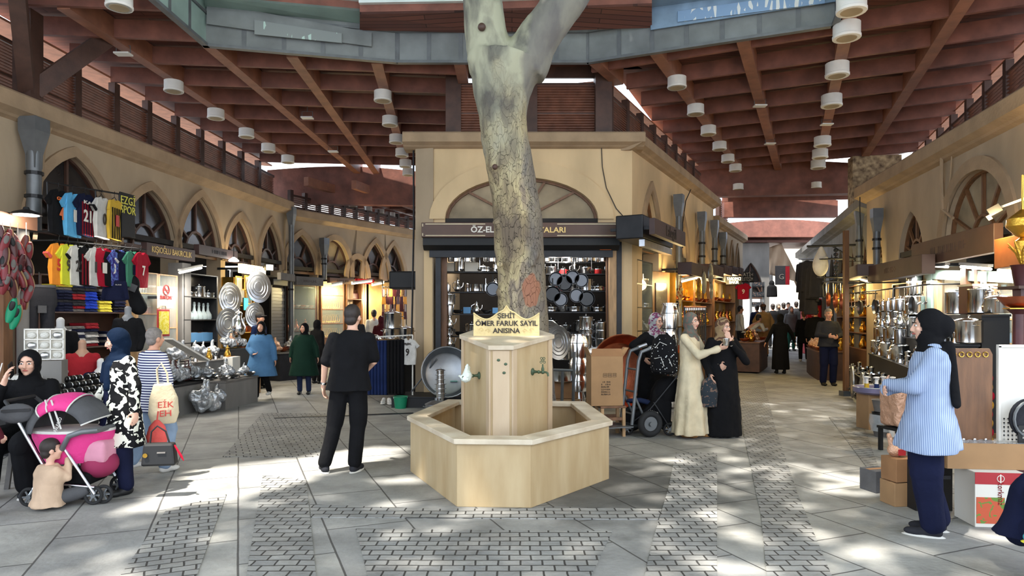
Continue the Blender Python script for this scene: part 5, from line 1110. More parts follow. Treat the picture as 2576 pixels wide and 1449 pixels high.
def sign(lab, c, w_, h, d, rz, m, txt=None, tm='letter_gold', ts=None, tw=None, border=None, cat='sign', name='shop_sign', back=0):
    t = thing(name, lab, cat, c, rz); mb = MB(); mb.box((0,0,0), (w_, d, h)); mb.build('board', M[m], t, bevel=.006)
    if back:
        for sx in (-1, 1): mb = MB(); mb.bar((sx*w_*.4,d/2,0), (sx*w_*.4,back+d/2+.06,0), .05, .05); mb.build('bracket', M['dark_metal'], t)
    if txt and txt[0] == '~': strokes(t, (0,-d/2-.003,0), tw, ts, 1, tm, int(txt[1:])); txt = None
    if txt:
        L_ = txt if isinstance(txt, list) else [txt]; k = len(L_)
        for i, s in enumerate(L_): text(s, ts or h*.5/k, (0, -d/2-.004, h*.5*(k-1)/k*.85-h*.85*i/k if k > 1 else 0), (PI/2,0,0), M[tm], t, .003, width=(tw[i] if isinstance(tw, (list, tuple)) else tw))
    if border:
        for sx in (-1, 1):
            for sz in (-1, 1): mb = MB(); mb.box((sx*w_*.33, -d/2-.004, sz*(h/2-.03)), (w_*.3,.008,.018)); mb.box((sx*(w_/2-.025), -d/2-.004, sz*(h/2-.05)), (.018,.008,.05)); mb.build('border_strip', M[border], t)
    return t
def on(wl, px, py, off): s = wl.s_at(px, -off); p = wl.P(s, 0, -off); return Vector((p.x, p.y, CH+(HY-py)/F*p.y))
def span(wl, px0, px1, off): return (wl.s_at(px1, -off)-wl.s_at(px0, -off))
def wsign(wl, lab, px0, px1, py0, py1, off, m, d=.12, **k):
    a, b = on(wl, px0, py0, off), on(wl, px1, py1, off); s0 = wl.s_at(px0, -off); s1 = wl.s_at(px1, -off); pm = wl.P((s0+s1)/2, 0, -off); zt = CH+(HY-py0)/F*pm.y; zb = CH+(HY-py1)/F*pm.y
    return sign(lab, (pm.x, pm.y, (zt+zb)/2), abs(s1-s0), zt-zb, d, wl.ang if wl.n.dot(Vector((-math.sin(wl.ang), math.cos(wl.ang), 0))) > 0 else wl.ang+PI, m, back=max(.01, off-d/2), **k)
def fill(protos, pts, fmt, group, rz=0, sc=(.9,1.1), rot=None):
    """one copy per point; fmt takes the ordinal word"""
    for i, p in enumerate(pts):
        q = protos[i % len(protos)]; f = fmt[i % len(fmt)] if isinstance(fmt, (list, tuple)) else fmt
        put(q, p, rz+rnd.uniform(-.25,.25), f % ORD[i % len(ORD)], group, rnd.uniform(*sc), rot)
# ---------------------------------------------------------------- sportswear stall on the near left
AL = LW.ang
def jersey_proto(w_=.5, h=.68):
    pass
def jersey(lab, loc, rz, body, trim=None, num=None, tm='letter_white', name=None, stripes=None, group='football shirts on hangers', sc=1.0, vest=False, hanger=True):
    t = thing('football_shirt', lab, 'shirt', loc, rz, group); w_ = .24; sl = .13 if not vest else .02
    out = [(-.07,0),(-w_*.8,-.035),(-w_-sl,-.2),(-w_-sl+.09,-.27),(-w_,-.17),(-w_*1.02,-.42),(-w_*.98,-.7),(0,-.715),(w_*.98,-.7),(w_*1.02,-.42),(w_,-.17),(w_+sl-.09,-.27),(w_+sl,-.2),(w_*.8,-.035),(.07,0),(.035,-.05),(-.035,-.05)]
    mb = MB(); n = len(out); k = len(mb.v)
    front = [Vector((x, -.018-.02*math.cos(x*4)-.012*math.sin(z*14+x*9), z)) for x, z in out]; back = [Vector((x, .02+.012*math.sin(z*11), z)) for x, z in out]
    mb.add(front+back, [tuple(range(n)), tuple(range(2*n-1, n-1, -1))]+[(i, n+i, n+(i+1) % n, (i+1) % n) for i in range(n)]); mb.build('shirt_body', M[body], t)
    if trim:
        for sx in (-1, 1): c = MB(); c.poly([Vector((sx*(w_+sl-.09), -.05, -.27)), Vector((sx*(w_+sl), -.05, -.2)), Vector((sx*(w_+sl-.02), -.05, -.17)), Vector((sx*(w_+sl-.12), -.05, -.235))], (0,.085,0)); c.build('sleeve_cuff', M[trim], t)
    if stripes:
        for x in (-.16,-.08,0,.08,.16)[::1]: c = MB(); c.box((x, -.043, -.42), (.035,.006,.54)); c.build('stripe', M[stripes], t)
    if num: text(num, .27, (0,-.052,-.38), (PI/2,0,0), M[tm], t, .003, 'number', width=.12*len(num), bold=.006)
    if name: text(name, .075, (0,-.052,-.15), (PI/2,0,0), M[tm], t, .003, 'lettering', width=.28, bold=.002)
    if hanger: mb = MB(); mb.tube([(-.14,0,-.03),(0,0,.05),(.14,0,-.03)], .006, 6); mb.tube([(0,0,.05),(0,0,.1),(.02,0,.13),(.0,0,.15)], .004, 5); mb.build('hanger', M['black'], t, True)
    t.scale = (sc,)*3; return t
for nm, c in (('j_skyblue',(92,168,214)),('j_gold',(206,168,62)),('j_orange',(226,140,50)),('j_lime',(206,210,60)),('j_green',(70,130,104)),('j_red',(168,26,48)),('j_purpleblue',(86,104,170)),('j_coral',(214,90,84)),('j_darkred',(120,24,34))): cloth(nm, c, .08)
pattern('j_plaid', 'blotch', (90,110,176), (60,50,120), 16, .5)
RO = .8
frame = thing('shirt_rack', 'black tubular rack over the sportswear stall with the upper row of shirts', 'rack', (0,0,0))
a, b = on(LW, 118, 458, RO), on(LW, 300, 488, RO); a2, b2 = on(LW, 123, 582, RO), on(LW, 340, 596, RO)
for n_, p, q in (('top_rail', a, b), ('bottom_rail', a2, b2), ('upright', a, a2), ('upright', on(LW,240,480,RO), on(LW,243,592,RO)), ('upright', b, on(LW,303,596,RO)), ('bracket', a2, a2+LW.n*.75), ('bracket', b2, b2+LW.n*.75)): mb = MB(); mb.tube([p, q], .014, 8); mb.build(n_, M['dark_metal'], frame, True)
for px, top, args in ((147,478,('black shirt with an orange number 4 on the upper rack','c_black',None,'4','j_orangeL')),(182,486,('sky blue shirt twisted on the upper rack','j_skyblue',None,'1','letter_white')),(214,488,('dark red and black striped shirt numbered 21','c_navy',None,'21','letter_white')),(256,497,('white shirt with black sleeves numbered 0','c_white','c_black','0','letter_black')),(288,503,('gold and black basketball vest on the upper rack','j_gold',None,'1','letter_red'))):
    lab, bd, tr_, nm, tm = args
    if tm == 'j_orangeL': tm = 'lo'; mat('lo', (226,110,50), .6)
    p = on(LW, px, top, RO+.02); jersey(lab, p, AL+.22, bd, tr_, nm, tm, {'4':'GSHE'}.get(nm) if nm == '4' else ('KAI' if nm == '21' else None), 'j_darkred' if nm == '21' else ('c_black' if bd == 'j_gold' else None), 'shirts on the upper rack', .93, vest=(bd == 'j_gold'), hanger=True)
wsign(LW, 'black stall sign lettered EZGI SPOR in yellow', 301, 338, 487, 596, RO, 'black', .03, txt=['EZGİ', 'SPOR', '', ''], tm='letter_yellow', ts=.19, tw=[.36,.38,None,None])
rail = thing('clothes_rail', 'black rail under the rack from which the lower row of football shirts hangs', 'rack', (0,0,0)); mb = MB(); p, q = on(LW, 135, 604, 1.0), on(LW, 366, 628, 1.0); mb.tube([p, q], .013, 8); mb.build('rail', M['dark_metal'], rail, True)
for p_ in (p, q): mb = MB(); mb.tube([p_, p_+LW.n*1.0], .012, 6); mb.build('bracket', M['dark_metal'], rail, True)
low = (('orange and red shirt numbered 53','j_orange','j_coral','53','letter_red',None),('lime yellow shirt numbered 94','j_lime',None,'94','letter_black',None),('white shirt with black shoulder stripes numbered 22','c_white','c_black','22','letter_black',None),('black and dark red striped shirt in the lower row','c_black',None,None,'letter_white',None),('plain white shirt with black number 11','c_white',None,'11','letter_black',None),('crimson shirt numbered 1 beside the white one','j_red','c_white','1','letter_white',None),('black shirt with white number 3','c_black',None,'3','letter_white',None),('blue and violet patterned shirt','j_plaid',None,None,'letter_white',None),('dark purple shirt with white shoulder stripes','c_navy','c_white',None,'letter_white',None),('sea green shirt numbered 1','j_green',None,'1','c_navy',None),('crimson shirt numbered 7 last in the lower row','j_red',None,'7','letter_white',None))
for i, (a_, px) in enumerate(zip(low, (148,171,195,218,242,257,280,296,315,332,355))):
    nm_ = None if a_[5] else a_[5]
    jersey(a_[0], on(LW, px, 612+.11*(px-148), 1.0+.02), AL+rnd.uniform(.02,.2), a_[1], a_[2], a_[3], a_[4], nm_, 'j_darkred' if i == 3 else None, 'football shirts in the lower row', .84)
# brown valance with lamp and the strings of red slippers
wsign(LW, 'brown stall valance with a brass strip above the hanging red slippers', -40, 88, 536, 572, 1.25, 'fascia', .08)
t = thing('work_lamp', 'flat shaded lamp clipped above the red slippers', 'lamp', on(LW, 66, 541, 1.45)); mb = MB(); mb.lathe([(.17,0),(.15,.03),(.04,.07),(.03,.1)], 20); mb.build('lamp_shade', M['dark_metal'], t, True); mb = MB(); mb.lathe([(.14,-.004),(.14,.004)], 20); mb.build('bulb', M['tube_on'], t)
lamp('work_lamp_glow', 'POINT', on(LW, 66, 548, 1.5), 35, (1,.9,.75), .1)
def slipper(m, inner):
    t = proto('leather_slipper', 'slipper'); mb = MB(); rg = []
    for i in range(9): f = i/8; z = -.13+.26*f; wx = .045*math.sin(PI*min(.97, f*.92+.05))**.45; rg.append((0, -.012, z, wx, .028 if f > .55 else .024))
    mb.rings(rg, 16); mb.build('upper', M[m], t, True); s = MB(); s.ell((0,.022,0), (.046,.012,.135)); s.build('sole', M['cardboard'], t, True); q = MB(); q.ell((0,-.03,.055), (.028,.016,.06)); q.build('opening', M[inner], t, True); return t
mat('leather_red', (112,34,40), .4, var=.2); mat('leather_dark', (70,26,28), .4, var=.2); P_slip = slipper('leather_red', 'c_scarf'); P_slip2 = slipper('leather_dark', 'black'); P_slip3 = slipper('green_plastic', 'black')
k = 0
for px, y0, n, nm in ((6,580,8,'outermost string'),(26,588,8,'second string'),(45,598,7,'middle string'),(66,602,9,'string nearest the hanging jeans')):
    top = on(LW, px, 560, 1.5); c = MB(); c.tube([top, on(LW, px, y0+16*n, 1.5)], .004, 5); tag(c.build('string', M['c_white'], None), 'thin cord, %s of red slippers' % nm, 'cord', 'slipper cords')
    for i in range(n):
        put(P_slip if (i+px) % 3 else P_slip2, on(LW, px+(6 if i % 2 else -5), y0+15+17*i, 1.5+.05*(i % 2)), 0, '%s slipper from the top on the %s' % (ORD[i], nm), 'red leather slippers on strings', 1.0, rot=(rnd.uniform(-.3,.3), rnd.uniform(-.35,.35)+(PI if i % 3 == 0 else 0), AL-1.1+rnd.uniform(-.8,.8)))
for i, (px, py) in enumerate(((30,780),(40,797))): put(P_slip3, on(LW, px, py, 1.5), 0, ['upper green rubber clog below the red slippers','lower green rubber clog below the red slippers'][i], None, 1.2, rot=(.2,.3,AL-1.1))
c = MB(); c.tube([on(LW, 30, 735, 1.5), on(LW, 40, 800, 1.5)], .004, 5); tag(c.build('string', M['c_white'], None), 'cord holding the green clogs', 'cord')
pp = thing('stall_post', 'pale round post behind the green clogs', 'post', (0,0,0)); p = on(LW, 58, 800, 1.15); mb = MB(); mb.tube([(p.x,p.y,0),(p.x,p.y,2.9)], .07, 12); mb.build('shaft', M['grey_plaster'], pp, True); mb = MB(); mb.lathe([(.1,0),(.1,.06),(.075,.09)], 12, (p.x,p.y,0)); mb.build('foot', M['grey_plaster'], pp, True)
p = on(LW, 8, 800, 1.2); mb = MB(); mb.box((p.x,p.y,1.3), (.14,.14,2.6), rz=AL); tag(mb.build('timber_upright', M['wood_brown'], None), 'brown timber upright at the frame edge under the slippers', 'post')
# hanging jeans
jn = thing('hanging_jeans', 'dark grey jeans hanging beside the folded clothes', 'trousers', on(LW, 98, 722, 1.15), AL-.5); mb = MB(); mb.rings([(0,0,0,.2,.06),(0,0,-.12,.22,.09),(0,0,-.26,.22,.1)], 24, 0); mb.cap((-.1,0,-.26), .1, (-.1,0,-.8), .075); mb.cap((.1,0,-.26), .1, (.1,0,-.8), .075); link('legs', remesh(mb, .016, 3), M['c_dgrey'], jn, True)
mb = MB(); mb.rings([(0,0,-.005,.205,.065),(0,0,.03,.205,.065)], 24, 0); mb.build('waistband', M['c_grey'], jn, True); mb = MB(); mb.box((.0,-.1,-.3), (.1,.02,.1)); mb.build('pocket', M['c_grey'], jn); mb = MB(); mb.tube([(0,0,.03),(0,0,.2)], .005, 6); mb.build('hook', M['dark_metal'], jn)
# shelves of folded clothes
folded = {}
def fold_proto(m):
    if m not in folded:
        t = proto('folded_garment', 'folded clothes'); mb = MB()
        for i, z in enumerate((.012,.034)):
            mb.box((0,.01*i,z), (.3-.012*i,.3,.024))
        mb.build('folded_cloth', M[m], t, bevel=.011); mb = MB(); mb.box((0,-.15,.022), (.09,.006,.018)); mb.build('fold_edge', M[m], t, bevel=.002); folded[m] = t
    return folded[m]
sh = shelf_unit('shelf of folded jumpers behind the lower row of shirts', 2.15, .4, 2.25, 5, 'wood_dark', 'wood_dark'); sc_ = LW.s_at(205, -.25); q = LW.P(sc_, 0, -.25); sh.location = (q.x, q.y, 0); sh.rotation_euler = (0,0,AL)
cols = [['c_navy','c_navy','c_navy','c_dgrey','c_navy','c_navy','c_djeans','c_scarf','yellow'], ['c_scarf','c_red','c_dgrey','c_dgrey','c_red','c_red','c_dgrey','c_dgrey','c_djeans','c_scarf'], ['c_navyblue','royal','royal','royal','royal','royal','royal','c_dgrey','c_djeans','c_scarf'], ['yellow','yellow','yellow','yellow','c_navy','c_navy','c_dgrey','c_scarf'], ['c_navy','c_dgrey','c_navy','c_navy','c_dgrey','c_djeans']]
cloth('royal', (34,66,180), .1)
nmz = ['leftmost pile','pile with the red jumpers','pile of royal blue jumpers','pile with four yellow jumpers','darkest pile at the far end']
for ci, col in enumerate(cols):
    px = (145,178,209,247,283)[ci]; s = LW.s_at(px, -.25); q = LW.P(s, 0, -.25)
    for j, c in enumerate(col):
        put(fold_proto(c), (q.x+rnd.uniform(-.01,.01), q.y+rnd.uniform(-.01,.01), 1.70+.048*j), AL+rnd.uniform(-.04,.04), '%s folded garment from the bottom in the %s, upper shelf' % (ORD[j], nmz[ci]), 'folded jumpers on the upper shelf', 1)
for lv, z, cs in ((0,1.136,[['c_white','c_navy','c_white','c_scarf','c_navy','c_white','c_scarf'],['c_white','c_scarf','c_white','c_navy','c_white','c_navy','c_scarf'],['c_darkred' if False else 'c_red','c_white','c_scarf','c_white','c_scarf','c_navy','c_red','c_red'],['c_navy','c_scarf','c_navy','c_white','c_navy']]),(1,.573,[['c_navy','c_white','c_scarf','c_navy','c_white'],['c_white','c_scarf','c_white','c_scarf','c_white','c_navy'],['c_white','c_navy','c_jeans','c_white','c_jeans','c_white'],['c_navy','c_jeans','c_green','c_green','c_navy']])):
    for ci, col in enumerate(cs):
        px = (145,178,212,262)[ci]; s = LW.s_at(px, -.25); q = LW.P(s, 0, -.25)
        for j, c in enumerate(col): put(fold_proto(c), (q.x+rnd.uniform(-.01,.01), q.y+rnd.uniform(-.01,.01), z+.048*j), AL+rnd.uniform(-.06,.06), '%s folded tee from the bottom in pile %s, %s shelf' % (ORD[j], ['one','two','three','four'][ci], ['middle','lower'][lv]), 'folded tees on the lower shelves', 1)
# mannequins and hung jackets
def bust(lab, loc, rz, m, neckm='c_scarf', H=1.6, arms=True, cap_=None, **k):
    t = person(lab, loc, rz, H, top=m, headless=True, skin=neckm, legs=None, shoes=None, vox=.016, cat='mannequin', hands=False, **k); return t
mat('mannequin_skin', (176,138,116), .5); mat('mannequin_white', (212,212,212), .5); mat('mannequin_grey', (140,142,146), .6)
def mann(lab, px, py, off, m, neckm, rz, dz=0, H=1.55):
    """torso on a stand, its neck at the given pixel"""
    p = on(LW, px, py, off); s = H/1.7; t = thing('mannequin', lab, 'mannequin', (p.x, p.y, 0), rz); z = p.z; b = MB()
    b.cap((0,0,z-.16), .055, (0,.0,z+.03), .052); b.lathe([(.055,z+.03),(.05,z+.05),(.001,z+.055)], 14); b.cap((0,0,z-.5), .1, (0,0,z-.15), .1); link('torso_form', remesh(b, .012, 2), M[neckm], t, True)
    g = MB(); zz = z-.1; g.rings([(0,0,zz,.075,.07),(0,0,zz-.04,.165,.09),(0,0,zz-.14,.19,.12),(0,0,zz-.28,.17,.12),(0,0,zz-.42,.17,.12),(0,0,zz-.56,.19,.13)], 32, .012, 7)
    for sx in (-1, 1): g.cap((sx*.16,0,zz-.08), .07, (sx*.22,.03,zz-.3), .06); g.cap((sx*.22,.03,zz-.3), .06, (sx*.2,-.06,zz-.5), .05)
    link('garment', remesh(g, .013, 3), M[m], t, True)
    mb = MB(); mb.tube([(0,0,.02),(0,0,zz-.45)], .018, 8); mb.build('stand_pole', M['steel_soft'], t, True); mb = MB(); mb.lathe([(.17,0),(.17,.012),(.03,.03)], 20); mb.build('stand_base', M['dark_metal'], t, True); return t
m1 = mann('white-necked mannequin in a black top beside the folded tees', 152, 812, .95, 'c_black', 'mannequin_white', AL-1.2)
ar = MB(); ar.cap((.2,-.05,1.0), .04, (.16,-.36,.8), .028); hand(ar, (.16,-.38,.79), (0,-1,-.2), (-1,0,0), 1, 1, .2); link('arm', remesh(ar, .009, 2), M['mannequin_white'], m1, True)
mann('flesh-necked mannequin in a red tee between the bracelet trays and the shelf', 207, 868, 1.35, 'c_red', 'mannequin_skin', AL-1.0)
mann('grey-necked mannequin in an open black jacket hands in pockets', 322, 782, 1.1, 'c_bk2', 'mannequin_grey', AL-1.3)
mann('mannequin in navy with a tilted pale neck low behind the woman in navy', 254, 915, 1.6, 'c_navy', 'mannequin_white', AL-1.0)
jk = thing('hanging_jacket', 'black jacket hung on a hook above the grey-necked mannequin', 'jacket', on(LW, 290, 705, 1.05), AL-.8); g = MB(); g.rings([(0,0,0,.07,.05),(0,0,-.05,.2,.08),(0,0,-.3,.22,.12),(0,0,-.52,.22,.12)], 28, .02); g.cap((-.2,0,-.08), .07, (-.26,0,-.45), .06); g.cap((.2,0,-.08), .07, (.26,0,-.45), .06); link('jacket_body', remesh(g, .016, 3), M['c_navy'], jk, True); strokes(jk, (.05,-.135,-.12), .14, .05, 1, 'c_white', 5); jk.scale = (.62,.62,.62); mb = MB(); mb.tube([(0,0,0),(0,0,.12)], .005, 6); mb.build('hook', M['dark_metal'], jk)
hd_ = thing('display_hood', 'black hooded jacket topping the showcase corner above the mannequin', 'jacket', on(LW, 332, 715, 1.0), AL-.8); g = MB(); g.ell((0,0,0), (.12,.13,.16)); g.cap((0,0,-.1), .1, (.1,0,-.38), .13); link('hood', remesh(g, .016, 3), M['c_bk2'], hd_, True); mb = MB(); mb.box((-.02,-.14,-.06), (.13,.01,.12), R=Euler((0,.4,0)).to_matrix()); mb.build('price_card', M['c_grey'], hd_)
# trays of bracelets and towel rolls on a stepped stand
q = on(LW, 178, 960, 2.0); st_ = table('black stepped stand of bracelet rolls in front of the sportswear', 1.5, .95, .62, 'black', skirt='black', loc=(q.x, q.y, 0), rz=AL)
mat('bangle', (70,66,62), .25, .8); P_roll = proto('bracelet_roll', 'bracelet roll'); mb = MB(); mb.tube([(-.19,0,.035),(.19,0,.035)], .034, 12); mb.build('roll', M['black'], P_roll, True)
for i in range(7): mb = MB(); mb.tube([(-.165+.055*i, .037*math.cos(a*PI/5), .036+.037*math.sin(a*PI/5)) for a in range(10)], .006, 5, closed=True); mb.build('bangle', M['bangle' if i % 2 else 'steel_soft'], P_roll, True)
pz = [(i, j) for j in range(4) for i in range(3)]
RT = Matrix.Rotation(AL, 3, 'Z')
for n_, (i, j) in enumerate(pz):
    v = RT @ Vector((-.5+.46*i, -.42+.13*j, 0)); blk_z = .62+.06*j
    put(P_roll, (q.x+v.x, q.y+v.y, blk_z), AL, '%s bracelet roll along the %s step of the black stand' % (ORD[i], ['lowest','second','third','top'][j]), 'bracelet rolls on the black stand', 1)
for j in range(1, 4): v = RT @ Vector((0, -.42+.13*j+.05, 0)); mb = MB(); mb.box((0, -.42+.13*j+.2, .62+.03*j-.0), (1.46,.13*(4-j)+.22,.06*j)) if False else mb.box((0, -.42+.13*j-.045+(.93-.13*j)/2, .62+.06*j-.031), (1.44, .87-.13*j, .058)); mb.build('step', M['black'], st_)
P_tow = proto('rolled_towel', 'rolled sock'); mb = MB(); mb.tube([(-.14,0,.03),(.14,0,.03)], .03, 12); mb.build('roll', M['pearl'], P_tow, True); mb = MB(); mb.tube([(-.03,0,.03),(.0,0,.03)], .0315, 12); mb.build('band', M['black'], P_tow, True)
for i in range(6): v = RT @ Vector((-.48+.02*i, .08+.068*i, 0)); put(P_tow, (q.x+v.x, q.y+v.y, .862 if i < 5 else .862), AL, '%s pale rolled scarf behind the bracelet rolls' % ORD[i], 'rolled scarves on the black stand', 1)
sb = thing('sorting_box', 'white nine-compartment tray of charms propped behind the seated woman', 'display box', on(LW, 112, 905, 1.9), AL-1.1); 
mb = MB(); mb.box((0,.03,.19), (.42,.02,.38)); mb.build('back_board', M['paper'], sb)
for i in range(4): mb = MB(); mb.box((-.2+.133*i,0,.19), (.012,.05,.38)); mb.build('divider', M['white_paint'], sb); mb = MB(); mb.box((0,0,.005+.122*i), (.41,.05,.012)); mb.build('divider', M['white_paint'], sb)
for i in range(3):
    for j in range(3): mb = MB(); mb.ell((-.133+.133*i,.0,.055+.122*j), (.05,.025,.04)); mb.build('charm_heap', M[['pearl','steel_soft','pearl'][(i+j) % 3]], sb, True)
mb = MB(); mb.box((0,.05,-.25), (.4,.3,.48)); mb.build('stand_box', M['grey_plaster'], sb)
q2 = on(LW, 250, 1010, 2.2); tb2 = table('low grey tray table of necklaces in front of the bracelet stand', .7, .45, .42, 'c_scarf', skirt='c_scarf', loc=(q2.x, q2.y, 0), rz=AL)
P_neck = proto('necklace_card', 'necklace card'); mb = MB(); mb.box((0,0,.006), (.12,.16,.01)); mb.build('card', M['pearl'], P_neck); mb = MB(); mb.tube([(.035*math.cos(a*PI/5),.05*math.sin(a*PI/5),.014) for a in range(10)], .005, 5, closed=True); mb.build('chain', M['brass'], P_neck, True)
for i in range(8): v = RT @ Vector((-.26+.17*(i % 4), -.1+.2*(i//4), .42)); put(P_neck, (q2.x+v.x, q2.y+v.y, .42), AL, '%s necklace card on the low grey table' % ORD[i], 'necklace cards', 1)
# stool under the seated woman
g = on(LW, 70, 1180, 2.35); stl = thing('stool', 'plain grey stool beneath the seated woman', 'stool', (sw.location.x, sw.location.y+.1, 0), .2)
mb = MB(); mb.box((0,0,.36), (.36,.36,.03)); mb.build('seat', M['c_grey'], stl, bevel=.01)
for sx in (-1,1):
    for sy in (-1,1): mb = MB(); mb.bar((sx*.14,sy*.14,.35), (sx*.17,sy*.17,0), .04, .03); mb.build('leg', M['c_scarf'], stl)
hb = thing('handbag', 'grey quilted handbag on the lap of the seated woman', 'handbag', at(42, 1040, 5.72), .5); mb = MB(); mb.ell((0,0,0), (.13,.05,.085)); mb.build('pouch', M['c_grey'], hb, True); mb = MB(); mb.tube([(-.12,0,.03),(-.16,.05,.2),(-.12,.15,.42)], .006, 6); mb.build('chain_strap', M['steel_soft'], hb, True); mb = MB(); mb.box((0,-.045,.03), (.2,.03,.02)); mb.build('zip', M['dark_metal'], hb)
# ---------------------------------------------------------------- pink stroller
g0 = gnd(176, 1250); sx0 = g0.x; sy0 = 5.95
ps = thing('stroller', 'pink and grey stroller beside the toddler with silver frame and black wheels', 'stroller', (sx0+.12, sy0, 0), math.radians(4)); ps.scale = (.92,.92,.97)
def wheel(par, c, r, m='rubber', ang=0, name='wheel', hubm='grey_metal', w_=.035):
    R = (Matrix.Rotation(ang, 3, 'Z') @ Matrix.Rotation(PI/2, 3, 'X')); mb = MB(); n = 24
    mb.tube([Vector(c)+R @ Vector((r*.82*math.cos(2*PI*i/n), r*.82*math.sin(2*PI*i/n), 0)) for i in range(n)], r*.18, 8, closed=True); o = mb.build(name, M[m], par, True)
    mb = MB()
    for i in range(6): mb.bar(Vector(c), Vector(c)+R @ Vector((r*.72*math.cos(PI*i/3), r*.72*math.sin(PI*i/3), 0)), r*.16, r*.12, R @ Vector((0,0,1)))
    mb.lathe([(r*.25,-w_/2),(r*.25,w_/2)], 12, c, R); mb.build('spokes', M[hubm], o); return o
# local frame: x to the picture's right is the front of the stroller
for x, y in ((-.30,-.22),(-.02,-.24),(-.30,.25),(.26,-.2),(.33,-.16),(.28,.22)): wheel(ps, (x, y, .085), .085, 'rubber', .1)
for y in (-.22, .24):
    for nm, pts, r in (('frame_tube', [(-.30,y,.09),(-.04,y,.52),(.02,y,.60)], .013), ('frame_tube', [(.28,y,.1),(.12,y,.34),(-.02,y,.55)], .013), ('frame_tube', [(-.46,y,.86),(-.30,y,.58),(-.08,y,.2)], .014), ('frame_tube', [(-.1,y,.2),(.28,y,.16)], .01)): mb = MB(); mb.tube(pts, r, 8); mb.build(nm, M['steel_soft'], ps, True)
mb = MB(); mb.tube([(-.46,-.22,.86),(-.52,-.2,.92),(-.52,.22,.92),(-.46,.24,.86)], .018, 8); mb.build('handlebar', M['black'], ps, True)
mb = MB(); mb.tube([(.0,-.24,.50),(.08,-.27,.62),(.2,-.28,.66),(.3,-.24,.66),(.32,0,.66),(.3,.24,.66)], .024, 10); mb.build('bumper_bar', M['grey_metal'], ps, True)
mat('pink', (214,52,128), .75, bump=.3, bscale=30); mat('pink_pale', (206,140,160), .8, var=.1); mat('pink_dark', (140,34,74), .8)
def canopy_shell(a0, a1, m, nm, r=.37, ry=.24, cz=.62, cx=-.04, n=14):
    mb = MB(); k = 10; V = []
    for i in range(n+1):
        a = a0+(a1-a0)*i/n
        for j in range(k+1): b = -PI/2+PI*j/k; rad = r*(.62+.38*math.cos(b)); V.append((cx+math.cos(a)*rad, ry*math.sin(b), cz+math.sin(a)*rad*.95))
    mb.add(V, [(i*(k+1)+j, i*(k+1)+j+1, (i+1)*(k+1)+j+1, (i+1)*(k+1)+j) for i in range(n) for j in range(k)])
    o = mb.build(nm, M[m], ps, 2); so_ = o.modifiers.new('s', 'SOLIDIFY'); so_.thickness = .012; return o
canopy_shell(math.radians(176), math.radians(132), 'c_grey', 'hood_back'); canopy_shell(math.radians(132), math.radians(70), 'pink', 'hood_middle', .375); canopy_shell(math.radians(70), math.radians(24), 'c_grey', 'hood_front', .365)
for dg_, r_ in ((132,.378),(70,.378),(24,.37),(112,.378)):
    a = math.radians(dg_); mb = MB(); mb.tube([(-.04+math.cos(a)*r_*(.62+.38*math.cos(-PI/2+PI*j/12)), .243*math.sin(-PI/2+PI*j/12), .62+math.sin(a)*r_*(.62+.38*math.cos(-PI/2+PI*j/12))*.95) for j in range(13)], .007, 6); mb.build('piping', M['c_white'], ps, True)
mb = MB(); mb.rings([(-.02,0,.36,.24,.19),(-.02,0,.46,.30,.22),(-.02,0,.58,.36,.24),(-.02,0,.635,.37,.245)], 28, 0); mb.build('seat_shell', M['pink'], ps, True)
mb = MB(); mb.rings([(-.02,0,.632,.372,.248),(-.02,0,.655,.372,.248)], 28, 0); mb.build('seat_rim', M['c_white'], ps, True)
mb = MB(); mb.box((.24,0,.46), (.2,.34,.2)); link('blanket', remesh(mb, .03, 5), M['pink_pale'], ps, True)
mb = MB(); mb.ell((.22,-.0,.33), (.16,.18,.13)); mb.build('foot_muff', M['pink_dark'], ps, True)
mb = MB(); mb.box((.0,0,.22), (.42,.36,.12)); mb.build('basket', M['c_black'], ps, bevel=.03)
for dx in (-.07, .02): text('', .1, (0,0,0), (0,0,0), M['c_white'], ps) if False else None
mb = MB(); mb.tube([(-.17,-.2,.93),(-.06,-.245,.68)], .008, 6); mb.build('trim_stripe', M['c_white'], ps, True); mb = MB(); mb.tube([(-.11,-.21,.93),(.0,-.25,.68)], .008, 6); mb.build('trim_stripe', M['c_white'], ps, True)
text('PALPALO', .045, (-.02,-.262,.72), (PI/2,-1.2,0), M['c_white'], ps, .002, width=.13)
# bags carried by the woman in navy and the one behind her
lb_ = thing('handbag', 'black structured handbag hanging from the hand of the woman in navy', 'handbag', at(402, 1142, 6.02), .15)
mb = MB(); mb.box((0,0,0), (.29,.11,.2), taper=.86); mb.build('bag_body', M['black'], lb_, bevel=.02); mb = MB(); mb.tube([(-.08,0,.1),(-.07,0,.2),(-.02,0,.25),(.05,0,.2),(.08,0,.1)], .008, 6); mb.build('handles', M['black'], lb_, True); mb = MB(); mb.lathe([(.02,0),(.02,.006)], 12, (-.1,-.06,.0), Euler((PI/2,0,0)).to_matrix()); mb.build('charm', M['brass'], lb_); mb = MB(); mb.tube([(.13,-.02,.08),(.19,-.03,-.02),(.21,-.03,-.06)], [.008,.012,.004], 6); mb.build('tassel', M['j_red'], lb_, True); mb = MB(); mb.box((.03,-.055,.02), (.07,.01,.012)); mb.build('name_plate', M['c_scarf'], lb_)
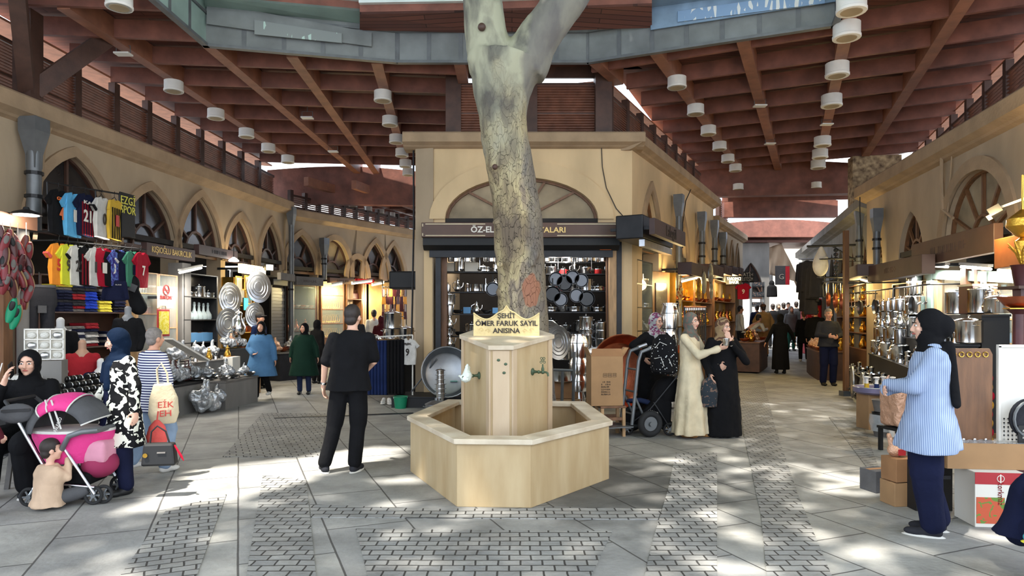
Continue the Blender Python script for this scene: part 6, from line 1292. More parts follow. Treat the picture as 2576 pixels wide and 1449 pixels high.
tt = thing('tote_bag', 'cream cloth shopping bag with red print on the shoulder of the striped-shirt person', 'bag', at(412, 1015, 6.72), .55); mb = MB(); mb.rings([(0,0,-.2,.11,.05),(.0,0,-.1,.14,.07),(0,0,.05,.13,.06),(-.01,0,.2,.08,.04)], 24, .03, 5); link('cloth_bag', remesh(mb, .014, 2), M['c_cream'], tt, True); mb = MB(); mb.tube([(-.05,0,.18),(-.06,.02,.34),(-.02,.03,.4),(.03,.01,.3),(.04,0,.18)], .01, 6); mb.build('strap', M['c_cream'], tt, True); text('EİK\nEH', .085, (.01,-.078,-.05), (PI/2,0,0), M['letter_red'], tt, .002, width=.14)
sb2 = thing('shopping_bag', 'pink and red plastic shopping bag behind the black handbag', 'bag', at(395, 1098, 6.45), .2); mb = MB(); mb.rings([(0,0,-.14,.07,.04),(0,0,0,.1,.05),(0,0,.1,.07,.035),(0,0,.16,.02,.015)], 20, .06, 5); link('bag_body', remesh(mb, .012, 1), M['j_coral'], sb2, True); mb = MB(); mb.tube([(0,0,.15),(.01,0,.24)], .008, 6); mb.build('handle', M['j_coral'], sb2, True)
# ---------------------------------------------------------------- coppersmiths and glass sellers along the near street
def vitrine(wl, lab, px0, px1, zb, zt, off, n, back='interior', frame='grey_metal', glass=True, dep=.32):
    """glass-fronted shelf unit parallel to the wall; returns (thing, s0, s1, shelf heights)"""
    s0, s1 = wl.s_at(px0, -off), wl.s_at(px1, -off); sm = (s0+s1)/2; w_ = abs(s1-s0); p = wl.P(sm, 0, -off+dep/2)
    t = thing('display_case', lab, 'display case', (p.x, p.y, fz(p.y)), wl.ang if wl.n.dot(Vector((-math.sin(wl.ang), math.cos(wl.ang), 0))) > 0 else wl.ang+PI)
    zs = [zb+(zt-zb)*i/n for i in range(n+1)]
    for z in zs: mb = MB(); mb.box((0,0,z), (w_,dep,.02)); mb.build('shelf', M['vitrine_glass' if False else frame], t)
    for sx in (-1, 1): mb = MB(); mb.box((sx*(w_/2-.02),0,(zt)/2), (.045,dep,zt)); mb.build('side_post', M[frame], t)
    mb = MB(); mb.box((0,dep/2,(zt)/2), (w_,.02,zt)); mb.build('back_panel', M[back], t)
    mb = MB(); mb.box((0,0,zb/2), (w_*.98,dep*.95,zb)); mb.build('plinth', M[frame], t)
    if glass: mb = MB(); mb.box((0,-dep/2+.006,(zb+zt)/2), (w_-.09,.006,zt-zb-.03)); mb.build('glass_pane', M['vitrine_glass'], t)
    return t, w_, zs, dep
def stock(v, row, protos, n, fmt, group, sc=1.0, jit=.0, y=0.0, margin=.12):
    """put n copies on shelf row of a display case"""
    t, w_, zs, dep = v; R = Matrix.Rotation(t.rotation_euler.z, 3, 'Z')
    for i in range(n):
        x = -w_/2+margin+(w_-2*margin)*(i/(n-1) if n > 1 else .5); p = t.location+R @ Vector((x, y+rnd.uniform(-jit,jit), zs[row]+.011)); put(protos[i % len(protos)], p, t.rotation_euler.z+rnd.uniform(-.3,.3)*(jit > 0), fmt % ORD[i % 26], group, sc*rnd.uniform(.94,1.06))
wsign(LW, 'brown shop sign with raised letters KIŞIOĞLU BAKIRCILIK', 362, 484, 620, 651, .55, 'fascia_dark', txt='KIŞIOĞLU BAKIRCILIK', tm='letter_gold', ts=.16, tw=1.25)
wsign(LW, 'dim grey-brown shop sign above the decanter shelves', 494, 592, 624, 648, .55, 'fascia_dark', txt='~8', tm='dark_metal', ts=.12, tw=.6)
v1 = vitrine(LW, 'brightly lit glass case of copper and silver ware beside the sportswear', 344, 398, .55, 2.42, .55, 5, 'interior_warm', 'wood_light')
for r, (pr, n, f) in enumerate((([P_copjug, P_jug], 4, '%s jug on the bottom shelf of the lit copper case'), ([P_bowl], 4, '%s bowl on the second shelf of the lit copper case'), ([P_copbowl, P_bowl], 4, '%s bowl on the third shelf of the lit copper case'), ([P_coppot], 4, '%s copper pot on the fourth shelf of the lit copper case'), ([P_goblet], 6, '%s goblet on the fifth shelf of the lit copper case'))): stock(v1, r, pr, n, f, 'ware in the lit copper case', .85)
v2 = vitrine(LW, 'glass door panel beside the copper case carrying the no-smoking notice', 399, 447, .4, 2.42, .5, 2, 'c_scarf', 'wood_light')
stock(v2, 1, [P_bowl, P_jug], 4, '%s silver piece on the upper shelf behind the no-smoking notice', 'ware behind the no-smoking notice'); stock(v2, 0, [P_canister, P_moka], 4, '%s steel piece on the lower shelf behind the no-smoking notice', 'ware behind the no-smoking notice')
ns = wsign(LW, 'white no-smoking notice on the glass of the copper shop', 396, 436, 722, 776, .75, 'paper', .02, txt=['', 'SİGARA İÇİLMEZ', ''], tm='letter_red', ts=.09, tw=[None,.36,None], name='notice')
mb = MB(); mb.tube([(.09*math.cos(a*PI/8), -.016, .14+.09*math.sin(a*PI/8)) for a in range(16)], .01, 6, closed=True); mb.bar((-.06,-.016,.2), (.06,-.016,.08), .02, .008, (0,1,0)); mb.bar((-.06,-.014,.14), (.06,-.014,.14), .02, .006, (0,1,0)); mb.build('no_smoking_symbol', M['letter_red'], ns)
yt = thing('hanging_tray', 'yellow and red patterned serving tray hung by its handle under the notice', 'tray', on(LW, 411, 812, .78), AL); mb = MB(); mb.box((0,0,0), (.36,.02,.5)); mb.build('frame', M['red_box'], yt, bevel=.03); mb = MB(); mb.box((0,-.012,0), (.29,.012,.42)); mb.build('panel', pattern('tray_pattern', 'blotch', (214,196,60), (226,214,120), 22, .5), yt); mb = MB(); mb.tube([(-.08,0,.24),(-.06,0,.31),(.06,0,.31),(.08,0,.24)], .012, 6); mb.build('handle', M['c_cream'], yt, True)
mb = MB(); s_ = LW.s_at(452, -.35); p = LW.P(s_, 0, -.35); mb.box((p.x,p.y,1.35), (.3,.3,2.7), rz=AL); struct(mb.build('pillar', M['grey_plaster']))
v3 = vitrine(LW, 'open steel shelves of glass decanters lit from above', 462, 548, .62, 2.5, .5, 4, 'dark_glass', 'dark_metal', glass=False)
stock(v3, 2, [P_decanter], 7, '%s glass decanter in the row on the lit steel shelves', 'decanters on the steel shelves', 1.5); stock(v3, 1, [P_gbox], 6, '%s pale blue gift box on the steel shelves', 'blue gift boxes on the steel shelves', 1.35); stock(v3, 3, [P_stock, P_casserole], 4, '%s dark pot on the top steel shelf', 'pots on the top steel shelf', .9); stock(v3, 0, [P_rbox, P_wbox, P_ftray], 4, '%s piece on the lowest steel shelf', 'boxes on the lowest steel shelf', .8)
tube_light('slanting white fluorescent tube above the decanter shelves', on(LW, 452, 686, 1.0), on(LW, 506, 674, .8), 25)
v1g = lamp('shop_glow', 'AREA', on(LW, 372, 690, .8), 9, (1,.95,.85), .5, rot=(0,0,0))
# round hanging lamp, lit sign, round trays and frames
wl_ = thing('pendant_lamp', 'round white pendant lamp beneath the dim grey-brown sign', 'lamp', on(LW, 588, 655, .7)); mb = MB(); mb.lathe([(.001,-.03),(.1,-.025),(.11,0),(.05,.05),(.02,.07)], 18); mb.build('lamp_shade', M['tube_on'], wl_, True); mb = MB(); mb.tube([(0,0,.07),(0,0,.3)], .01, 6); mb.build('cord', M['black'], wl_, True)
wsign(LW, 'crooked white lit sign with black worn letters over the big round trays', 604, 664, 668, 690, .55, 'tube_warm', .1, txt='~9', tm='letter_black', ts=.14, tw=.8)
f_ = thing('floodlight', 'bright square floodlight beside the crooked lit sign', 'floodlight', on(LW, 676, 673, .75), AL-.6); mb = MB(); mb.box((0,0,0), (.2,.08,.16)); mb.build('housing', M['dark_metal'], f_); mb = MB(); mb.box((0,-.045,0), (.17,.01,.13)); mb.build('lens', M['tube_on'], f_); mb = MB(); mb.tube([(0,0,0), Matrix.Rotation(.6-AL, 3, 'Z') @ (LW.n*.85)], .015, 6); mb.build('arm', M['dark_metal'], f_, True)
lamp('floodlight_glow', 'POINT', on(LW, 668, 690, 1.0), 30.0, (1,.93,.8), .1)
put(P_tray, on(LW, 650, 762, .75), AL-.35, 'largest engraved round tray hung facing the street at the tray stall', None, 1.25); put(P_tray, on(LW, 578, 790, .75), AL-.2, 'engraved round tray at the near edge of the tray stall', None, 1.15); put(P_tray, on(LW, 640, 825, .7), AL-.3, 'engraved round tray below the largest one, half hidden', None, 1.0); put(P_greytray, on(LW, 572, 855, .75), AL-.2, 'dark round tray below the near engraved tray', None, 1.15)
v4 = vitrine(LW, 'warm-lit wall of framed pictures and copper between the round trays', 588, 640, .6, 2.55, .3, 3, 'interior_warm', 'brass', glass=False)
for i, (px, py) in enumerate(((600,714),(622,712),(606,745),(625,748))):
    fr = thing('picture_frame', '%s gold-framed picture in the warm-lit tray stall' % ORD[i], 'picture', on(LW, px, py, .42), AL, 'gold-framed pictures'); mb = MB(); mb.box((0,0,0), (.3,.03,.36)); mb.build('frame', M['brass'], fr, bevel=.01); mb = MB(); mb.box((0,-.02,0), (.22,.01,.28)); mb.build('picture', M['paper'], fr)
tq = thing('turquoise_panel', 'glowing turquoise panel inside the tray stall', 'screen', on(LW, 617, 765, .5), AL); mb = MB(); mb.box((0,0,0), (.2,.03,.3)); mb.build('casing', M['dark_metal'], tq); mb = MB(); mb.box((0,-.02,0), (.18,.01,.28)); mb.build('screen', mat('turq', (40,190,200), .4, emit=2.0), tq)
stock(v4, 0, [P_copjug, P_brassjug, P_copbowl], 5, '%s copper vessel on the lowest shelf of the tray stall', 'copper on the tray stall shelves', 1.2); stock(v4, 1, [P_copbowl, P_coppot], 4, '%s copper pot on the middle shelf of the tray stall', 'copper on the tray stall shelves', 1)
lamp('shop_glow', 'AREA', on(LW, 612, 700, .9), 27.5, (1,.84,.55), .6)
ew = put(P_jug, on(LW, 600, 842, 1.0), AL, 'tall dark ewer in front of the round trays', None, 1.9)
# rolled shutter
def shutter(wl, px0, px1, zt, off, lab):
    s0, s1 = wl.s_at(px0, -off), wl.s_at(px1, -off); sm = (s0+s1)/2; p = wl.P(sm, 0, -off); t = thing('roller_shutter', lab, 'shutter', (p.x,p.y,0), wl.ang); w_ = abs(s1-s0); mb = MB(); n = int(zt/.09)
    for i in range(n): mb.poly([(-w_/2,0,i*.09),(w_/2,0,i*.09),(w_/2,-.02,i*.09+.045),(w_/2,0,i*.09+.088),(-w_/2,0,i*.09+.088),(-w_/2,-.02,i*.09+.045)], (0,.01,0)) if False else mb.box((0,-.008*(i % 2),i*.09+.045), (w_,.02,.084))
    mb.build('slat_curtain', M['dark_metal'], t)
    for sx in (-1, 1): mb = MB(); mb.box((sx*w_/2,0,zt/2), (.06,.06,zt)); mb.build('guide_rail', M['black'], t)
    mb = MB(); mb.box((0,.03,zt+.12), (w_+.1,.26,.26)); mb.build('shutter_box', M['black'], t, bevel=.02); return t
shutter(LW, 681, 716, 2.5, .05, 'closed dark roller shutter just before the bend of the arcade')
wsign(LW, 'pale blank sign end projecting above the roller shutter', 702, 738, 688, 706, .8, 'c_scarf', .1)
A2 = L2.ang
wsign(L2, 'grey sign above the dark shop windows at the bend', 742, 810, 697, 718, .5, 'c_scarf', txt='~7', tm='fascia_dark', ts=.11, tw=.5)
wsign(L2, 'brown sign above the gold jewellery window', 826, 890, 700, 714, .5, 'fascia', txt='~6', tm='letter_black', ts=.1, tw=.5)
wsign(L2, 'small red-brown sign above the belt shop', 896, 938, 702, 714, .5, 'c_red', txt='~5', tm='letter_gold', ts=.08, tw=.4)
wsign(L2, 'pale sign above the bag shop in the far corner', 985, 1012, 704, 714, .5, 'c_scarf', txt='~5', tm='fascia_dark', ts=.08, tw=.3)
v5 = vitrine(L2, 'dark shop window at the bend with a warm lit corner', 722, 796, .5, 2.5, .1, 3, 'interior', 'wood_dark'); stock(v5, 1, [P_copjug, P_bowl], 6, '%s vessel on the middle shelf of the dark window', 'ware in the dark window', 1.1); stock(v5, 2, [P_bowl, P_copbowl], 6, '%s bowl on the upper shelf of the dark window', 'ware in the dark window', 1.1); stock(v5, 0, [P_coppot, P_pot], 6, '%s pot on the low shelf of the dark window', 'ware in the dark window', 1)
v6 = vitrine(L2, 'brilliantly lit gold jewellery window', 808, 866, .9, 2.62, .1, 4, 'gold_goods', 'wood_brown')
P_gchain = proto('gold_necklace', 'necklace'); mb = MB(); mb.tube([(.07*math.cos(a*PI/8),0,.12+.11*math.sin(a*PI/8)) for a in range(16)], .012, 6, closed=True); mb.build('chain', M['gold_goods'], P_gchain, True); mb = MB(); mb.ell((0,0,.02), (.03,.02,.03)); mb.build('pendant', M['brass'], P_gchain, True)
for r in range(4): stock(v6, r, [P_gchain], 9, '%s gold necklace in row ' + ['one','two','three','four'][r] + ' of the gold window', 'gold necklaces in the window', 1.2)
for px in (822, 838, 852): lamp('gold_window_glow', 'POINT', on(L2, px, 735, .28), 20.0, (1,.8,.35), .08)
v7 = vitrine(L2, 'lit belt and bag shelves beside the gold window', 872, 912, .4, 2.6, .1, 4, 'wood_brown', 'wood_brown', glass=False)
P_purse = proto('leather_bag', 'bag'); mb = MB(); mb.box((0,0,.1), (.2,.07,.2), taper=.8); mb.build('bag_body', M['leather_dark'], P_purse, bevel=.02); mb = MB(); mb.tube([(-.06,0,.19),(-.05,0,.28),(.05,0,.28),(.06,0,.19)], .008, 6); mb.build('handle', M['leather_dark'], P_purse, True)
for r in range(4): stock(v7, r, [P_purse], 4, '%s leather bag on shelf ' + ['one','two','three','four'][r] + ' beside the gold window', 'leather bags beside the gold window', 1)
mb = MB(); p = on(L2, 937, 790, .0); mb.box((p.x+.2,p.y+.2,1.5), (1.0,.05,2.6), rz=A2); struct(mb.build('wall_lit_doorway', M['interior_warm']))
for a, b, l in (((885,718),(935,708),'white tube light above the belt shop'),((936,722),(965,712),'second white tube light over the lit doorway'),((985,726),(1018,716),'third white tube light above the bag shop'),((836,722),(860,714),'white tube light above the gold window')): tube_light(l, on(L2, a[0], a[1]-4, .7), on(L2, b[0], b[1], .7), 16, 'tube_warm', col=(1,.85,.6))
hb1 = thing('lit_bulb', 'bare glowing bulb above the hanging wallets', 'bulb', on(L2, 992, 703, .9)); mb = MB(); mb.ell((0,0,0), .07); mb.build('glass_bulb', M['tube_warm'], hb1, True); mb = MB(); mb.tube([(0,0,.06),(0,0,.35)], .008, 6); mb.build('flex', M['black'], hb1, True)
P_wal = proto('hanging_wallet', 'wallet'); mb = MB(); mb.box((0,0,-.14), (.16,.03,.26), taper=.8); mb.build('wallet_body', M['leather_dark'], P_wal, bevel=.01); mb = MB(); mb.tube([(0,0,-.02),(0,0,.08)], .004, 5); mb.build('hook', M['steel'], P_wal, True)
P_wal2 = proto('hanging_wallet', 'wallet'); mb = MB(); mb.box((0,0,-.14), (.16,.03,.26), taper=.8); mb.build('wallet_body', mat('leather_orange', (206,140,50), .45), P_wal2, bevel=.01); mb = MB(); mb.tube([(0,0,-.02),(0,0,.08)], .004, 5); mb.build('hook', M['steel'], P_wal2, True)
wr = thing('wallet_rack', 'dark rack of hanging wallets at the far end of the near street', 'rack', (0,0,0)); 
for k in range(4): mb = MB(); mb.tube([on(L2, 962, 722+19*k, .75), on(L2, 1022, 722+19*k, .75)], .012, 6); mb.build('rail', M['dark_metal'], wr, True)
for px in (962, 1022): p = on(L2, px, 720, .75); mb = MB(); mb.tube([(p.x,p.y,.1),(p.x,p.y,p.z+.2)], .02, 6); mb.build('upright', M['dark_metal'], wr, True)
for r in range(4):
    for i in range(7): put((P_wal, P_wal2, P_wal)[(i*2+r) % 3], on(L2, 965+9*i, 726+19*r, .78), A2+rnd.uniform(-.5,.5), '%s wallet on the %s rail of the wallet rack' % (ORD[i], ['top','second','third','lowest'][r]), 'hanging wallets', 1)
aw_ = thing('awning_box', 'black awning box at the hidden corner of the corner building', 'awning', at(1022, 706, 14.2)); mb = MB(); mb.box((0,0,0), (.62,.6,.36)); mb.build('housing', M['black'], aw_, bevel=.03); mb = MB(); mb.tube([(-.3,-.25,-.15),(.25,.2,-.15)], .03, 8); mb.build('roller', M['dark_metal'], aw_, True)
tag((lambda mb: (mb.tube([at(1040,330,13.1), at(1041,560,13.1), at(1035,880,13.1)], .02, 6), mb.build('pipe', M['dark_metal'], None, True))[1])(MB()), 'slim dark pipe down the left corner of the corner building', 'pipe')
# goods heaped in front of the shops on the left
def stand(lab, wl, px, off, w_, d, h, skirt='grey_plaster', top='c_scarf'):
    q = wl.P(wl.s_at(px, -off), 0, -off); t = table(lab, w_, d, h, top, skirt=skirt, loc=(q.x, q.y, 0), rz=wl.ang); return t, w_, [h], d
b1 = stand('low plank stand of dark bags beside the striped-shirt person', LW, 432, 1.55, 1.5, .6, .5, 'grey_plaster', 'black')
stock(b1, 0, [P_purse, P_bag[0]], 8, '%s dark bag on the low plank stand', 'bags on the low plank stand', 1.25, .08)
b2 = stand('grey counter with sloping tray of spoons under the decanter shelves', LW, 500, 1.0, 1.4, .7, .78)
stock(b2, 0, P_bag, 5, '%s plastic-wrapped bundle on the grey counter under the decanters', 'wrapped bundles on the grey counter', 1.15, .1, .1); stock(b2, 0, [P_moka, P_cup, P_brassjug], 6, '%s small pot at the front of the grey counter', 'small pots on the grey counter', .8, .02, -.28)
sp = thing('spoon_tray', 'long sloping tray of gilt spoons on the grey counter', 'tray', on(LW, 470, 880, 1.5), AL-.35); mb = MB(); mb.box((0,0,0), (.85,.26,.03), R=Euler((0,.5,0)).to_matrix()); mb.build('tray', M['paper'], sp)
for i in range(7): mb = MB(); mb.bar((-.33+.11*i,-.09,.2-.06*i), (-.33+.11*i,.1,.2-.06*i), .03, .02); mb.build('spoon', M['brass'], sp)
b3 = stand('low stand of foil-wrapped trays in front of the tray stall', LW, 566, 1.9, 1.2, .7, .5); stock(b3, 0, [P_ftray, P_bag[1], P_bowl], 6, '%s piece at the back of the foil-tray stand', 'ware on the foil-tray stand', 1, .06, .2); stock(b3, 0, [P_bowl, P_cup, P_bag[2]], 7, '%s piece at the front of the foil-tray stand', 'ware on the foil-tray stand', .8, .05, -.2)
b4 = stand('wooden crate stand holding a grey chest near the tray stall', LW, 584, .95, .7, .5, .95, 'black', 'black'); stock(b4, 0, [P_bag[0], P_wbag], 3, '%s wrapped piece on the grey chest', 'wrapped pieces on the chest', 1, .04)
wb = put(P_wbox, on(LW, 582, 880, 1.35), AL, 'plain white box standing on end beside the foil-tray stand', None, (1,1,1.6)); wb.location.z = 0.5
for i, (px, py, s) in enumerate(((512,985,1.6),(520,1010,1.5),(545,1000,1.3))): q = on(LW, px, py, 2.1); put(P_bag[i], (q.x, q.y, 0), AL, '%s big plastic-wrapped bundle on the ground by the plank stand' % ORD[i], 'wrapped bundles on the ground', (s, s, s*1.15))
for i, (px, s) in enumerate(((582,1.3),(592,1.1))): q = on(LW, px, 985, 2.0); put(P_canister, (q.x, q.y, .0), AL, '%s tall steel canister under the foil-tray stand' % ORD[i], None, (s*1.3, s*1.3, s*2.3))
b5 = stand('long low stand of wrapped copper beyond the woman in blue', L2, 742, 1.3, 1.6, .7, .72, 'c_dgrey', 'c_scarf'); stock(b5, 0, [P_wbag, P_copbowl, P_bag[1], P_brassjug], 7, '%s piece on the wrapped copper stand', 'ware on the wrapped copper stand', 1.2, .12)
q = L2.P(L2.s_at(712, -1.5), 0, -1.9); put(P_rbox, (q.x-.3, q.y-2.6, 0), AL, 'red box on the ground beside the woman in blue', None, (1,1,2.8)); put(P_box, (q.x+.05, q.y-2.7, 0), AL, 'upright carton beside the red box on the ground', None, (.5,.6,1.5))
lamp('shop_glow', 'AREA', on(LW, 500, 720, 1.0), 20.0, (1,.95,.88), .8); lamp('shop_glow', 'POINT', on(L2, 925, 750, .2), 35.0, (1,.78,.45), .2); lamp('shop_glow', 'POINT', on(L2, 985, 735, .9), 15.0, (1,.85,.6), .15)
lamp('stall_glow', 'AREA', on(LW, 220, 600, .5), 20.0, (1,.95,.88), 1.2)
# ---------------------------------------------------------------- pot shop in the corner building
sg = sign('brown shop sign reading ÖZ-EL and ending YALARI behind the tree trunk', at(1311, 580, 12.72), 498/F*12.72, 36/F*12.72*1.02, .22, 0, 'fascia', border='c_cream')
text('ÖZ-EL', .155, (at(1213, 578, 12.6)-sg.location), (PI/2,0,0), M['letter_white'], sg, .004, width=.43, bold=.004); text('EŞYALARI', .14, (at(1378, 579, 12.6)-sg.location), (PI/2,0,0), M['letter_gold'], sg, .004, width=.66, bold=.003)
sx_ = thing('shutter_box', 'black roller shutter box beneath the brown corner shop sign', 'shutter', at(1311, 610, 12.8)); mb = MB(); mb.poly([(-1.85,-.1,.1),(-1.85,.2,.1),(-1.85,.2,-.14),(-1.85,.02,-.14),(-1.85,-.1,-.06)], (3.7,0,0)); mb.build('housing', M['black'], sx_); mb = MB(); mb.box((0,.14,-.2), (3.5,.12,.14)); mb.build('bottom_rail', M['dark_metal'], sx_)
mat('sticker_orange', (214,106,44), .6); so_ = put(carton('orange_sticker', (.22,.02,.09), 'sticker_orange', tape=False), at(1523, 629, 12.82), 0, 'small orange sticker on the shutter rail of the corner shop'); 
df = thing('shop_door_frame', 'timber and metal frame round the corner shop opening', 'door frame', (0,0,0))
for px, m_, w_ in ((1078,'plaster_front',.16),(1103,'dark_metal',.1),(1096+22,'wood_brown',.1),(1541,'wood_light',.14),(1556,'dark_metal',.1),(1530,'wood_brown',.08)): p = at(px, 800, 13.02 if px not in (1118,1530) else 13.2); mb = MB(); mb.box((p.x,p.y,1.53), (w_,.14,3.06)); mb.build('jamb', M[m_], df)
mb = MB(); mb.box((at(1318,632,13.1).x,13.1,2.98), (3.5,.14,.12)); mb.build('lintel', M['dark_metal'], df)
pl = thing('platform', 'low black step along the front of the corner shop', 'platform', (0,0,0)); mb = MB(); mb.box((-.1,12.55,.09), (4.1,1.0,.18)); mb.build('step', M['black'], pl); mb = MB(); mb.box((-.1,12.05,.185), (4.12,.05,.02)); mb.build('nosing', M['dark_metal'], pl)
def cshelf(lab, px0, px1, pys, Y, d=.3, m='dark_metal'):
    a, b = at(px0, 800, Y), at(px1, 800, Y); t = thing('shelf_unit', lab, 'shelves', ((a.x+b.x)/2, Y, 0)); w_ = b.x-a.x; zs = [at(px0, py, Y).z for py in pys]
    for z in zs: mb = MB(); mb.box((0,0,z-.01), (w_,d,.02)); mb.build('shelf', M[m], t)
    for sx in (-1, 1): mb = MB(); mb.box((sx*w_/2, d/2, max(zs)/2+.1), (.03,.03,max(zs)+.2)); mb.build('upright', M[m], t)
    return t, w_, zs, d
c1 = cshelf('dark shelves on the left inside wall of the pot shop', 1112, 1262, (900,845,790,735,685), 13.9, .35)
stock(c1, 4, [P_wbox, P_stock, P_wbox, P_casserole, P_canister], 5, '%s piece on the top left shelf of the pot shop', 'left shelves of the pot shop', .9); stock(c1, 3, [P_canister, P_jug, P_moka, P_open], 6, '%s piece on the second left shelf of the pot shop', 'left shelves of the pot shop', .9); stock(c1, 2, [P_jug, P_bowl, P_gbox], 6, '%s piece on the third left shelf of the pot shop', 'left shelves of the pot shop', .9); stock(c1, 1, [P_pot, P_bowl, P_stock], 5, '%s piece on the fourth left shelf of the pot shop', 'left shelves of the pot shop', .9); stock(c1, 0, [P_stock, P_casserole], 4, '%s pot on the lowest left shelf of the pot shop', 'left shelves of the pot shop', 1)
c2 = cshelf('crowded shelves on the right inside wall of the pot shop', 1372, 1548, (898,835,785,733,690,660), 13.9, .4)
stock(c2, 5, [P_blackpot, P_blackpot, P_stock], 4, '%s large pan on the top right shelf of the pot shop', 'right shelves of the pot shop', 1.0)
for r, pr in ((4,[P_pot, P_redpot, P_jug]),(3,[P_casserole, P_redpot, P_pot, P_stock]),(2,[P_casserole, P_pot]),(1,[P_stock, P_pot]),(0,[P_stock, P_open])): stock(c2, r, pr, 6 if r > 1 else 5, '%s pot on right shelf ' + ['five','four','three','two','one'][r] + ' from the top in the pot shop', 'right shelves of the pot shop', .85)
hr = thing('hanging_rail', 'steel rail across the pot shop front from which pots and pans hang', 'rail', (0,0,0)); a, b = at(1122, 634, 13.3), at(1536, 634, 13.3); mb = MB(); mb.tube([a, b], .012, 6); mb.build('rail', M['steel_soft'], hr, True)
for q in (a, b): mb = MB(); mb.tube([q, q+Vector((0,0,.12))], .01, 6); mb.build('hanger', M['dark_metal'], hr, True)
i = 0
for px in list(range(1132, 1262, 15))+list(range(1376, 1536, 14)):
    nm = '%s hanging piece on the shop rail, %s of the trunk' % (ORD[i % 9 if px < 1300 else (i-9) % 12], 'west' if px < 1300 else 'east'); i += 1
    q = at(px, 637, 13.3)
    if i % 3: put(P_cup if i % 2 else P_canister, q+Vector((0,0,-.17)), 0, nm, 'ware hanging from the shop rail', 1.25)
    else: put(P_ladle, q, 0, nm, 'ware hanging from the shop rail', 1.2)
for i, (px, py, pr) in enumerate(((1398,664,P_pan),(1420,672,P_blackpan),(1440,660,P_pan),(1462,668,P_pan),(1390,700,P_blackpan),(1410,716,P_pan),(1450,706,P_pan),(1476,712,P_blackpan),(1240,690,P_pan),(1222,700,P_ladle))): put(pr, at(px, py, 13.55), 0, '%s pan hung inside the pot shop under the rail' % ORD[i], 'pans hung in the pot shop', 1.0)
def pstack(px, py, Y, seq, lab, group, rz=0):
    p = at(px, py, Y); z = p.z
    for i, (pr, s, h) in enumerate(seq): put(pr, (p.x, Y, z), rz, '%s from the bottom in the %s' % (ORD[i], lab), group, s); z += h*s
pstack(1420, 905, 13.25, [(P_open,.95,.175),(P_stock,.85,.265),(P_pot,.95,.18)], 'pot stack just right of the tree trunk', 'floor pot stacks'); pstack(1474, 900, 13.25, [(P_open,1.05,.175),(P_stock,1.0,.265),(P_casserole,1.05,.105),(P_stock,.9,.27)], 'tall pot stack in the middle of the right half', 'floor pot stacks'); pstack(1512, 905, 13.25, [(P_stock,.95,.265),(P_pot,1.05,.155),(P_pot,1.05,.155),(P_pot,1.0,.155)], 'pot stack beside the right door jamb', 'floor pot stacks')
pstack(1131, 905, 13.3, [(P_bowl,1.2,.085),(P_open,.8,.175),(P_jug,.95,.26),(P_open,.7,.175),(P_jug,1,.26),(P_canister,1.2,.18),(P_stock,.75,.27)], 'shining column beside the left door jamb', 'shining column of ware')
for i, (px, py) in enumerate(((1424,656),(1391,652))):
    t = thing('lit_bulb', ['bare white bulb among the hanging pans','second bare white bulb nearer the trunk'][i], 'bulb', at(px, py, 13.7)); mb = MB(); mb.ell((0,0,0), .045); mb.build('glass_bulb', M['tube_on'], t, True); mb = MB(); mb.tube([(0,0,.04),(0,0,.2)], .006, 5); mb.build('flex', M['black'], t, True); lamp('bulb_glow', 'POINT', at(px, py+12, 13.55), 22, (1,.95,.85), .06)
lamp('pot_shop_glow', 'POINT', at(1200, 640, 14.6), 25, (1,.9,.75), .2)
# big vessels in front
bs = thing('aluminium_basin', 'huge dull aluminium basin leaning on its side before the corner shop', 'basin', at(1124, 924, 11.9)); R = Euler((math.radians(78), 0, .15)).to_matrix(); mb = MB(); mb.lathe([(.33,-.2),(.4,-.1),(.435,.1),(.45,.1),(.445,.085),(.42,-.1),(.34,-.17),(.001,-.17)], 40, (0,0,0), R, sx=1, sy=1); mb.build('bowl', M['aluminium'], bs, True); mb = MB(); mb.tube([R @ Vector((.445*math.cos(a*PI/16), .445*math.sin(a*PI/16), .1)) for a in range(32)], .012, 6, closed=True); mb.build('rolled_rim', M['aluminium'], bs, True); bs.location.z = .18+.46; mb = MB(); mb.box(R @ Vector((.13,-.14,-.14)), (.12,.02,.07), R=R); mb.build('sticker', mat('sticker_green', (120,170,160), .6), bs)
tf = thing('tiffin_tower', 'tower of stacked small steel pots standing before the aluminium basin', 'pot stack', at(1108, 1000, 11.55)); tf.location.z = 0.01; h0 = 0.0
z = 0
for i in range(9): r = .095 if 3 <= i <= 5 else .08; mb = MB(); mb.lathe([(r*.8,z),(r*.82,z+.065),(r*1.1,z+.07),(r*1.1,z+.078),(r*.8,z+.078)], 20); mb.build('stacked_pot', M['steel'], tf, True); z += .078
mb = MB(); mb.lathe([(.08,z),(.06,z+.015),(.012,z+.02),(.012,z+.04),(.001,z+.042)], 16); mb.build('lid', M['steel'], tf, True)
lp = thing('lidded_pot', 'low dull pot with a domed lid just behind the basin rim', 'pot', (at(1098,1010,11.0).x, 11.0, .0)); mb = MB(); mb.lathe([(.16,0),(.18,.02),(.18,.17),(.19,.175),(.19,.185),(.1,.225),(.03,.24),(.03,.27),(.001,.272)], 24); mb.build('body', M['aluminium'], lp, True); handles(lp, .18, .14, 'aluminium'); lp.scale = (1,1,1.1)
mk = thing('milk_churn', 'x', 'churn', (0,0,0)); mb = MB(); mb.lathe([(.11,0),(.15,.02),(.165,.3),(.13,.42),(.13,.47),(.15,.475),(.15,.49),(.12,.49)], 24); mb.build('body', M['steel'], mk, True); mb = MB(); mb.tube([(.167*math.cos(a*PI/12),.167*math.sin(a*PI/12),.3) for a in range(24)], .007, 6, closed=True); mb.build('hoop', M['steel'], mk, True); PARK.append(mk)
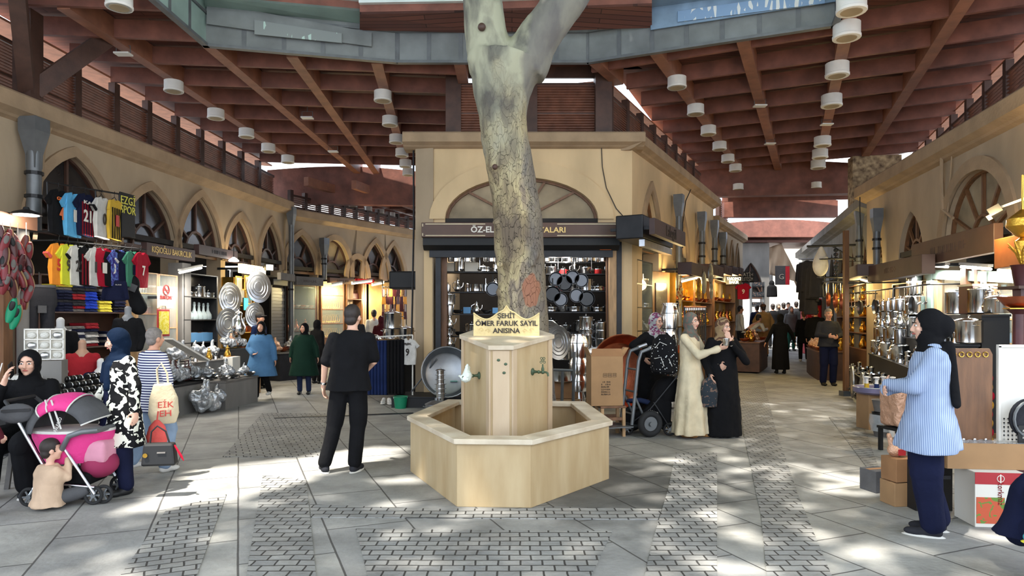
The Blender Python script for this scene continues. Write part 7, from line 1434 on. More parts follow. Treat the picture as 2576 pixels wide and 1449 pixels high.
for i, (z, s) in enumerate(((.02,(.72,.72,.8)),(.37,(.98,.98,.62)),(.66,(1.05,1.05,.62)),(.95,(1.0,1.0,.78)))):
    p = at(1456, 900, 11.3); put(mk, (p.x, p.y, z), 0, '%s churn from the bottom in the nested steel tower beside the hand truck' % ORD[i], 'steel churn tower', s)
t = put(P_open, (at(1411,960,11.2).x, 11.2, .55), 0, 'shiny open pot with wire handles below the ringed trays', None, 1.15); mb = MB(); 
stb = thing('carton_pile', 'pale cartons lying flat behind the grey rails', 'carton', (at(1415, 980, 11.3).x, 11.4, 0)); mb = MB(); mb.box((0,0,.13), (.56,.5,.26)); mb.build('carton', M['cardboard'], stb, bevel=.01); mb = MB(); mb.box((0,-.0,.4), (.5,.45,.27)); mb.build('carton', M['cardboard_dark'], stb, bevel=.01)
rt = put(P_tray, at(1405, 905, 11.75), -.9, 'ringed round tray leaning behind the fountain pillar', None, 1.0); put(P_tray, at(1384, 900, 11.95), -.9, 'second ringed tray half hidden by the trunk', None, 1.1)
cb = thing('copper_basin', 'large hammered copper basin standing on edge behind the cardboard box', 'basin', at(1556, 934, 10.6)); R = Euler((math.radians(80), 0, .28)).to_matrix(); mb = MB(); mb.lathe([(.42,-.14),(.48,-.06),(.56,.1),(.575,.1),(.565,.08),(.49,-.06),(.43,-.11),(.001,-.11)], 44, (0,0,0), R); mb.build('bowl', M['copper'], cb, True); mb = MB(); mb.tube([R @ Vector((.57*math.cos(a*PI/16), .57*math.sin(a*PI/16), .1)) for a in range(32)], .012, 6, closed=True); mb.build('rolled_rim', M['copper'], cb, True); cb.location.z = .76; cb.location.x += .06
gp = thing('great_pot', 'very large dull pot behind the copper basin', 'pot', (at(1515,850,12.3).x, 12.3, .18)); mb = MB(); mb.lathe([(.3,0),(.34,.05),(.34,.75),(.36,.76),(.35,.8),(.2,.88),(.001,.9)], 30); mb.build('body', M['aluminium'], gp, True); handles(gp, .34, .6, 'aluminium', .08)
# stool, box, hand truck
st2 = thing('wooden_stool', 'small wooden stool at the back corner of the fountain carrying a carton', 'stool', (1.34, 9.25, 0), .15)
mb = MB(); mb.box((0,0,.4), (.36,.34,.03)); mb.build('seat', M['wood_brown'], st2, bevel=.006)
for sx in (-1,1):
    for sy in (-1,1): mb = MB(); mb.box((sx*.15,sy*.14,.2), (.04,.04,.4)); mb.build('leg', M['wood_light'], st2)
for sx in (-1,1): mb = MB(); mb.box((sx*.15,0,.2), (.025,.26,.04)); mb.build('rail', M['wood_brown'], st2)
for sy in (-1,1): mb = MB(); mb.box((0,sy*.14,.24), (.28,.025,.04)); mb.build('rail', M['wood_brown'], st2)
cx_ = thing('cardboard_box', 'tall open cardboard box with printed handling symbols on the wooden stool', 'box', (1.26, 9.22, .418), .12)
mb = MB(); mb.box((0,0,.335), (.44,.3,.67)); mb.build('carton', M['cardboard'], cx_, bevel=.006); mb = MB(); mb.bar((-.22,-.15,.67), (-.24,-.19,.76), .44, .006, (1,0,0)) if False else mb.poly([(-.22,-.15,.67),(.22,-.15,.67),(.2,-.12,.77),(-.2,-.12,.77)], (0,.006,0)); mb.build('flap', M['cardboard_dark'], cx_); mb = MB(); mb.poly([(.22,-.15,.67),(.22,.15,.67),(.3,.14,.78),(.3,-.12,.78)], (.006,0,0)); mb.build('flap', M['cardboard'], cx_); mb = MB(); mb.poly([(-.22,-.15,.67),(-.22,.15,.67),(-.27,.13,.79),(-.27,-.12,.79)], (.006,0,0)); mb.build('flap', M['cardboard'], cx_)
for i in range(3): mb = MB(); x = -.03+.065*i; mb.tube([(x-.024,-.153,.39),(x+.024,-.153,.39),(x+.024,-.153,.44),(x-.024,-.153,.44)], .002, 4, closed=True); mb.bar((x-.01,-.153,.4), (x-.01,-.153,.43), .005, .003, (0,1,0)); mb.bar((x+.01,-.153,.4), (x+.01,-.153,.43), .005, .003, (0,1,0)); mb.build('handling_symbol', M['letter_black'], cx_)
strokes(cx_, (-.02,-.152,.24), .13, .2, 6, 'letter_black', 7)
ht = thing('hand_truck', 'grey steel hand truck with black pneumatic wheels beside the carton', 'hand truck', (1.72, 9.3, 0), .3)
for y in (-.16, .16): mb = MB(); mb.tube([(-.16,y,.16),(-.06,y,1.02),(-.02,y,1.14),(.22,y,1.22)], .024, 8); mb.build('frame_tube', M['grey_metal'], ht, True); mb = MB(); mb.tube([(.1,y,1.185),(.23,y,1.225)], .03, 8); mb.build('grip', M['steel_soft'], ht, True); mb = MB(); mb.tube([(-.12,y,.55),(.06,y,.18)], .016, 8); mb.build('strut', M['grey_metal'], ht, True)
for z in (.3, .6, .9): mb = MB(); mb.tube([(-.16+.115*(z-.16)+.01,-.16,z),(-.16+.115*(z-.16)+.01,.16,z)], .014, 8); mb.build('crossbar', M['grey_metal'], ht, True)
mb = MB(); mb.box((-.34,0,.14), (.36,.42,.015)); mb.build('toe_plate', M['grey_metal'], ht)
mb = MB(); mb.tube([(.06,-.26,.18),(.06,.26,.18)], .014, 8); mb.build('axle', M['grey_metal'], ht, True)
for y in (-.26, .26):
    R = Euler((PI/2,0,0)).to_matrix(); mb = MB(); mb.tube([Vector((.06+.135*math.cos(a*PI/12), y, .18+.135*math.sin(a*PI/12))) for a in range(24)], .045, 10, closed=True); o = mb.build('wheel', M['rubber'], ht, True); mb = MB(); mb.lathe([(.1,-.02),(.105,0),(.1,.02)], 20, (.06,y,.18), R); mb.lathe([(.03,-.05),(.03,.05)], 12, (.06,y,.18), R); mb.build('hub', M['grey_metal'], o, True)
rl = thing('steel_rails', 'grey steel rail frame standing behind the fountain near the churns', 'rail', (0,0,0)); Yr = 10.2
for px, y0 in ((1412,935),(1441,885)): mb = MB(); p = at(px, y0, Yr); mb.tube([(p.x,Yr,0),(p.x+.02,Yr,p.z)], .024, 8); mb.build('upright', M['grey_metal'], rl, True)
mb = MB(); mb.tube([at(1386,930,Yr), at(1442,932,Yr)], .02, 8); mb.build('crossbar', M['grey_metal'], rl, True)
# black stroller behind the women
bk = thing('black_stroller', 'black stroller with white lettering beside the woman in the cream coat', 'stroller', (1.86, 9.42, 0), -.1); bk.scale = (.9,.9,.9)
for x, y in ((-.3,-.24),(.34,-.24),(-.3,.22),(.34,.22)): wheel(bk, (x, y, .1), .1)
mb = MB(); mb.poly([(-.34,-.2,.16),(.36,-.2,.12),(.38,-.2,.5),(.2,-.2,.62),(-.06,-.2,.36),(-.34,-.2,.3)], (0,.38,0)); mb.build('seat_body', M['c_black'], bk, bevel=.03); mb = MB(); mb.rings([(.26,0,.5,.2,.2),(.3,0,.66,.22,.22),(.34,0,.8,.18,.2),(.36,0,.88,.08,.12)], 22, 0); mb.build('hood', M['c_black'], bk, True)
for y in (-.24, .22): mb = MB(); mb.tube([(-.32,y,.12),(.05,y,.4),(.5,y,.96)], .013, 8); mb.build('frame_tube', M['dark_metal'], bk, True); mb = MB(); mb.tube([(.34,y,.12),(.1,y,.5)], .013, 8); mb.build('frame_tube', M['dark_metal'], bk, True)
mb = MB(); mb.box((.02,0,.14), (.56,.36,.1)); mb.build('basket', M['black'], bk, bevel=.03); text('VOVO', .075, (.1,-.206,.34), (PI/2,.3,0), M['letter_white'], bk, .001, width=.15);
kid = person('small child lying back in the black stroller with tan shoes stretched out', (1.98, 9.45, .26), -PI/2-.1, .8, dict(pel=(0,.0,.32), neck=(0,.3,.66), head=(0,.36,.84), shl=(.16,.28,.6), shr=(-.16,.28,.6), ell=(.24,.1,.4), wrl=(.16,-.08,.36), elr=(-.24,.1,.4), wrr=(-.16,-.08,.36), hpl=(.1,0,.3), hpr=(-.1,0,.3), knl=(.12,-.42,.42), knr=(-.12,-.42,.38), anl=(.12,-.8,.4), anr=(-.12,-.76,.34), toel=(0,-.3,1), toer=(0,-.3,1)), vox=.014, top='c_navyblue', legs='c_djeans', shoes='c_brown', hscale=1.35, face=False)
# backpack, glass, shopping bag of the three women
bp = thing('backpack', 'black backpack with white dots on the back of the woman in cream', 'backpack', (cw.location.x-.36, cw.location.y+.0, 1.1), -.35); mb = MB(); mb.rings([(0,0,-.26,.13,.08),(0,0,-.22,.18,.12),(0,0,0,.19,.13),(0,0,.2,.15,.11),(0,0,.28,.06,.05)], 28, 0); link('pack', remesh(mb, .014, 3), M['polka'], bp, True); mb = MB(); mb.rings([(0,-.09,-.22,.12,.06),(0,-.1,-.08,.14,.07),(0,-.09,.0,.1,.04)], 22, 0); mb.build('front_pocket', M['polka'], bp, True)
for pts in ([(-.1,-.13,.1),(-.04,-.14,.18),(.05,-.13,.14)], [(-.1,-.165,-.04),(-.02,-.18,-.02),(.02,-.175,-.14)], [(.08,-.16,-.04),(.12,-.14,-.14)]): mb = MB(); mb.tube(pts, .005, 5); mb.build('zip', M['c_white'], bp, True)
for sx in (-1,1): mb = MB(); mb.tube([(sx*.08,.1,.22),(sx*.1,.24,.26),(sx*.1,.3,.05),(sx*.08,.1,-.18)], .018, 6); mb.build('strap', M['black'], bp, True)
gl_ = put(P_cup, wpt(cw, (-.07,-.50,1.24)), 0, 'steel cup held out by the woman in the cream coat', None, 1.2)
sbg = thing('shopping_bag', 'dark patterned shopping bag hanging from the hand of the woman in the abaya', 'bag', wpt(aw, (-.25,-.15,.62))); mb = MB(); mb.rings([(0,0,-.2,.1,.05),(0,0,0,.12,.06),(0,0,.14,.09,.04),(0,0,.2,.02,.015)], 20, .05, 5); link('bag_body', remesh(mb, .012, 1), M['bagprint'], sbg, True); mb = MB(); mb.tube([(0,0,.19),(0,0,.24)], .01, 6); mb.build('handle', M['bagprint'], sbg, True)
w2 = MB(); w2.lathe([(.03,-.012),(.034,0),(.03,.012)], 14, Vector((.045,-.195,1.325))*.94, Euler((.3,-.5,0)).to_matrix()); w2.build('wrist_watch', M['steel'], aw, True)
# clothes rail and bucket
cr_ = thing('garment_rail', 'white tubular garment rail of dark trousers left of the corner shop', 'clothes rack', (0,0,0)); Yg = 12.45; a, b = at(905, 850, 13.2), at(1038, 843, Yg); 
mb = MB(); mb.tube([a, b], .014, 8); mb.build('top_bar', M['white_paint'], cr_, True)
for p in (a, b): mb = MB(); mb.tube([p, (p.x,p.y,.02)], .014, 8); mb.build('upright', M['white_paint'], cr_, True); mb = MB(); mb.tube([(p.x,p.y-.3,.02),(p.x,p.y+.3,.02)], .014, 8); mb.build('foot', M['white_paint'], cr_, True)
P_trs = proto('hanging_trousers', 'trousers'); mb = MB(); mb.rings([(0,0,0,.05,.19),(0,0,-.3,.055,.2),(0,0,-.7,.05,.17),(0,0,-1.02,.045,.15)], 20, .04, 5); mb.build('fabric', M['c_navyblue'], P_trs, True); mb = MB(); mb.tube([(0,0,0),(0,0,.06),(.015,0,.08)], .004, 5); mb.build('hook', M['steel'], P_trs, True)
P_trk = proto('hanging_trousers', 'trousers'); mb = MB(); mb.rings([(0,0,0,.05,.19),(0,0,-.3,.055,.2),(0,0,-.7,.05,.17),(0,0,-1.0,.045,.15)], 20, .04, 5); mb.build('fabric', M['c_black'], P_trk, True); mb = MB(); mb.tube([(0,0,0),(0,0,.06),(.015,0,.08)], .004, 5); mb.build('hook', M['steel'], P_trk, True)
for i in range(11): put(P_trs if i < 6 else P_trk, a.lerp(b, .2+.062*i)+Vector((0,0,-.07)), .15, '%s pair of dark trousers along the white garment rail' % ORD[i], 'trousers on the white rail', 1)
jersey('small white shirt with black lettering hanging at the end of the garment rail', b+Vector((-.07,-.03,-.06)), -.5, 'c_white', None, '9', 'letter_black', 'BJK', None, None, .68)
bkt = thing('bucket', 'green plastic bucket at the foot of the garment rail', 'bucket', (at(1010,1025,12.1).x, 12.0, 0)); mb = MB(); mb.lathe([(.1,0),(.125,.2),(.135,.2),(.13,.21),(.118,.2),(.095,.01),(.001,.01)], 22); mb.build('tub', M['green_plastic'], bkt, True); mb = MB(); mb.tube([(.13*math.cos(PI*a/8), -.02, .2-.06*math.sin(PI*a/8)) for a in range(9)], .004, 5); mb.build('bail', M['steel'], bkt, True)
P_shoe = proto('white_trainer', 'shoe'); mb = MB(); mb.ell((0,0,.045), (.045,.13,.045)); mb.ell((0,.06,.07), (.04,.06,.05)); link('upper', remesh(mb, .012, 2), M['c_white'], P_shoe, True); mb = MB(); mb.ell((0,0,.018), (.05,.14,.02)); mb.build('sole', M['white_paint'], P_shoe, True)
for i, px in enumerate((964,980,985)): put(P_shoe, (at(px,1000,12.55).x, 12.55-.03*i, 0), .3*i, '%s pale trainer on the paving under the garment rail' % ORD[i], 'trainers under the rail', 1)
pstack(988, 893, 14.3, [(P_box,1.4,.24),(P_open,1.3,.17),(P_stock,1.25,.3)], 'bright pot pile behind the garment rail', 'pots behind the rail'); put(P_stock, at(1022, 860, 14.3), 0, 'grey pot standing beside the bright pot pile', None, 1.1); put(P_bowl, at(942, 842, 14.2), 0, 'upturned fluted bowl behind the man in black', None, 1.1, rot=(PI,0,0))
tb9 = table('dark trestle table carrying the pots behind the garment rail', 1.1, .7, .82, 'black', skirt='black', loc=(at(985,893,14.3).x, 14.35, 0))
pq_ = thing('prop_pole', 'thin grey pole leaning from the aluminium basin to the black step', 'pole', (0,0,0)); mb = MB(); mb.tube([at(1098,905,12.0), at(1035,985,12.2)], .014, 8); mb.build('shaft', M['grey_metal'], pq_, True); mb = MB(); mb.ell(at(1098,905,12.0), .02); mb.build('tip', M['grey_metal'], pq_, True)
# ---------------------------------------------------------------- flank shops of the corner building, right street
wsign(RW, 'grey-and-plum sign box lettered Lalegül over the flank door', 1640, 1718, 568, 606, .75, 'fascia_dark', .1, txt='Lalegül', tm='letter_black', ts=.28, tw=.7)
t = thing('sign_casing', 'dark grey shutter casing behind the Lalegül sign', 'shutter', RW.P(RW.s_at(1632, -.35), 3.2, -.3), RW.ang); mb = MB(); mb.box((0,0,0), (2.1,.5,.42)); mb.build('casing', M['dark_metal'], t, bevel=.02); mb = MB(); mb.box((0,-.2,-.28), (1.9,.1,.12)); mb.build('roller_edge', M['steel_soft'], t)
fd = thing('flank_door', 'brown wooden door standing open in the flank of the corner building', 'door', RW.P(RW.s_at(1655), 0, -.05), RW.ang-.3); mb = MB(); mb.box((0,0,1.3), (.7,.05,2.6)); mb.build('door_leaf', M['wood_brown'], fd, bevel=.01); mb = MB(); mb.box((0,-.03,1.7), (.45,.02,1.3)); mb.build('glass_panel', M['dark_glass'], fd); mb = MB(); mb.tube([(.27,-.05,1.05),(.27,-.09,1.05),(.18,-.09,1.05)], .012, 6); mb.build('door_handle', M['brass'], fd, True)
v8 = vitrine(RW, 'dark side window of the pot shop with shelves of pans', 1603, 1642, .4, 2.75, .0, 5, 'interior', 'dark_metal')
for r in range(5): stock(v8, r, [[P_pot, P_stock],[P_casserole, P_open]][r % 2], 3, '%s pot on shelf ' + ['one','two','three','four','five'][r] + ' of the dark side window', 'pots in the side window', .8)
pq3 = RW.P(RW.s_at(1684, -.9), 0, -.9)
for i in range(4): put(mk, (pq3.x, pq3.y, .02+.46*i), 0, '%s churn from the ground in the bright tower behind the cream coat' % ORD[i], 'churn tower behind the cream coat', (.95,.95,.95))
for i, (x0, x1, y0, y1, wl) in enumerate(((1722,1775,668,698,RW),(1777,1806,669,695,RW),(1808,1828,670,692,R3),(1830,1845,672,692,R3),(1847,1858,674,692,R3))):
    wsign(wl, '%s plum fascia board along the gold-lit flank shops' % ORD[i], x0, x1, y0, y1, .55, 'fascia_dark', .3, txt='~3', tm='letter_black', ts=.16, tw=.2)
v9 = vitrine(RW, 'warm-lit case of gilt hangings in the first gold shop', 1700, 1745, .8, 2.6, .25, 3, 'interior_warm', 'brass', glass=False); v10 = vitrine(RW, 'warm-lit case of trays in the second gold shop', 1748, 1792, .8, 2.6, .25, 3, 'interior_warm', 'wood_brown', glass=False); v11 = vitrine(R3, 'warm-lit shelves in the third gold shop', 1797, 1850, .8, 2.6, .25, 3, 'interior_warm', 'wood_brown', glass=False)
for v, nm in ((v9,'first'),(v10,'second'),(v11,'third')):
    for r in range(3): stock(v, r, [[P_copbowl, P_brassjug, P_coppot],[P_brassjug, P_copjug],[P_gchain, P_copbowl]][r], 7, '%s piece on shelf ' + ['one','two','three'][r] + ' of the ' + nm + ' gold shop', 'ware in the gold shops', 1.2)
for wl, px, e in ((RW,1715,60),(RW,1765,60),(R3,1812,50),(R3,1842,40)): lamp('gold_shop_glow', 'POINT', on(wl, px, 715, .45), e*.6, (1,.74,.34), .12)
tube_light('yellow fluorescent tube above the first gold shop', on(RW, 1716, 708, .6), on(RW, 1760, 697, .6), 0, 'tube_warm'); tube_light('short yellow tube above the second gold shop', on(RW, 1792, 693, .6), on(RW, 1802, 690, .6), 0, 'tube_warm')
kl = thing('gilt_kilim', 'diamond-patterned gold textile hung in the first gold shop', 'textile', on(RW, 1712, 740, .6), RW.ang); mb = MB(); mb.poly([(0,0,.3),(.22,0,0),(0,0,-.3),(-.22,0,0)], (0,.015,0)); mb.build('cloth', pattern('kilim', 'blotch', (226,196,120), (176,84,40), 14, .52), kl); mb = MB(); mb.tube([(0,0,.3),(0,0,.42)], .005, 5); mb.build('hook', M['brass'], kl)
for i, (px, py, s, P_) in enumerate(((1757,741,1.0,P_brasstray),(1770,725,.85,P_greytray),(1787,705,.9,P_greytray),(1789,738,.7,P_greytray),(2106,775,1.3,P_brasstray))): put(P_, on(RW if i < 4 else R2, px, py+14, .7), (RW.ang if i < 4 else R2.ang+PI), ['round brass tray glowing before the gold shops','dark round tray just behind the brass tray','upper dark round tray on the gold shop post','lower dark round tray on the gold shop post','tilted copper sieve hung over the wrapped copper goods'][i], None, s)
br = thing('belt_rail', 'rail of hanging dark belts behind the headscarved women', 'rack', (0,0,0)); a, b = on(RW, 1722, 772, 1.2), on(RW, 1775, 772, 1.2); mb = MB(); mb.tube([a, b], .015, 6); mb.build('rail', M['copper'], br, True)
for p in (a, b): mb = MB(); mb.tube([p, (p.x,p.y,.0)], .015, 6); mb.build('upright', M['dark_metal'], br, True)
P_belt = proto('hanging_belt', 'belt'); mb = MB(); mb.box((0,0,-.4), (.045,.012,.8)); mb.build('strap', M['black'], P_belt); mb = MB(); mb.box((0,-.004,-.02), (.06,.02,.05)); mb.build('buckle', M['steel'], P_belt, bevel=.006)
for i in range(12): put(P_belt, a.lerp(b, .04+.083*i)+Vector((0,0,-.02)), RW.ang, '%s belt on the belt rail behind the women' % ORD[i], 'belts on the rail', 1)
q = RW.P(RW.L+.6, 0, -1.0); tb3 = table('copper stall table beside the bending man', 1.9, .7, .85, 'wood_brown', skirt='wood_dark', loc=(q.x, q.y, fz(q.y)), rz=RW.ang)
stock((tb3, 1.9, [.85], .7), 0, [P_copbowl, P_brassjug, P_copjug, P_wbag], 9, '%s copper piece on the stall table by the bending man', 'copper on the stall table', 1.1, .18)
sign('black sign with yellow letters YARDIMCI BAKIR jutting into the right street', at(1845, 706, 20.6), .5, .24, .06, .1, 'black', ['YARDIMCI', 'BAKIR'], 'tube_warm', .13, [.44,.3], name='hanging_sign'); sign('black framed sign lettered FATİH İLETİŞİM jutting into the right street', at(1879, 697, 22.6), .45, .36, .06, .0, 'black', ['FATİH', 'İLETİŞİM'], 'letter_white', .17, [.38,.38], name='hanging_sign')
jersey('red football shirt numbered 9 hanging under the jutting signs', at(1869, 712, 22.0), 0, 'j_red', None, '9', 'letter_white', None, None, None, .75)
er = thing('display_rack', 'tall dark rack of small goods against the grey end wall', 'rack', (at(1905,760,27.5).x, 27.5, fz(27.5))); 
for i in range(6): mb = MB(); mb.box((0,0,.4+.4*i), (.5,.2,.03)); mb.build('shelf', M['dark_metal'], er); mb = MB(); mb.box((0,-.02,.5+.4*i), (.44,.14,.16)); mb.build('goods_row', M['bagprint'], er)
for sx in (-1,1): mb = MB(); mb.box((sx*.26,0,1.3), (.03,.2,2.6)); mb.build('upright', M['grey_metal'], er)
# passage mouth: tarpaulin, flag, fridge, clothes
tp_ = thing('tarpaulin', 'beige tarpaulin tied up like a curtain across the bright passage mouth', 'tarpaulin', (0,0,0)); mb = MB(); N, K = 14, 12; Yt = 28.4; V = []
for i in range(N+1):
    u = i/N; px = 1934+u*74; top = 612+abs(u-.42)*(26 if u < .42 else 150); bot = 690+20*u if u < .9 else 720
    for j in range(K+1): v = j/K; p = at(px, top+(bot-top)*v, Yt+.12*math.sin(u*17+v*3)*(.4+v)); V.append(p)
mb.add(V, [(i*(K+1)+j, i*(K+1)+j+1, (i+1)*(K+1)+j+1, (i+1)*(K+1)+j) for i in range(N) for j in range(K)]); o = mb.build('sheet', mat('tarp', (190,166,142), .85, var=.1, scale=2), tp_, 2); sm_ = o.modifiers.new('s','SOLIDIFY'); sm_.thickness = .02
mb = MB(); mb.tube([at(1932,608,Yt), at(2032,604,Yt)], .015, 6); mb.build('rope', M['dark_metal'], tp_, True)
fg = thing('flag', 'dark club flag with a letter G emblem hanging before the tarpaulin', 'flag', at(1968, 670, 26.6)); mb = MB(); mb.box((0,0,-.36), (.56,.02,.74)); mb.build('cloth', M['c_dgrey'], fg); mb = MB(); mb.box((.2,-.012,-.36), (.16,.008,.72)); mb.build('side_band', M['j_darkred'], fg); text('G', .3, (-.04,-.016,-.42), (PI/2,0,0), M['c_scarf'], fg, .002); mb = MB(); mb.tube([(-.28,0,.01),(.28,0,.01)], .012, 6); mb.build('pole', M['dark_metal'], fg, True)
ff = thing('fridge', 'red drinks fridge with white script lettering at the passage mouth', 'fridge', (at(2040,780,24.6).x, 24.6, fz(24.6)), -.1); mb = MB(); mb.box((0,0,1.0), (.56,.6,2.0)); mb.build('cabinet', M['red_box'], ff, bevel=.03); mb = MB(); mb.box((0,-.31,1.05), (.46,.03,1.3)); mb.build('door', mat('fridge_red', (214,30,38), .35), ff, bevel=.01); text('Coca-Cola', .24, (.0,-.335,1.0), (PI/2,-PI/2,0), M['letter_white'], ff, .003, width=1.0); mb = MB(); mb.box((0,-.31,1.85), (.5,.04,.2)); mb.build('header', M['c_dgrey'], ff); mb = MB(); mb.box((.21,-.34,1.0), (.02,.03,.4)); mb.build('door_handle', M['grey_metal'], ff)
hcl = thing('hanging_hoodie', 'black hooded jacket hanging at the grey end wall corner', 'jacket', at(1942, 716, 27.3)); g = MB(); g.rings([(0,0,0,.06,.05),(0,0,-.08,.2,.1),(0,0,-.5,.22,.12)], 20, .02); g.ell((0,.02,.05), (.11,.1,.13)); link('jacket_body', remesh(g, .025, 2), M['c_black'], hcl, True); mb = MB(); mb.tube([(0,0,.15),(0,0,.5)], .008, 5); mb.build('hook', M['dark_metal'], hcl)
A2r = R2.ang
P_coat = proto('hanging_coat', 'coat'); g = MB(); g.rings([(0,0,0,.05,.05),(0,0,-.06,.2,.08),(0,0,-.5,.24,.11),(0,0,-.95,.27,.13)], 22, .05, 6); g.cap((-.2,0,-.1), .07, (-.28,0,-.55), .055); g.cap((.2,0,-.1), .07, (.28,0,-.55), .055); link('fabric', remesh(g, .02, 2), M['c_dgrey'], P_coat, True); mb = MB(); mb.tube([(0,0,0),(0,0,.12)], .006, 5); mb.build('hook', M['steel'], P_coat)
rl2 = thing('coat_rail', 'dark rail high on the grey wall from which coats hang', 'rail', (0,0,0))
for py in (652, 698): mb = MB(); mb.tube([on(R2, 2010, py, 1.0), on(R2, 2066, py, 1.0)], .02, 6); mb.build('rail', M['dark_metal'], rl2, True)
for px in (2012, 2064): a = on(R2, px, 652, 1.0); mb = MB(); mb.tube([a, a+R2.n*1.0], .02, 6); mb.build('bracket', M['dark_metal'], rl2, True); a = on(R2, px, 698, 1.0); mb = MB(); mb.tube([a, a+R2.n*1.0], .02, 6); mb.build('bracket', M['dark_metal'], rl2, True)
for i, (px, py) in enumerate(((2018,660),(2030,655),(2042,668),(2054,660),(2026,705),(2040,708))): put(P_coat, on(R2, px, py, 1.0), A2r+PI+.5, '%s dark coat hung high on the grey wall above the fridge' % ORD[i], 'dark coats on the grey wall', 1)
bk_ = thing('wall_bracket', 'black wall bracket from which a white bundle hangs', 'bracket', (0,0,0)); a = R2.P(R2.s_at(2182), 0, .05); b = on(R2, 2105, 614, 1.0); a = Vector((R2.P(1.4,0,0).x, R2.P(1.4,0,0).y, 0)); zb_ = CH+(HY-616)/F*a.y; mb = MB(); e1 = a-R2.n*1.3+Vector((0,0,zb_)); mb.tube([a+Vector((0,0,zb_)), e1], .03, 6); mb.build('arm', M['black'], bk_, True); mb = MB(); mb.tube([a+Vector((0,0,zb_-.5)), a-R2.n*.7+Vector((0,0,zb_))], .02, 6); mb.build('stay', M['black'], bk_, True)
wb_ = thing('hanging_bundle', 'white cloth bundle hanging from the black wall bracket', 'bundle', a-R2.n*.95+Vector((0,0,zb_))); g = MB(); g.cap((0,0,-.05), .05, (0,0,-.3), .17); g.ell((-.02,0,-.5), (.2,.17,.3)); link('cloth', remesh(g, .02, 2), M['c_white'], wb_, True); mb = MB(); mb.tube([(0,0,0),(0,0,-.08)], .012, 6); mb.build('cord', M['black'], wb_)
ch_ = thing('hanging_chain', 'dense dark string of trinkets hanging beside the white bundle', 'trinkets', a-R2.n*.6+Vector((0,0,zb_))); 
for i in range(9): mb = MB(); mb.ell((0,0,-.12-.11*i), (.06,.06,.05)); mb.build('trinket', M['bagprint'], ch_, True)
mb = MB(); mb.tube([(0,0,0),(0,0,-1.1)], .01, 5); mb.build('cord', M['black'], ch_, True)
# ---------------------------------------------------------------- shops and displays on the right
AR = R1.ang+PI
wsign(R1, 'long brown fascia with worn raised letters above the lit glass shop', 2302, 2512, 592, 656, .5, 'fascia', .12, txt='~9', tm='fascia_dark', ts=.2, tw=1.3)
wsign(R1, 'orange-lit return of the brown fascia at the frame edge', 2514, 2640, 590, 668, .8, mat('fascia_orange_lit', (150,86,44), .5, var=.15).name, .12)  # orange lamplight on this end is put into the board's colour
wsign(R1, 'lower plum fascia over the steelware shop by the drainpipe', 2196, 2336, 656, 700, .7, 'fascia_dark', .2, txt='~8', tm='fascia', ts=.16, tw=.8)
wsign(R2, 'short grey fascia over the gold-lit shop beyond the plastered wall', 2138, 2178, 672, 700, .7, 'fascia_dark', .3)
tube_light('bright white tube light over the first glass shop window', on(R1, 2332, 668, .35), on(R1, 2384, 671, .35), 30); tube_light('second bright tube light over the glass shop door', on(R1, 2418, 671, .35), on(R1, 2492, 677, .35), 30); tube_light('third tube light at the corner of the glass shop', on(R1, 2512, 680, .35), on(R1, 2560, 684, .35), 20)
tube_light('yellow tube above the gold-lit shop on the right side', on(R2, 2166, 703, .6), on(R2, 2184, 708, .6), 12, 'tube_warm', col=(1,.8,.45))
hb_ = thing('shop_header', 'pale green header rail above the glass shop windows', 'header', (0,0,0)); mb = MB(); a, b = on(R1, 2335, 690, .1), on(R1, 2640, 700, .1); mb.bar(a, b, .12, .16); mb.build('rail', M['metal_panel_green'], hb_)
for px, m_, w_, o_ in ((2343,'metal_panel_green',.22,.12),(2360,'wood_light',.12,.1),(2430,'wood_brown',.2,.14),(2462,'wood_brown',.1,.12),(2480,'wood_light',.09,.1),(2585,'wood_light',.12,.1)):
    q = R1.P(R1.s_at(px, -o_), 0, -o_); mb = MB(); mb.box((0,0,1.2), (w_,.09,2.4)); t = thing('shop_post', {2343:'pale green metal post at the edge of the glass shop',2360:'light timber window post next to the green post',2430:'broad brown folded shutter post of the glass shop',2462:'narrow brown shutter leaf beside the broad one',2480:'light timber post right of the shutter leaves',2585:'light timber post of the glass shop cut by the frame'}[px], 'post', q, AR); mb.build('upright', M[m_], t, bevel=.008); mb = MB(); mb.box((0,0,.06), (w_*1.15,.11,.12)); mb.build('foot', M['grey_metal'], t)
hg = thing('door_hinge_strip', 'white price strip hung on the light timber post', 'sign', on(R1, 2474, 725, .2), AR); mb = MB(); mb.box((0,0,0), (.14,.02,.5)); mb.build('card', M['paper'], hg); mb = MB(); mb.box((0,-.012,-.1), (.1,.004,.02)); mb.build('print_line', M['blue_box'], hg)
mat('pale_back', (168,168,140), .8, var=.1)
P_cryst = lathe_thing('crystal_bowl', 'glass bowl', [(.05,0),(.06,.02),(.02,.04),(.09,.1),(.12,.14),(.11,.14),(.03,.06),(.001,.05)], 'glassware')
P_cglass = lathe_thing('crystal_goblet', 'glass', [(.035,0),(.034,.006),(.008,.015),(.008,.07),(.03,.09),(.038,.15),(.035,.15),(.02,.095),(.001,.09)], 'glassware')
v12 = vitrine(R1, 'lit window of crystal behind the woman in the black headscarf', 2364, 2424, .5, 2.35, .0, 5, 'pale_back', 'wood_light'); v13 = vitrine(R1, 'lit window of crystal at the frame edge', 2486, 2580, .5, 2.3, .0, 5, 'pale_back', 'wood_light')
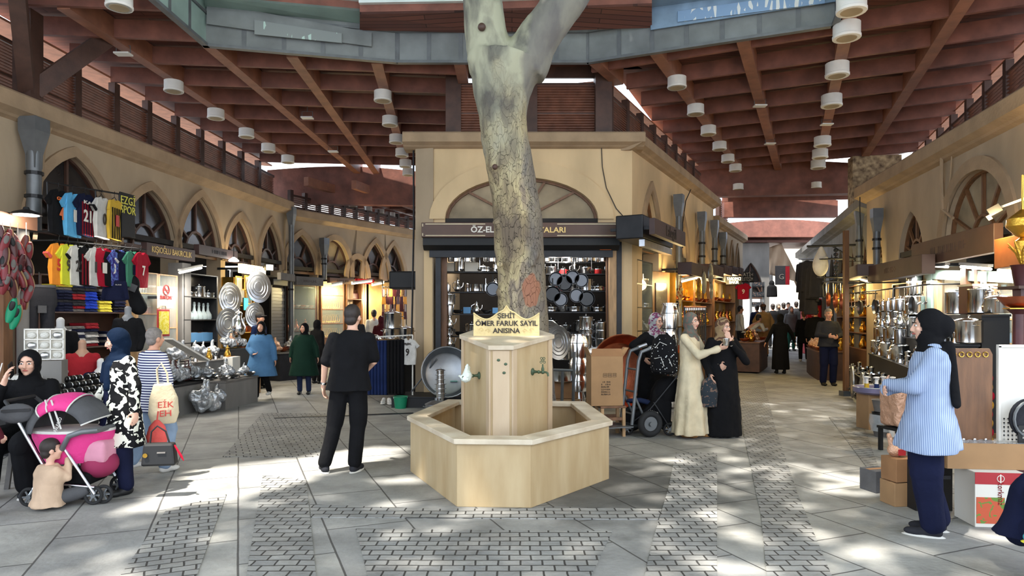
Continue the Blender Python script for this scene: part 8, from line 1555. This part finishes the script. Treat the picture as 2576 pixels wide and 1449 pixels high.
for v, nm, n in ((v12,'first',5),(v13,'second',6)):
    for r in range(5): stock(v, r, [[P_cryst, P_decanter],[P_jug, P_cglass],[P_gbox, P_canister],[P_decanter, P_cryst],[P_cglass, P_bowl]][r], n, '%s piece on shelf ' + ['one','two','three','four','five'][r] + ' of the ' + nm + ' crystal window', 'ware in the crystal windows', 1.1)
for px in (2394, 2530): lamp('crystal_window_glow', 'AREA', on(R1, px, 692, -.05+.1), 8, (.98,1,.92), .5)
v14 = vitrine(R1, 'dark steelware window under the plum fascia', 2244, 2334, .7, 2.3, .05, 4, 'interior', 'dark_metal', glass=False)
for r in range(4): stock(v14, r, [[P_stock, P_jug],[P_moka, P_canister],[P_jug, P_canister, P_decanter],[P_jug, P_goblet]][r], 9, '%s steel piece on shelf ' + ['one','two','three','four'][r] + ' of the steelware window', 'ware in the steelware window', 1.05)
lamp('steel_shop_glow', 'AREA', on(R1, 2290, 708, .4), 25, (1,.97,.9), .7)
v15 = vitrine(R2, 'gold-lit window of necklaces beyond the plastered wall', 2104, 2180, .8, 2.45, .1, 4, 'gold_goods', 'wood_brown', glass=False)
for r in range(4): stock(v15, r, [P_gchain, P_brassjug], 8, '%s gilt piece on shelf ' + ['one','two','three','four'][r] + ' of the gold-lit window', 'gilt ware on the right side', 1.2)
for px in (2120, 2150, 2172): lamp('gold_glow', 'POINT', on(R2, px, 720, .4), 25, (1,.76,.32), .1)
for px, l in ((2128,'slim brown timber post before the gold-lit window'),): q = R2.P(R2.s_at(px, -1.0), 0, -1.0); t = thing('timber_post', l, 'post', (q.x,q.y,fz(q.y))); mb = MB(); mb.box((0,0,1.7), (.09,.09,3.4)); mb.build('shaft', M['wood_brown'], t); mb = MB(); mb.box((0,0,.05), (.2,.2,.1)); mb.build('foot', M['grey_metal'], t)
# stepped stand of steel and silver ware along the edge of the street
DW = Wall((5.2, 9.35), (7.55, 15.4), 0, 1)
tiers = []
for k in range(4):
    L_ = DW.L*(1,.88,.66,.34)[k]; q = DW.P(L_/2, 0, .24+.34*k); t = table(['lowest tier','second tier','third tier','highest tier'][k]+' of the black stepped stand of steelware', L_, .33, (.45+.4*k), 'black', skirt='black', loc=(q.x, q.y, 0), rz=DW.ang+PI); tiers.append((t, L_, [(.45+.4*k)], .33))
sets = ([P_ftray, P_moka, P_cup, P_bowl, P_goblet], [P_jug, P_goblet, P_moka, P_canister], [P_stock, P_jug, P_canister, P_decanter], [P_stock, P_jug, P_pot, P_canister])
for k in range(4): stock(tiers[k], 0, sets[k], (20,18,13,7)[k], '%s piece from the far end on the '+['lowest','second','third','highest'][k]+' tier of steelware', 'steelware on the stepped stand', [.95,1.0,1.15,1.3][k], .03, .06)
for k in range(3): stock(tiers[k], 0, [[P_cup, P_goblet],[P_cup, P_moka],[P_goblet, P_moka]][k], (22,18,14)[k], '%s small piece from the far end along the front of the '+['lowest','second','third'][k]+' tier', 'small steelware along the tier fronts', .85, .02, -.1)
for i in range(9): q = DW.P(1.0+.55*i, 1.05, -.02); put(P_greytray if i % 3 == 0 else P_ladle, (q.x, q.y, .02 if i % 3 == 0 else .44), DW.ang+PI, '%s item leaning on the kerb side of the steelware stand' % ORD[i], 'items leaning on the stand', 1.0 if i % 3 else 1.05)
# tower of jars and kettles
tq_ = DW.P(3.6, 0, .92)
for i, (pr, s, h) in enumerate(((P_stock,1.35,.3),(P_stock,1.2,.3),(P_canister,2.0,.18))): put(pr, (tq_.x, tq_.y, 1.26+sum((.41,.37,.36)[:i])), 0, ['large steel urn at the foot of the kettle tower','middle steel urn of the kettle tower','top canister of the kettle tower'][i], None, s)
for i, s_ in enumerate((2.7, 3.35, 4.0, 4.65, 5.3)):
    q = DW.P(s_, 0, .56); z = .872
    for j, (pr, sc_, h) in enumerate((((P_stock,.95,.3),(P_canister,1.5,.18),(P_jug,1.1,.27),(P_canister,1.2,.18)), ((P_jug,1.3,.27),(P_stock,.8,.3),(P_moka,1.5,.19),(P_canister,1.1,.18)))[i % 2]): put(pr, (q.x, q.y, z), i, '%s piece from the bottom in steel tower %s of the stepped stand' % (ORD[j], ['one','two','three','four','five'][i]), 'steel towers on the stepped stand', sc_); z += h*sc_
lr = thing('hanging_rail', 'rail of steel ladles and pans over the stepped steelware stand', 'rail', (0,0,0)); a, b = R1.P(5.2,2.16,-.55), R1.P(9.6,2.16,-.55); mb = MB(); mb.tube([a, b], .014, 6); mb.build('rail', M['dark_metal'], lr, True)
for q in (a, b): mb = MB(); mb.tube([q, q+R1.n*.6], .014, 6); mb.build('bracket', M['dark_metal'], lr, True)
for i in range(18): put(P_pan if i % 4 == 2 else P_ladle, a.lerp(b, .03+.055*i), AR, '%s utensil along the rail over the stepped stand' % ORD[i], 'utensils on the right rail', 1.1)
b6 = thing('gift_carton', 'maroon carton with a cream lid behind the head of the near woman', 'box', DW.P(.9, 1.66, 1.26)); mb = MB(); mb.box((0,0,.2), (.34,.3,.4)); mb.build('carton', M['leather_dark'], b6, bevel=.006); mb = MB(); mb.box((0,0,.41), (.36,.32,.03)); mb.build('lid', M['c_cream'], b6)
st7 = table('stall table of wrapped copper under the gold-lit window', 2.4, .7, .75, 'wood_brown', skirt='wood_dark', loc=(R2.P(2.2,0,-.75).x, R2.P(2.2,0,-.75).y, fz(R2.P(2.2,0,-.75).y)), rz=R2.ang+PI)
stock((st7, 2.4, [.75], .7), 0, [P_wbag, P_copjug, P_copbowl, P_brassjug, P_bag[0]], 14, '%s copper piece on the wrapped copper stall', 'copper on the wrapped copper stall', 1.25, .14, .1); stock((st7, 2.4, [.75], .7), 0, [P_wbag, P_copbowl, P_moka], 12, '%s small copper piece at the front of the wrapped copper stall', 'copper on the wrapped copper stall', .9, .04, -.25)
for i in range(6): put(P_coppan if i % 2 else P_ladle, on(R2, 2078+9*i, 712+3*(i % 2), .95), R2.ang+PI, '%s copper utensil hanging over the wrapped copper stall' % ORD[i], 'copper utensils hanging on the right', 1.2)
hr2 = thing('hanging_rail', 'rail over the wrapped copper stall with utensils on it', 'rail', (0,0,0)); a, b = on(R2, 2070, 708, .95), on(R2, 2136, 712, .95); mb = MB(); mb.tube([a, b], .015, 6); mb.build('rail', M['dark_metal'], hr2, True)
for q in (a, b): mb = MB(); mb.tube([q, q+R2.n*.95], .015, 6); mb.build('bracket', M['dark_metal'], hr2, True)
q = on(R2, 2106, 765, .7); mb = MB(); mb.tube([q, (q.x, q.y, 3.0), Vector((q.x, q.y, 3.0))+R2.n*.8], .01, 5); tag(mb.build('sieve_hook', M['dark_metal'], None), 'dark hook and arm carrying the tilted copper sieve', 'hook')
# boxes and bins at the near end of the stand
def box_at(lab, px, py, w_, d, h, m='cardboard', rz=.2, name='cardboard_box', z=0, flaps=False):
    g = gnd(px, py); t = thing(name, lab, 'box', (g.x, g.y+d/2, z), rz); mb = MB(); mb.box((0,0,h/2), (w_,d,h)); mb.build('carton', M[m], t, bevel=.005); mb = MB(); mb.box((0,0,h+.001), (w_*1.0,.05,.003)); mb.build('tape', M['cardboard_dark'], t); return t
bx = box_at('tall narrow brown carton at the near end of the steelware stand', 2195, 1078, .3, .26, .5); bx.location.y -= .1
tr_ = thing('brush_tray', 'round purple-rimmed tray holding four coloured pepper mills', 'tray', (bx.location.x+.06, bx.location.y-.02, .503)); mb = MB(); mb.lathe([(.26,0),(.3,.03),(.31,.1),(.3,.1),(.28,.03),(.001,.02)], 26); mb.build('dish', mat('purple_tin', (120,112,140), .5, var=.2), tr_, True); mb = MB(); mb.tube([(.305*math.cos(a*PI/12),.305*math.sin(a*PI/12),.1) for a in range(24)], .008, 5, closed=True); mb.build('rim', M['steel_soft'], tr_, True)
for i, (dx, dy, c) in enumerate(((-.15,-.02,'j_gold'),(-.05,-.1,'c_navyblue'),(.1,-.0,'j_gold'),(.18,-.1,'j_green'))):
    t = thing('pepper_mill', ['ochre pepper mill on the kerb side of the tray','blue pepper mill on the tray','second ochre pepper mill on the tray','green pepper mill on the tray'][i], 'pepper mill', tr_.location+Vector((dx,dy,.021))); mb = MB(); mb.lathe([(.04,0),(.042,.02),(.03,.1),(.034,.13)], 14); mb.build('base', M[c], t, True); mb = MB(); mb.lathe([(.024,.13),(.022,.2),(.04,.215),(.04,.23),(.01,.235)], 14); mb.build('top', M['cloth_white'], t, True)
bn = thing('wrapped_bin', 'dark round bins stacked in torn white plastic below the brush tray', 'bin', (gnd(2222,1098).x, gnd(2222,1098).y, 0)); 
for i in range(3): mb = MB(); mb.lathe([(.11,.17*i),(.14,.17*i+.15),(.145,.17*i+.155),(.13,.17*i+.15),(.1,.17*i+.01),(.001,.17*i+.01)], 20); mb.build('bin_body', M['black' if i % 2 else 'c_scarf'], bn, True)
mb = MB(); mb.rings([(0,0,.08,.15,.15),(0,0,.2,.17,.17),(0,0,.3,.155,.155)], 26, .08, 5); mb.build('plastic_wrap', M['clear_plastic'], bn, True)
fr_ = thing('foam_arc', 'white curved foam profile standing beside the wrapped bins', 'foam profile', (gnd(2246,1105).x, gnd(2246,1105).y, 0)); mb = MB(); mb.tube([(.1,.1,.5),(.03,.02,.42),(-.02,0,.28),(-.02,0,.12),(0,0,.035)], .035, 10); mb.build('foam', M['c_white'], fr_, True); mb = MB(); mb.tube([(-.02,-.036,.25),(-.02,-.036,.15)], .006, 5); mb.build('groove', M['c_scarf'], fr_)
lt = table('small black table under the copper-wrapped bundle', .42, .34, .3, 'black', loc=(gnd(2282,1140).x, gnd(2282,1140).y+.1, 0), rz=.2)
cw2 = thing('wrapped_bundle', 'crumpled copper-coloured cellophane bundle beside the near woman', 'bundle', (lt.location.x, lt.location.y, .302), .2); mb = MB(); mb.box((0,0,.22), (.38,.3,.42)); me = remesh(mb, .022, 1); nv = [v.normal.copy() for v in me.vertices]
for v, vn in zip(me.vertices, nv): v.co += vn*mnoise.noise(v.co*14)*.02
link('cellophane', me, M['wrap_warm'], cw2, True); mb = MB(); mb.lathe([(.06,.43),(.03,.46),(.05,.52)], 12); mb.build('tied_top', M['wrap_warm'], cw2, True)
tl = put(P_pan, (lt.location.x+.05, lt.location.y-.02, 1.0), 0, 'round pan with a black handle lying over the copper bundle', None, 1.0, rot=(-1.3,0,.4)); tl.location.z = .93
box_at('grey printed carton at the kerb by the near woman', 2220, 1240, .2, .2, .2, 'c_grey', .25, 'printed_carton'); b8 = box_at('tan carton on the ground behind the near woman', 2276, 1275, .2, .2, .2, 'cardboard', .1); box_at('upper tan carton stacked behind the near woman', 2276, 1275, .19, .19, .2, 'cardboard_dark', .16, z=.206)
fp = thing('wrapped_flower', 'cellophane wrapped sweets standing on the stacked tan cartons', 'wrapped goods', (b8.location.x-.02, b8.location.y, .412)); mb = MB(); mb.ell((0,0,.05), (.07,.06,.06)); mb.ell((.05,0,.1), (.05,.05,.05)); mb.cap((-.03,0,.08), .03, (-.06,0,.18), .02); link('wrapping', remesh(mb, .012, 1), M['wrap_warm'], fp, True); mb = MB(); mb.box((.02,-.06,.04), (.06,.01,.05)); mb.build('tag_card', M['red_box'], fp)
# product box, cardboard tray, wooden board, pegboard
kb = thing('product_box', 'white product box with a red top band and a food photograph under the cardboard tray', 'box', (3.74, 5.3, 0), -.12); mb = MB(); mb.box((0,0,.21), (.36,.3,.42)); mb.build('carton', M['paper'], kb, bevel=.004); mb = MB(); mb.box((0,-.1515,.375), (.36,.004,.09)); mb.build('red_band', M['red_box'], kb); mb = MB(); mb.tube([(.025*math.cos(a*PI/8),-.155,.375+.025*math.sin(a*PI/8)) for a in range(16)], .003, 5, closed=True); mb.bar((0,-.155,.342), (0,-.155,.408), .008, .003, (0,1,0)); mb.build('emblem', M['letter_white'], kb)
mb = MB(); mb.box((-.07,-.1515,.13), (.2,.004,.2)); mb.build('food_picture', pattern('foodpic', 'blotch', (196,96,70), (110,140,70), 18, .55), kb); mb = MB(); mb.lathe([(.075,0),(.075,.006),(.05,.008),(.001,.008)], 24, (.1,-.152,.15), Euler((PI/2,0,0)).to_matrix()); mb.build('pan_picture', M['c_grey'], kb); text('korkmaz', .06, (.0,-.1535,.26), (PI/2,PI/2,0), M['j_darkred'], kb, .001, width=.17)
k2 = thing('cardboard_flap_box', 'torn open brown carton leaning against the product box', 'box', (4.02, 5.12, 0), -.3); mb = MB(); mb.box((0,0,.2), (.16,.2,.4)); mb.build('carton', M['cardboard'], k2, bevel=.004); mb = MB(); mb.box((0,-.103,.3), (.03,.004,.04)); mb.build('label', M['paper'], k2)
dk = thing('dark_crate', 'dark crate in the shade left of the product box', 'crate', (3.5, 5.75, 0)); mb = MB(); mb.box((0,0,.2), (.3,.3,.4)); mb.build('crate_body', M['black'], dk); mb = MB(); mb.box((0,-.155,.28), (.26,.01,.03)); mb.build('slat', M['c_grey'], dk)
ct = thing('cardboard_tray', 'long cardboard tray with torn plastic lining carrying the wooden board', 'tray', (3.86, 5.5, .422), -.1); 
mb = MB(); mb.box((0,0,.008), (.86,.5,.016)); mb.build('bottom', M['cardboard_dark'], ct)
for dx, dy, a_, b_ in ((0,-.25,.86,.012),(0,.25,.86,.012),(-.43,0,.012,.5),(.43,0,.012,.5)): mb = MB(); mb.box((dx,dy,.1), (a_,b_,.2)); mb.build('side', M['cardboard'], ct)
mb = MB(); N = 14
mb.add([(-.42+.84*i/N, -.24+.48*j/6, .17+.04*mnoise.noise(Vector((i*.7,j*.9,2)))) for i in range(N+1) for j in range(7)], [(i*7+j, i*7+j+1, (i+1)*7+j+1, (i+1)*7+j) for i in range(N) for j in range(6)]); mb.build('plastic_lining', M['clear_plastic'], ct, True)
wbd = thing('wooden_board', 'large walnut-brown wooden board standing in the cardboard tray, ringed at its top', 'board', (3.76, 5.56, .44), -.02); mb = MB(); mb.poly([(-.19,0,0),(.19,0,0),(.195,0,.86),(.17,0,.91),(-.17,0,.91),(-.195,0,.86)], (0,.03,0)); mb.build('plank', M['wood_brown'], wbd, bevel=.006)
for i in range(5): mb = MB(); mb.tube([(-.13+.065*i+.02*math.cos(a*PI/6), -.008, .86+.02*math.sin(a*PI/6)) for a in range(12)], .004, 5, closed=True); mb.build('ring', M['brass'], wbd, True)
for i in range(4): mb = MB(); mb.lathe([(.012,0),(.012,.012),(.004,.014)], 10, (-.14+.09*i,0,.16), Euler((PI/2,0,0)).to_matrix()); mb.build('knob', M['steel'], wbd, True)
pgb = thing('pegboard', 'white perforated panel in a metal frame at the frame edge', 'pegboard', (4.22, 5.56, .44), 0); mb = MB(); mb.box((0,.01,.46), (.42,.012,.92)); mb.build('panel', M['white_paint'], pgb)
mb = MB(); [mb.box((-.17+.034*i, .002, .06+.034*j), (.011,.004,.011)) for i in range(11) for j in range(9)]; mb.build('perforation', M['dark_metal'], pgb)
for sx in (-1,1): mb = MB(); mb.box((sx*.215,0,.46), (.022,.03,.94)); mb.build('frame_post', M['white_paint'], pgb)
mb = MB(); mb.box((0,0,.93), (.45,.03,.022)); mb.build('frame_rail', M['white_paint'], pgb)
rp_ = thing('carded_grill_pan', 'grey round pan packaged on black card before the pegboard', 'pan', (4.17, 5.46, .62), 0); mb = MB(); mb.lathe([(.16,0),(.17,.03),(.15,.035),(.001,.035)], 26, (0,0,.17), Euler((PI/2,0,0)).to_matrix()); mb.build('pan_body', M['c_dgrey'], rp_, True); mb = MB(); mb.tube([(.15*math.cos(a*PI/10),-.05,.17+.15*math.sin(a*PI/10)) for a in range(20)], .012, 6, closed=True); mb.build('rim', M['grey_metal'], rp_, True); mb = MB(); mb.box((0,-.05,.02), (.24,.01,.2)); mb.build('card_sleeve', M['black'], rp_); strokes(rp_, (-.02,-.056,.05), .14, .08, 3, 'letter_white', 6)
gt = thing('tinsel_string', 'string of red and gold tinsel between the wooden board and the pegboard', 'tinsel', (3.985, 5.62, .44)); 
for i in range(9): mb = MB(); mb.ell((rnd.uniform(-.01,.01),0,.06+.075*i), (.02,.02,.035)); mb.build('bauble', M['gold_goods' if i % 2 else 'j_red'], gt, True)
mb = MB(); mb.tube([(0,0,0),(0,0,.72)], .004, 5); mb.build('cord', M['brass'], gt)
ts_ = thing('toy_trainer', 'teal and yellow baby shoe in front of the bending figure at the edge', 'shoe', (3.13, 4.02, 0.25), 1.2); mb = MB(); mb.ell((0,0,.04), (.035,.08,.04)); mb.ell((0,.03,.06), (.033,.04,.045)); link('upper', remesh(mb, .008, 2), mat('teal_shoe', (60,150,160), .5), ts_, True); mb = MB(); mb.ell((0,-.0,.012), (.04,.088,.016)); mb.build('sole', M['yellow'], ts_, True)
# warm floodlight and gilt ornaments at the frame edge
wf = thing('floodlight', 'glowing warm floodlight under the arch at the frame edge', 'floodlight', on(R1, 2505, 532, .8), AR-.5); mb = MB(); mb.box((0,0,0), (.34,.14,.1), R=Euler((.5,0,0)).to_matrix()); mb.build('housing', M['dark_metal'], wf); mb = MB(); mb.box((0,-.035,-.055), (.3,.12,.02), R=Euler((.5,0,0)).to_matrix()); mb.build('lens', M['tube_warm'], wf); mb = MB(); mb.tube([(0,.05,.05),(.1,.3,.12),(.1,.85,.1)], .016, 6); mb.build('arm', M['white_paint'], wf, True)
lamp('floodlight_warm_glow', 'POINT', on(R1, 2505, 545, .95), 70, (1,.72,.32), .1)
yl = thing('gilt_lantern', 'gilded hanging lantern and tassels at the top of the frame edge', 'lantern', at(2572, 560, 7.2)); mb = MB(); mb.lathe([(.02,.14),(.14,.04),(.15,-.04),(.06,-.14),(.02,-.16)], 16); mb.build('lantern_body', M['gold_goods'], yl, True); mb = MB(); mb.lathe([(.07,-.3),(.075,-.2),(.02,-.16)], 12); mb.build('tassel', M['gold_goods'], yl, True); mb = MB(); mb.tube([(0,0,.14),(0,0,.5),(.9,.6,.5)], .012, 6); mb.build('arm', M['brass'], yl, True)
gv = thing('gilt_vase', 'gilt plant ornament in a maroon pot at the frame edge', 'ornament', at(2572, 720, 7.0)); mb = MB(); mb.lathe([(.07,0),(.1,.2),(.11,.22)], 16); mb.build('pot', M['leather_dark'], gv, True)
for i in range(9): a = i*.7; mb = MB(); mb.tube([(0,0,.2),(.05*math.cos(a),.05*math.sin(a),.35),(.13*math.cos(a),.13*math.sin(a),.42+.03*(i % 3))], [.012,.02,.004], 6); mb.build('leaf', M['gold_goods'], gv, True)
gs = thing('ornament_stand', 'dark stand carrying the copper bowls and gilt plant at the frame edge', 'stand', (gv.location.x, gv.location.y, 0)); mb = MB(); mb.box((0,0,gv.location.z-.016), (.3,.3,.03)); mb.build('top', M['wood_dark'], gs); mb = MB(); mb.box((0,0,(gv.location.z-.03)/2), (.12,.12,gv.location.z-.03)); mb.build('column', M['leather_dark'], gs)
q = at(2562, 775, 6.6); gs2 = thing('bowl_stand', 'dark pedestal beneath the tilted copper bowl', 'stand', (q.x, q.y, 0)); mb = MB(); mb.lathe([(.16,0),(.15,.03),(.05,.06),(.05,q.z-.06),(.1,q.z-.01)], 16); mb.build('pedestal', M['leather_dark'], gs2, True); mb = MB(); mb.lathe([(.13,q.z-.01),(.13,q.z)], 16); mb.build('plate', M['brass'], gs2); put(P_copbowl, (q.x, q.y, q.z+.001), 0, 'dented copper bowl on the dark pedestal at the frame edge', None, 1.3)
# prototypes that were never placed are removed
for o in PARK:
    if o.name not in USED:
        for c in list(o.children_recursive): bpy.data.objects.remove(c)
        bpy.data.objects.remove(o)
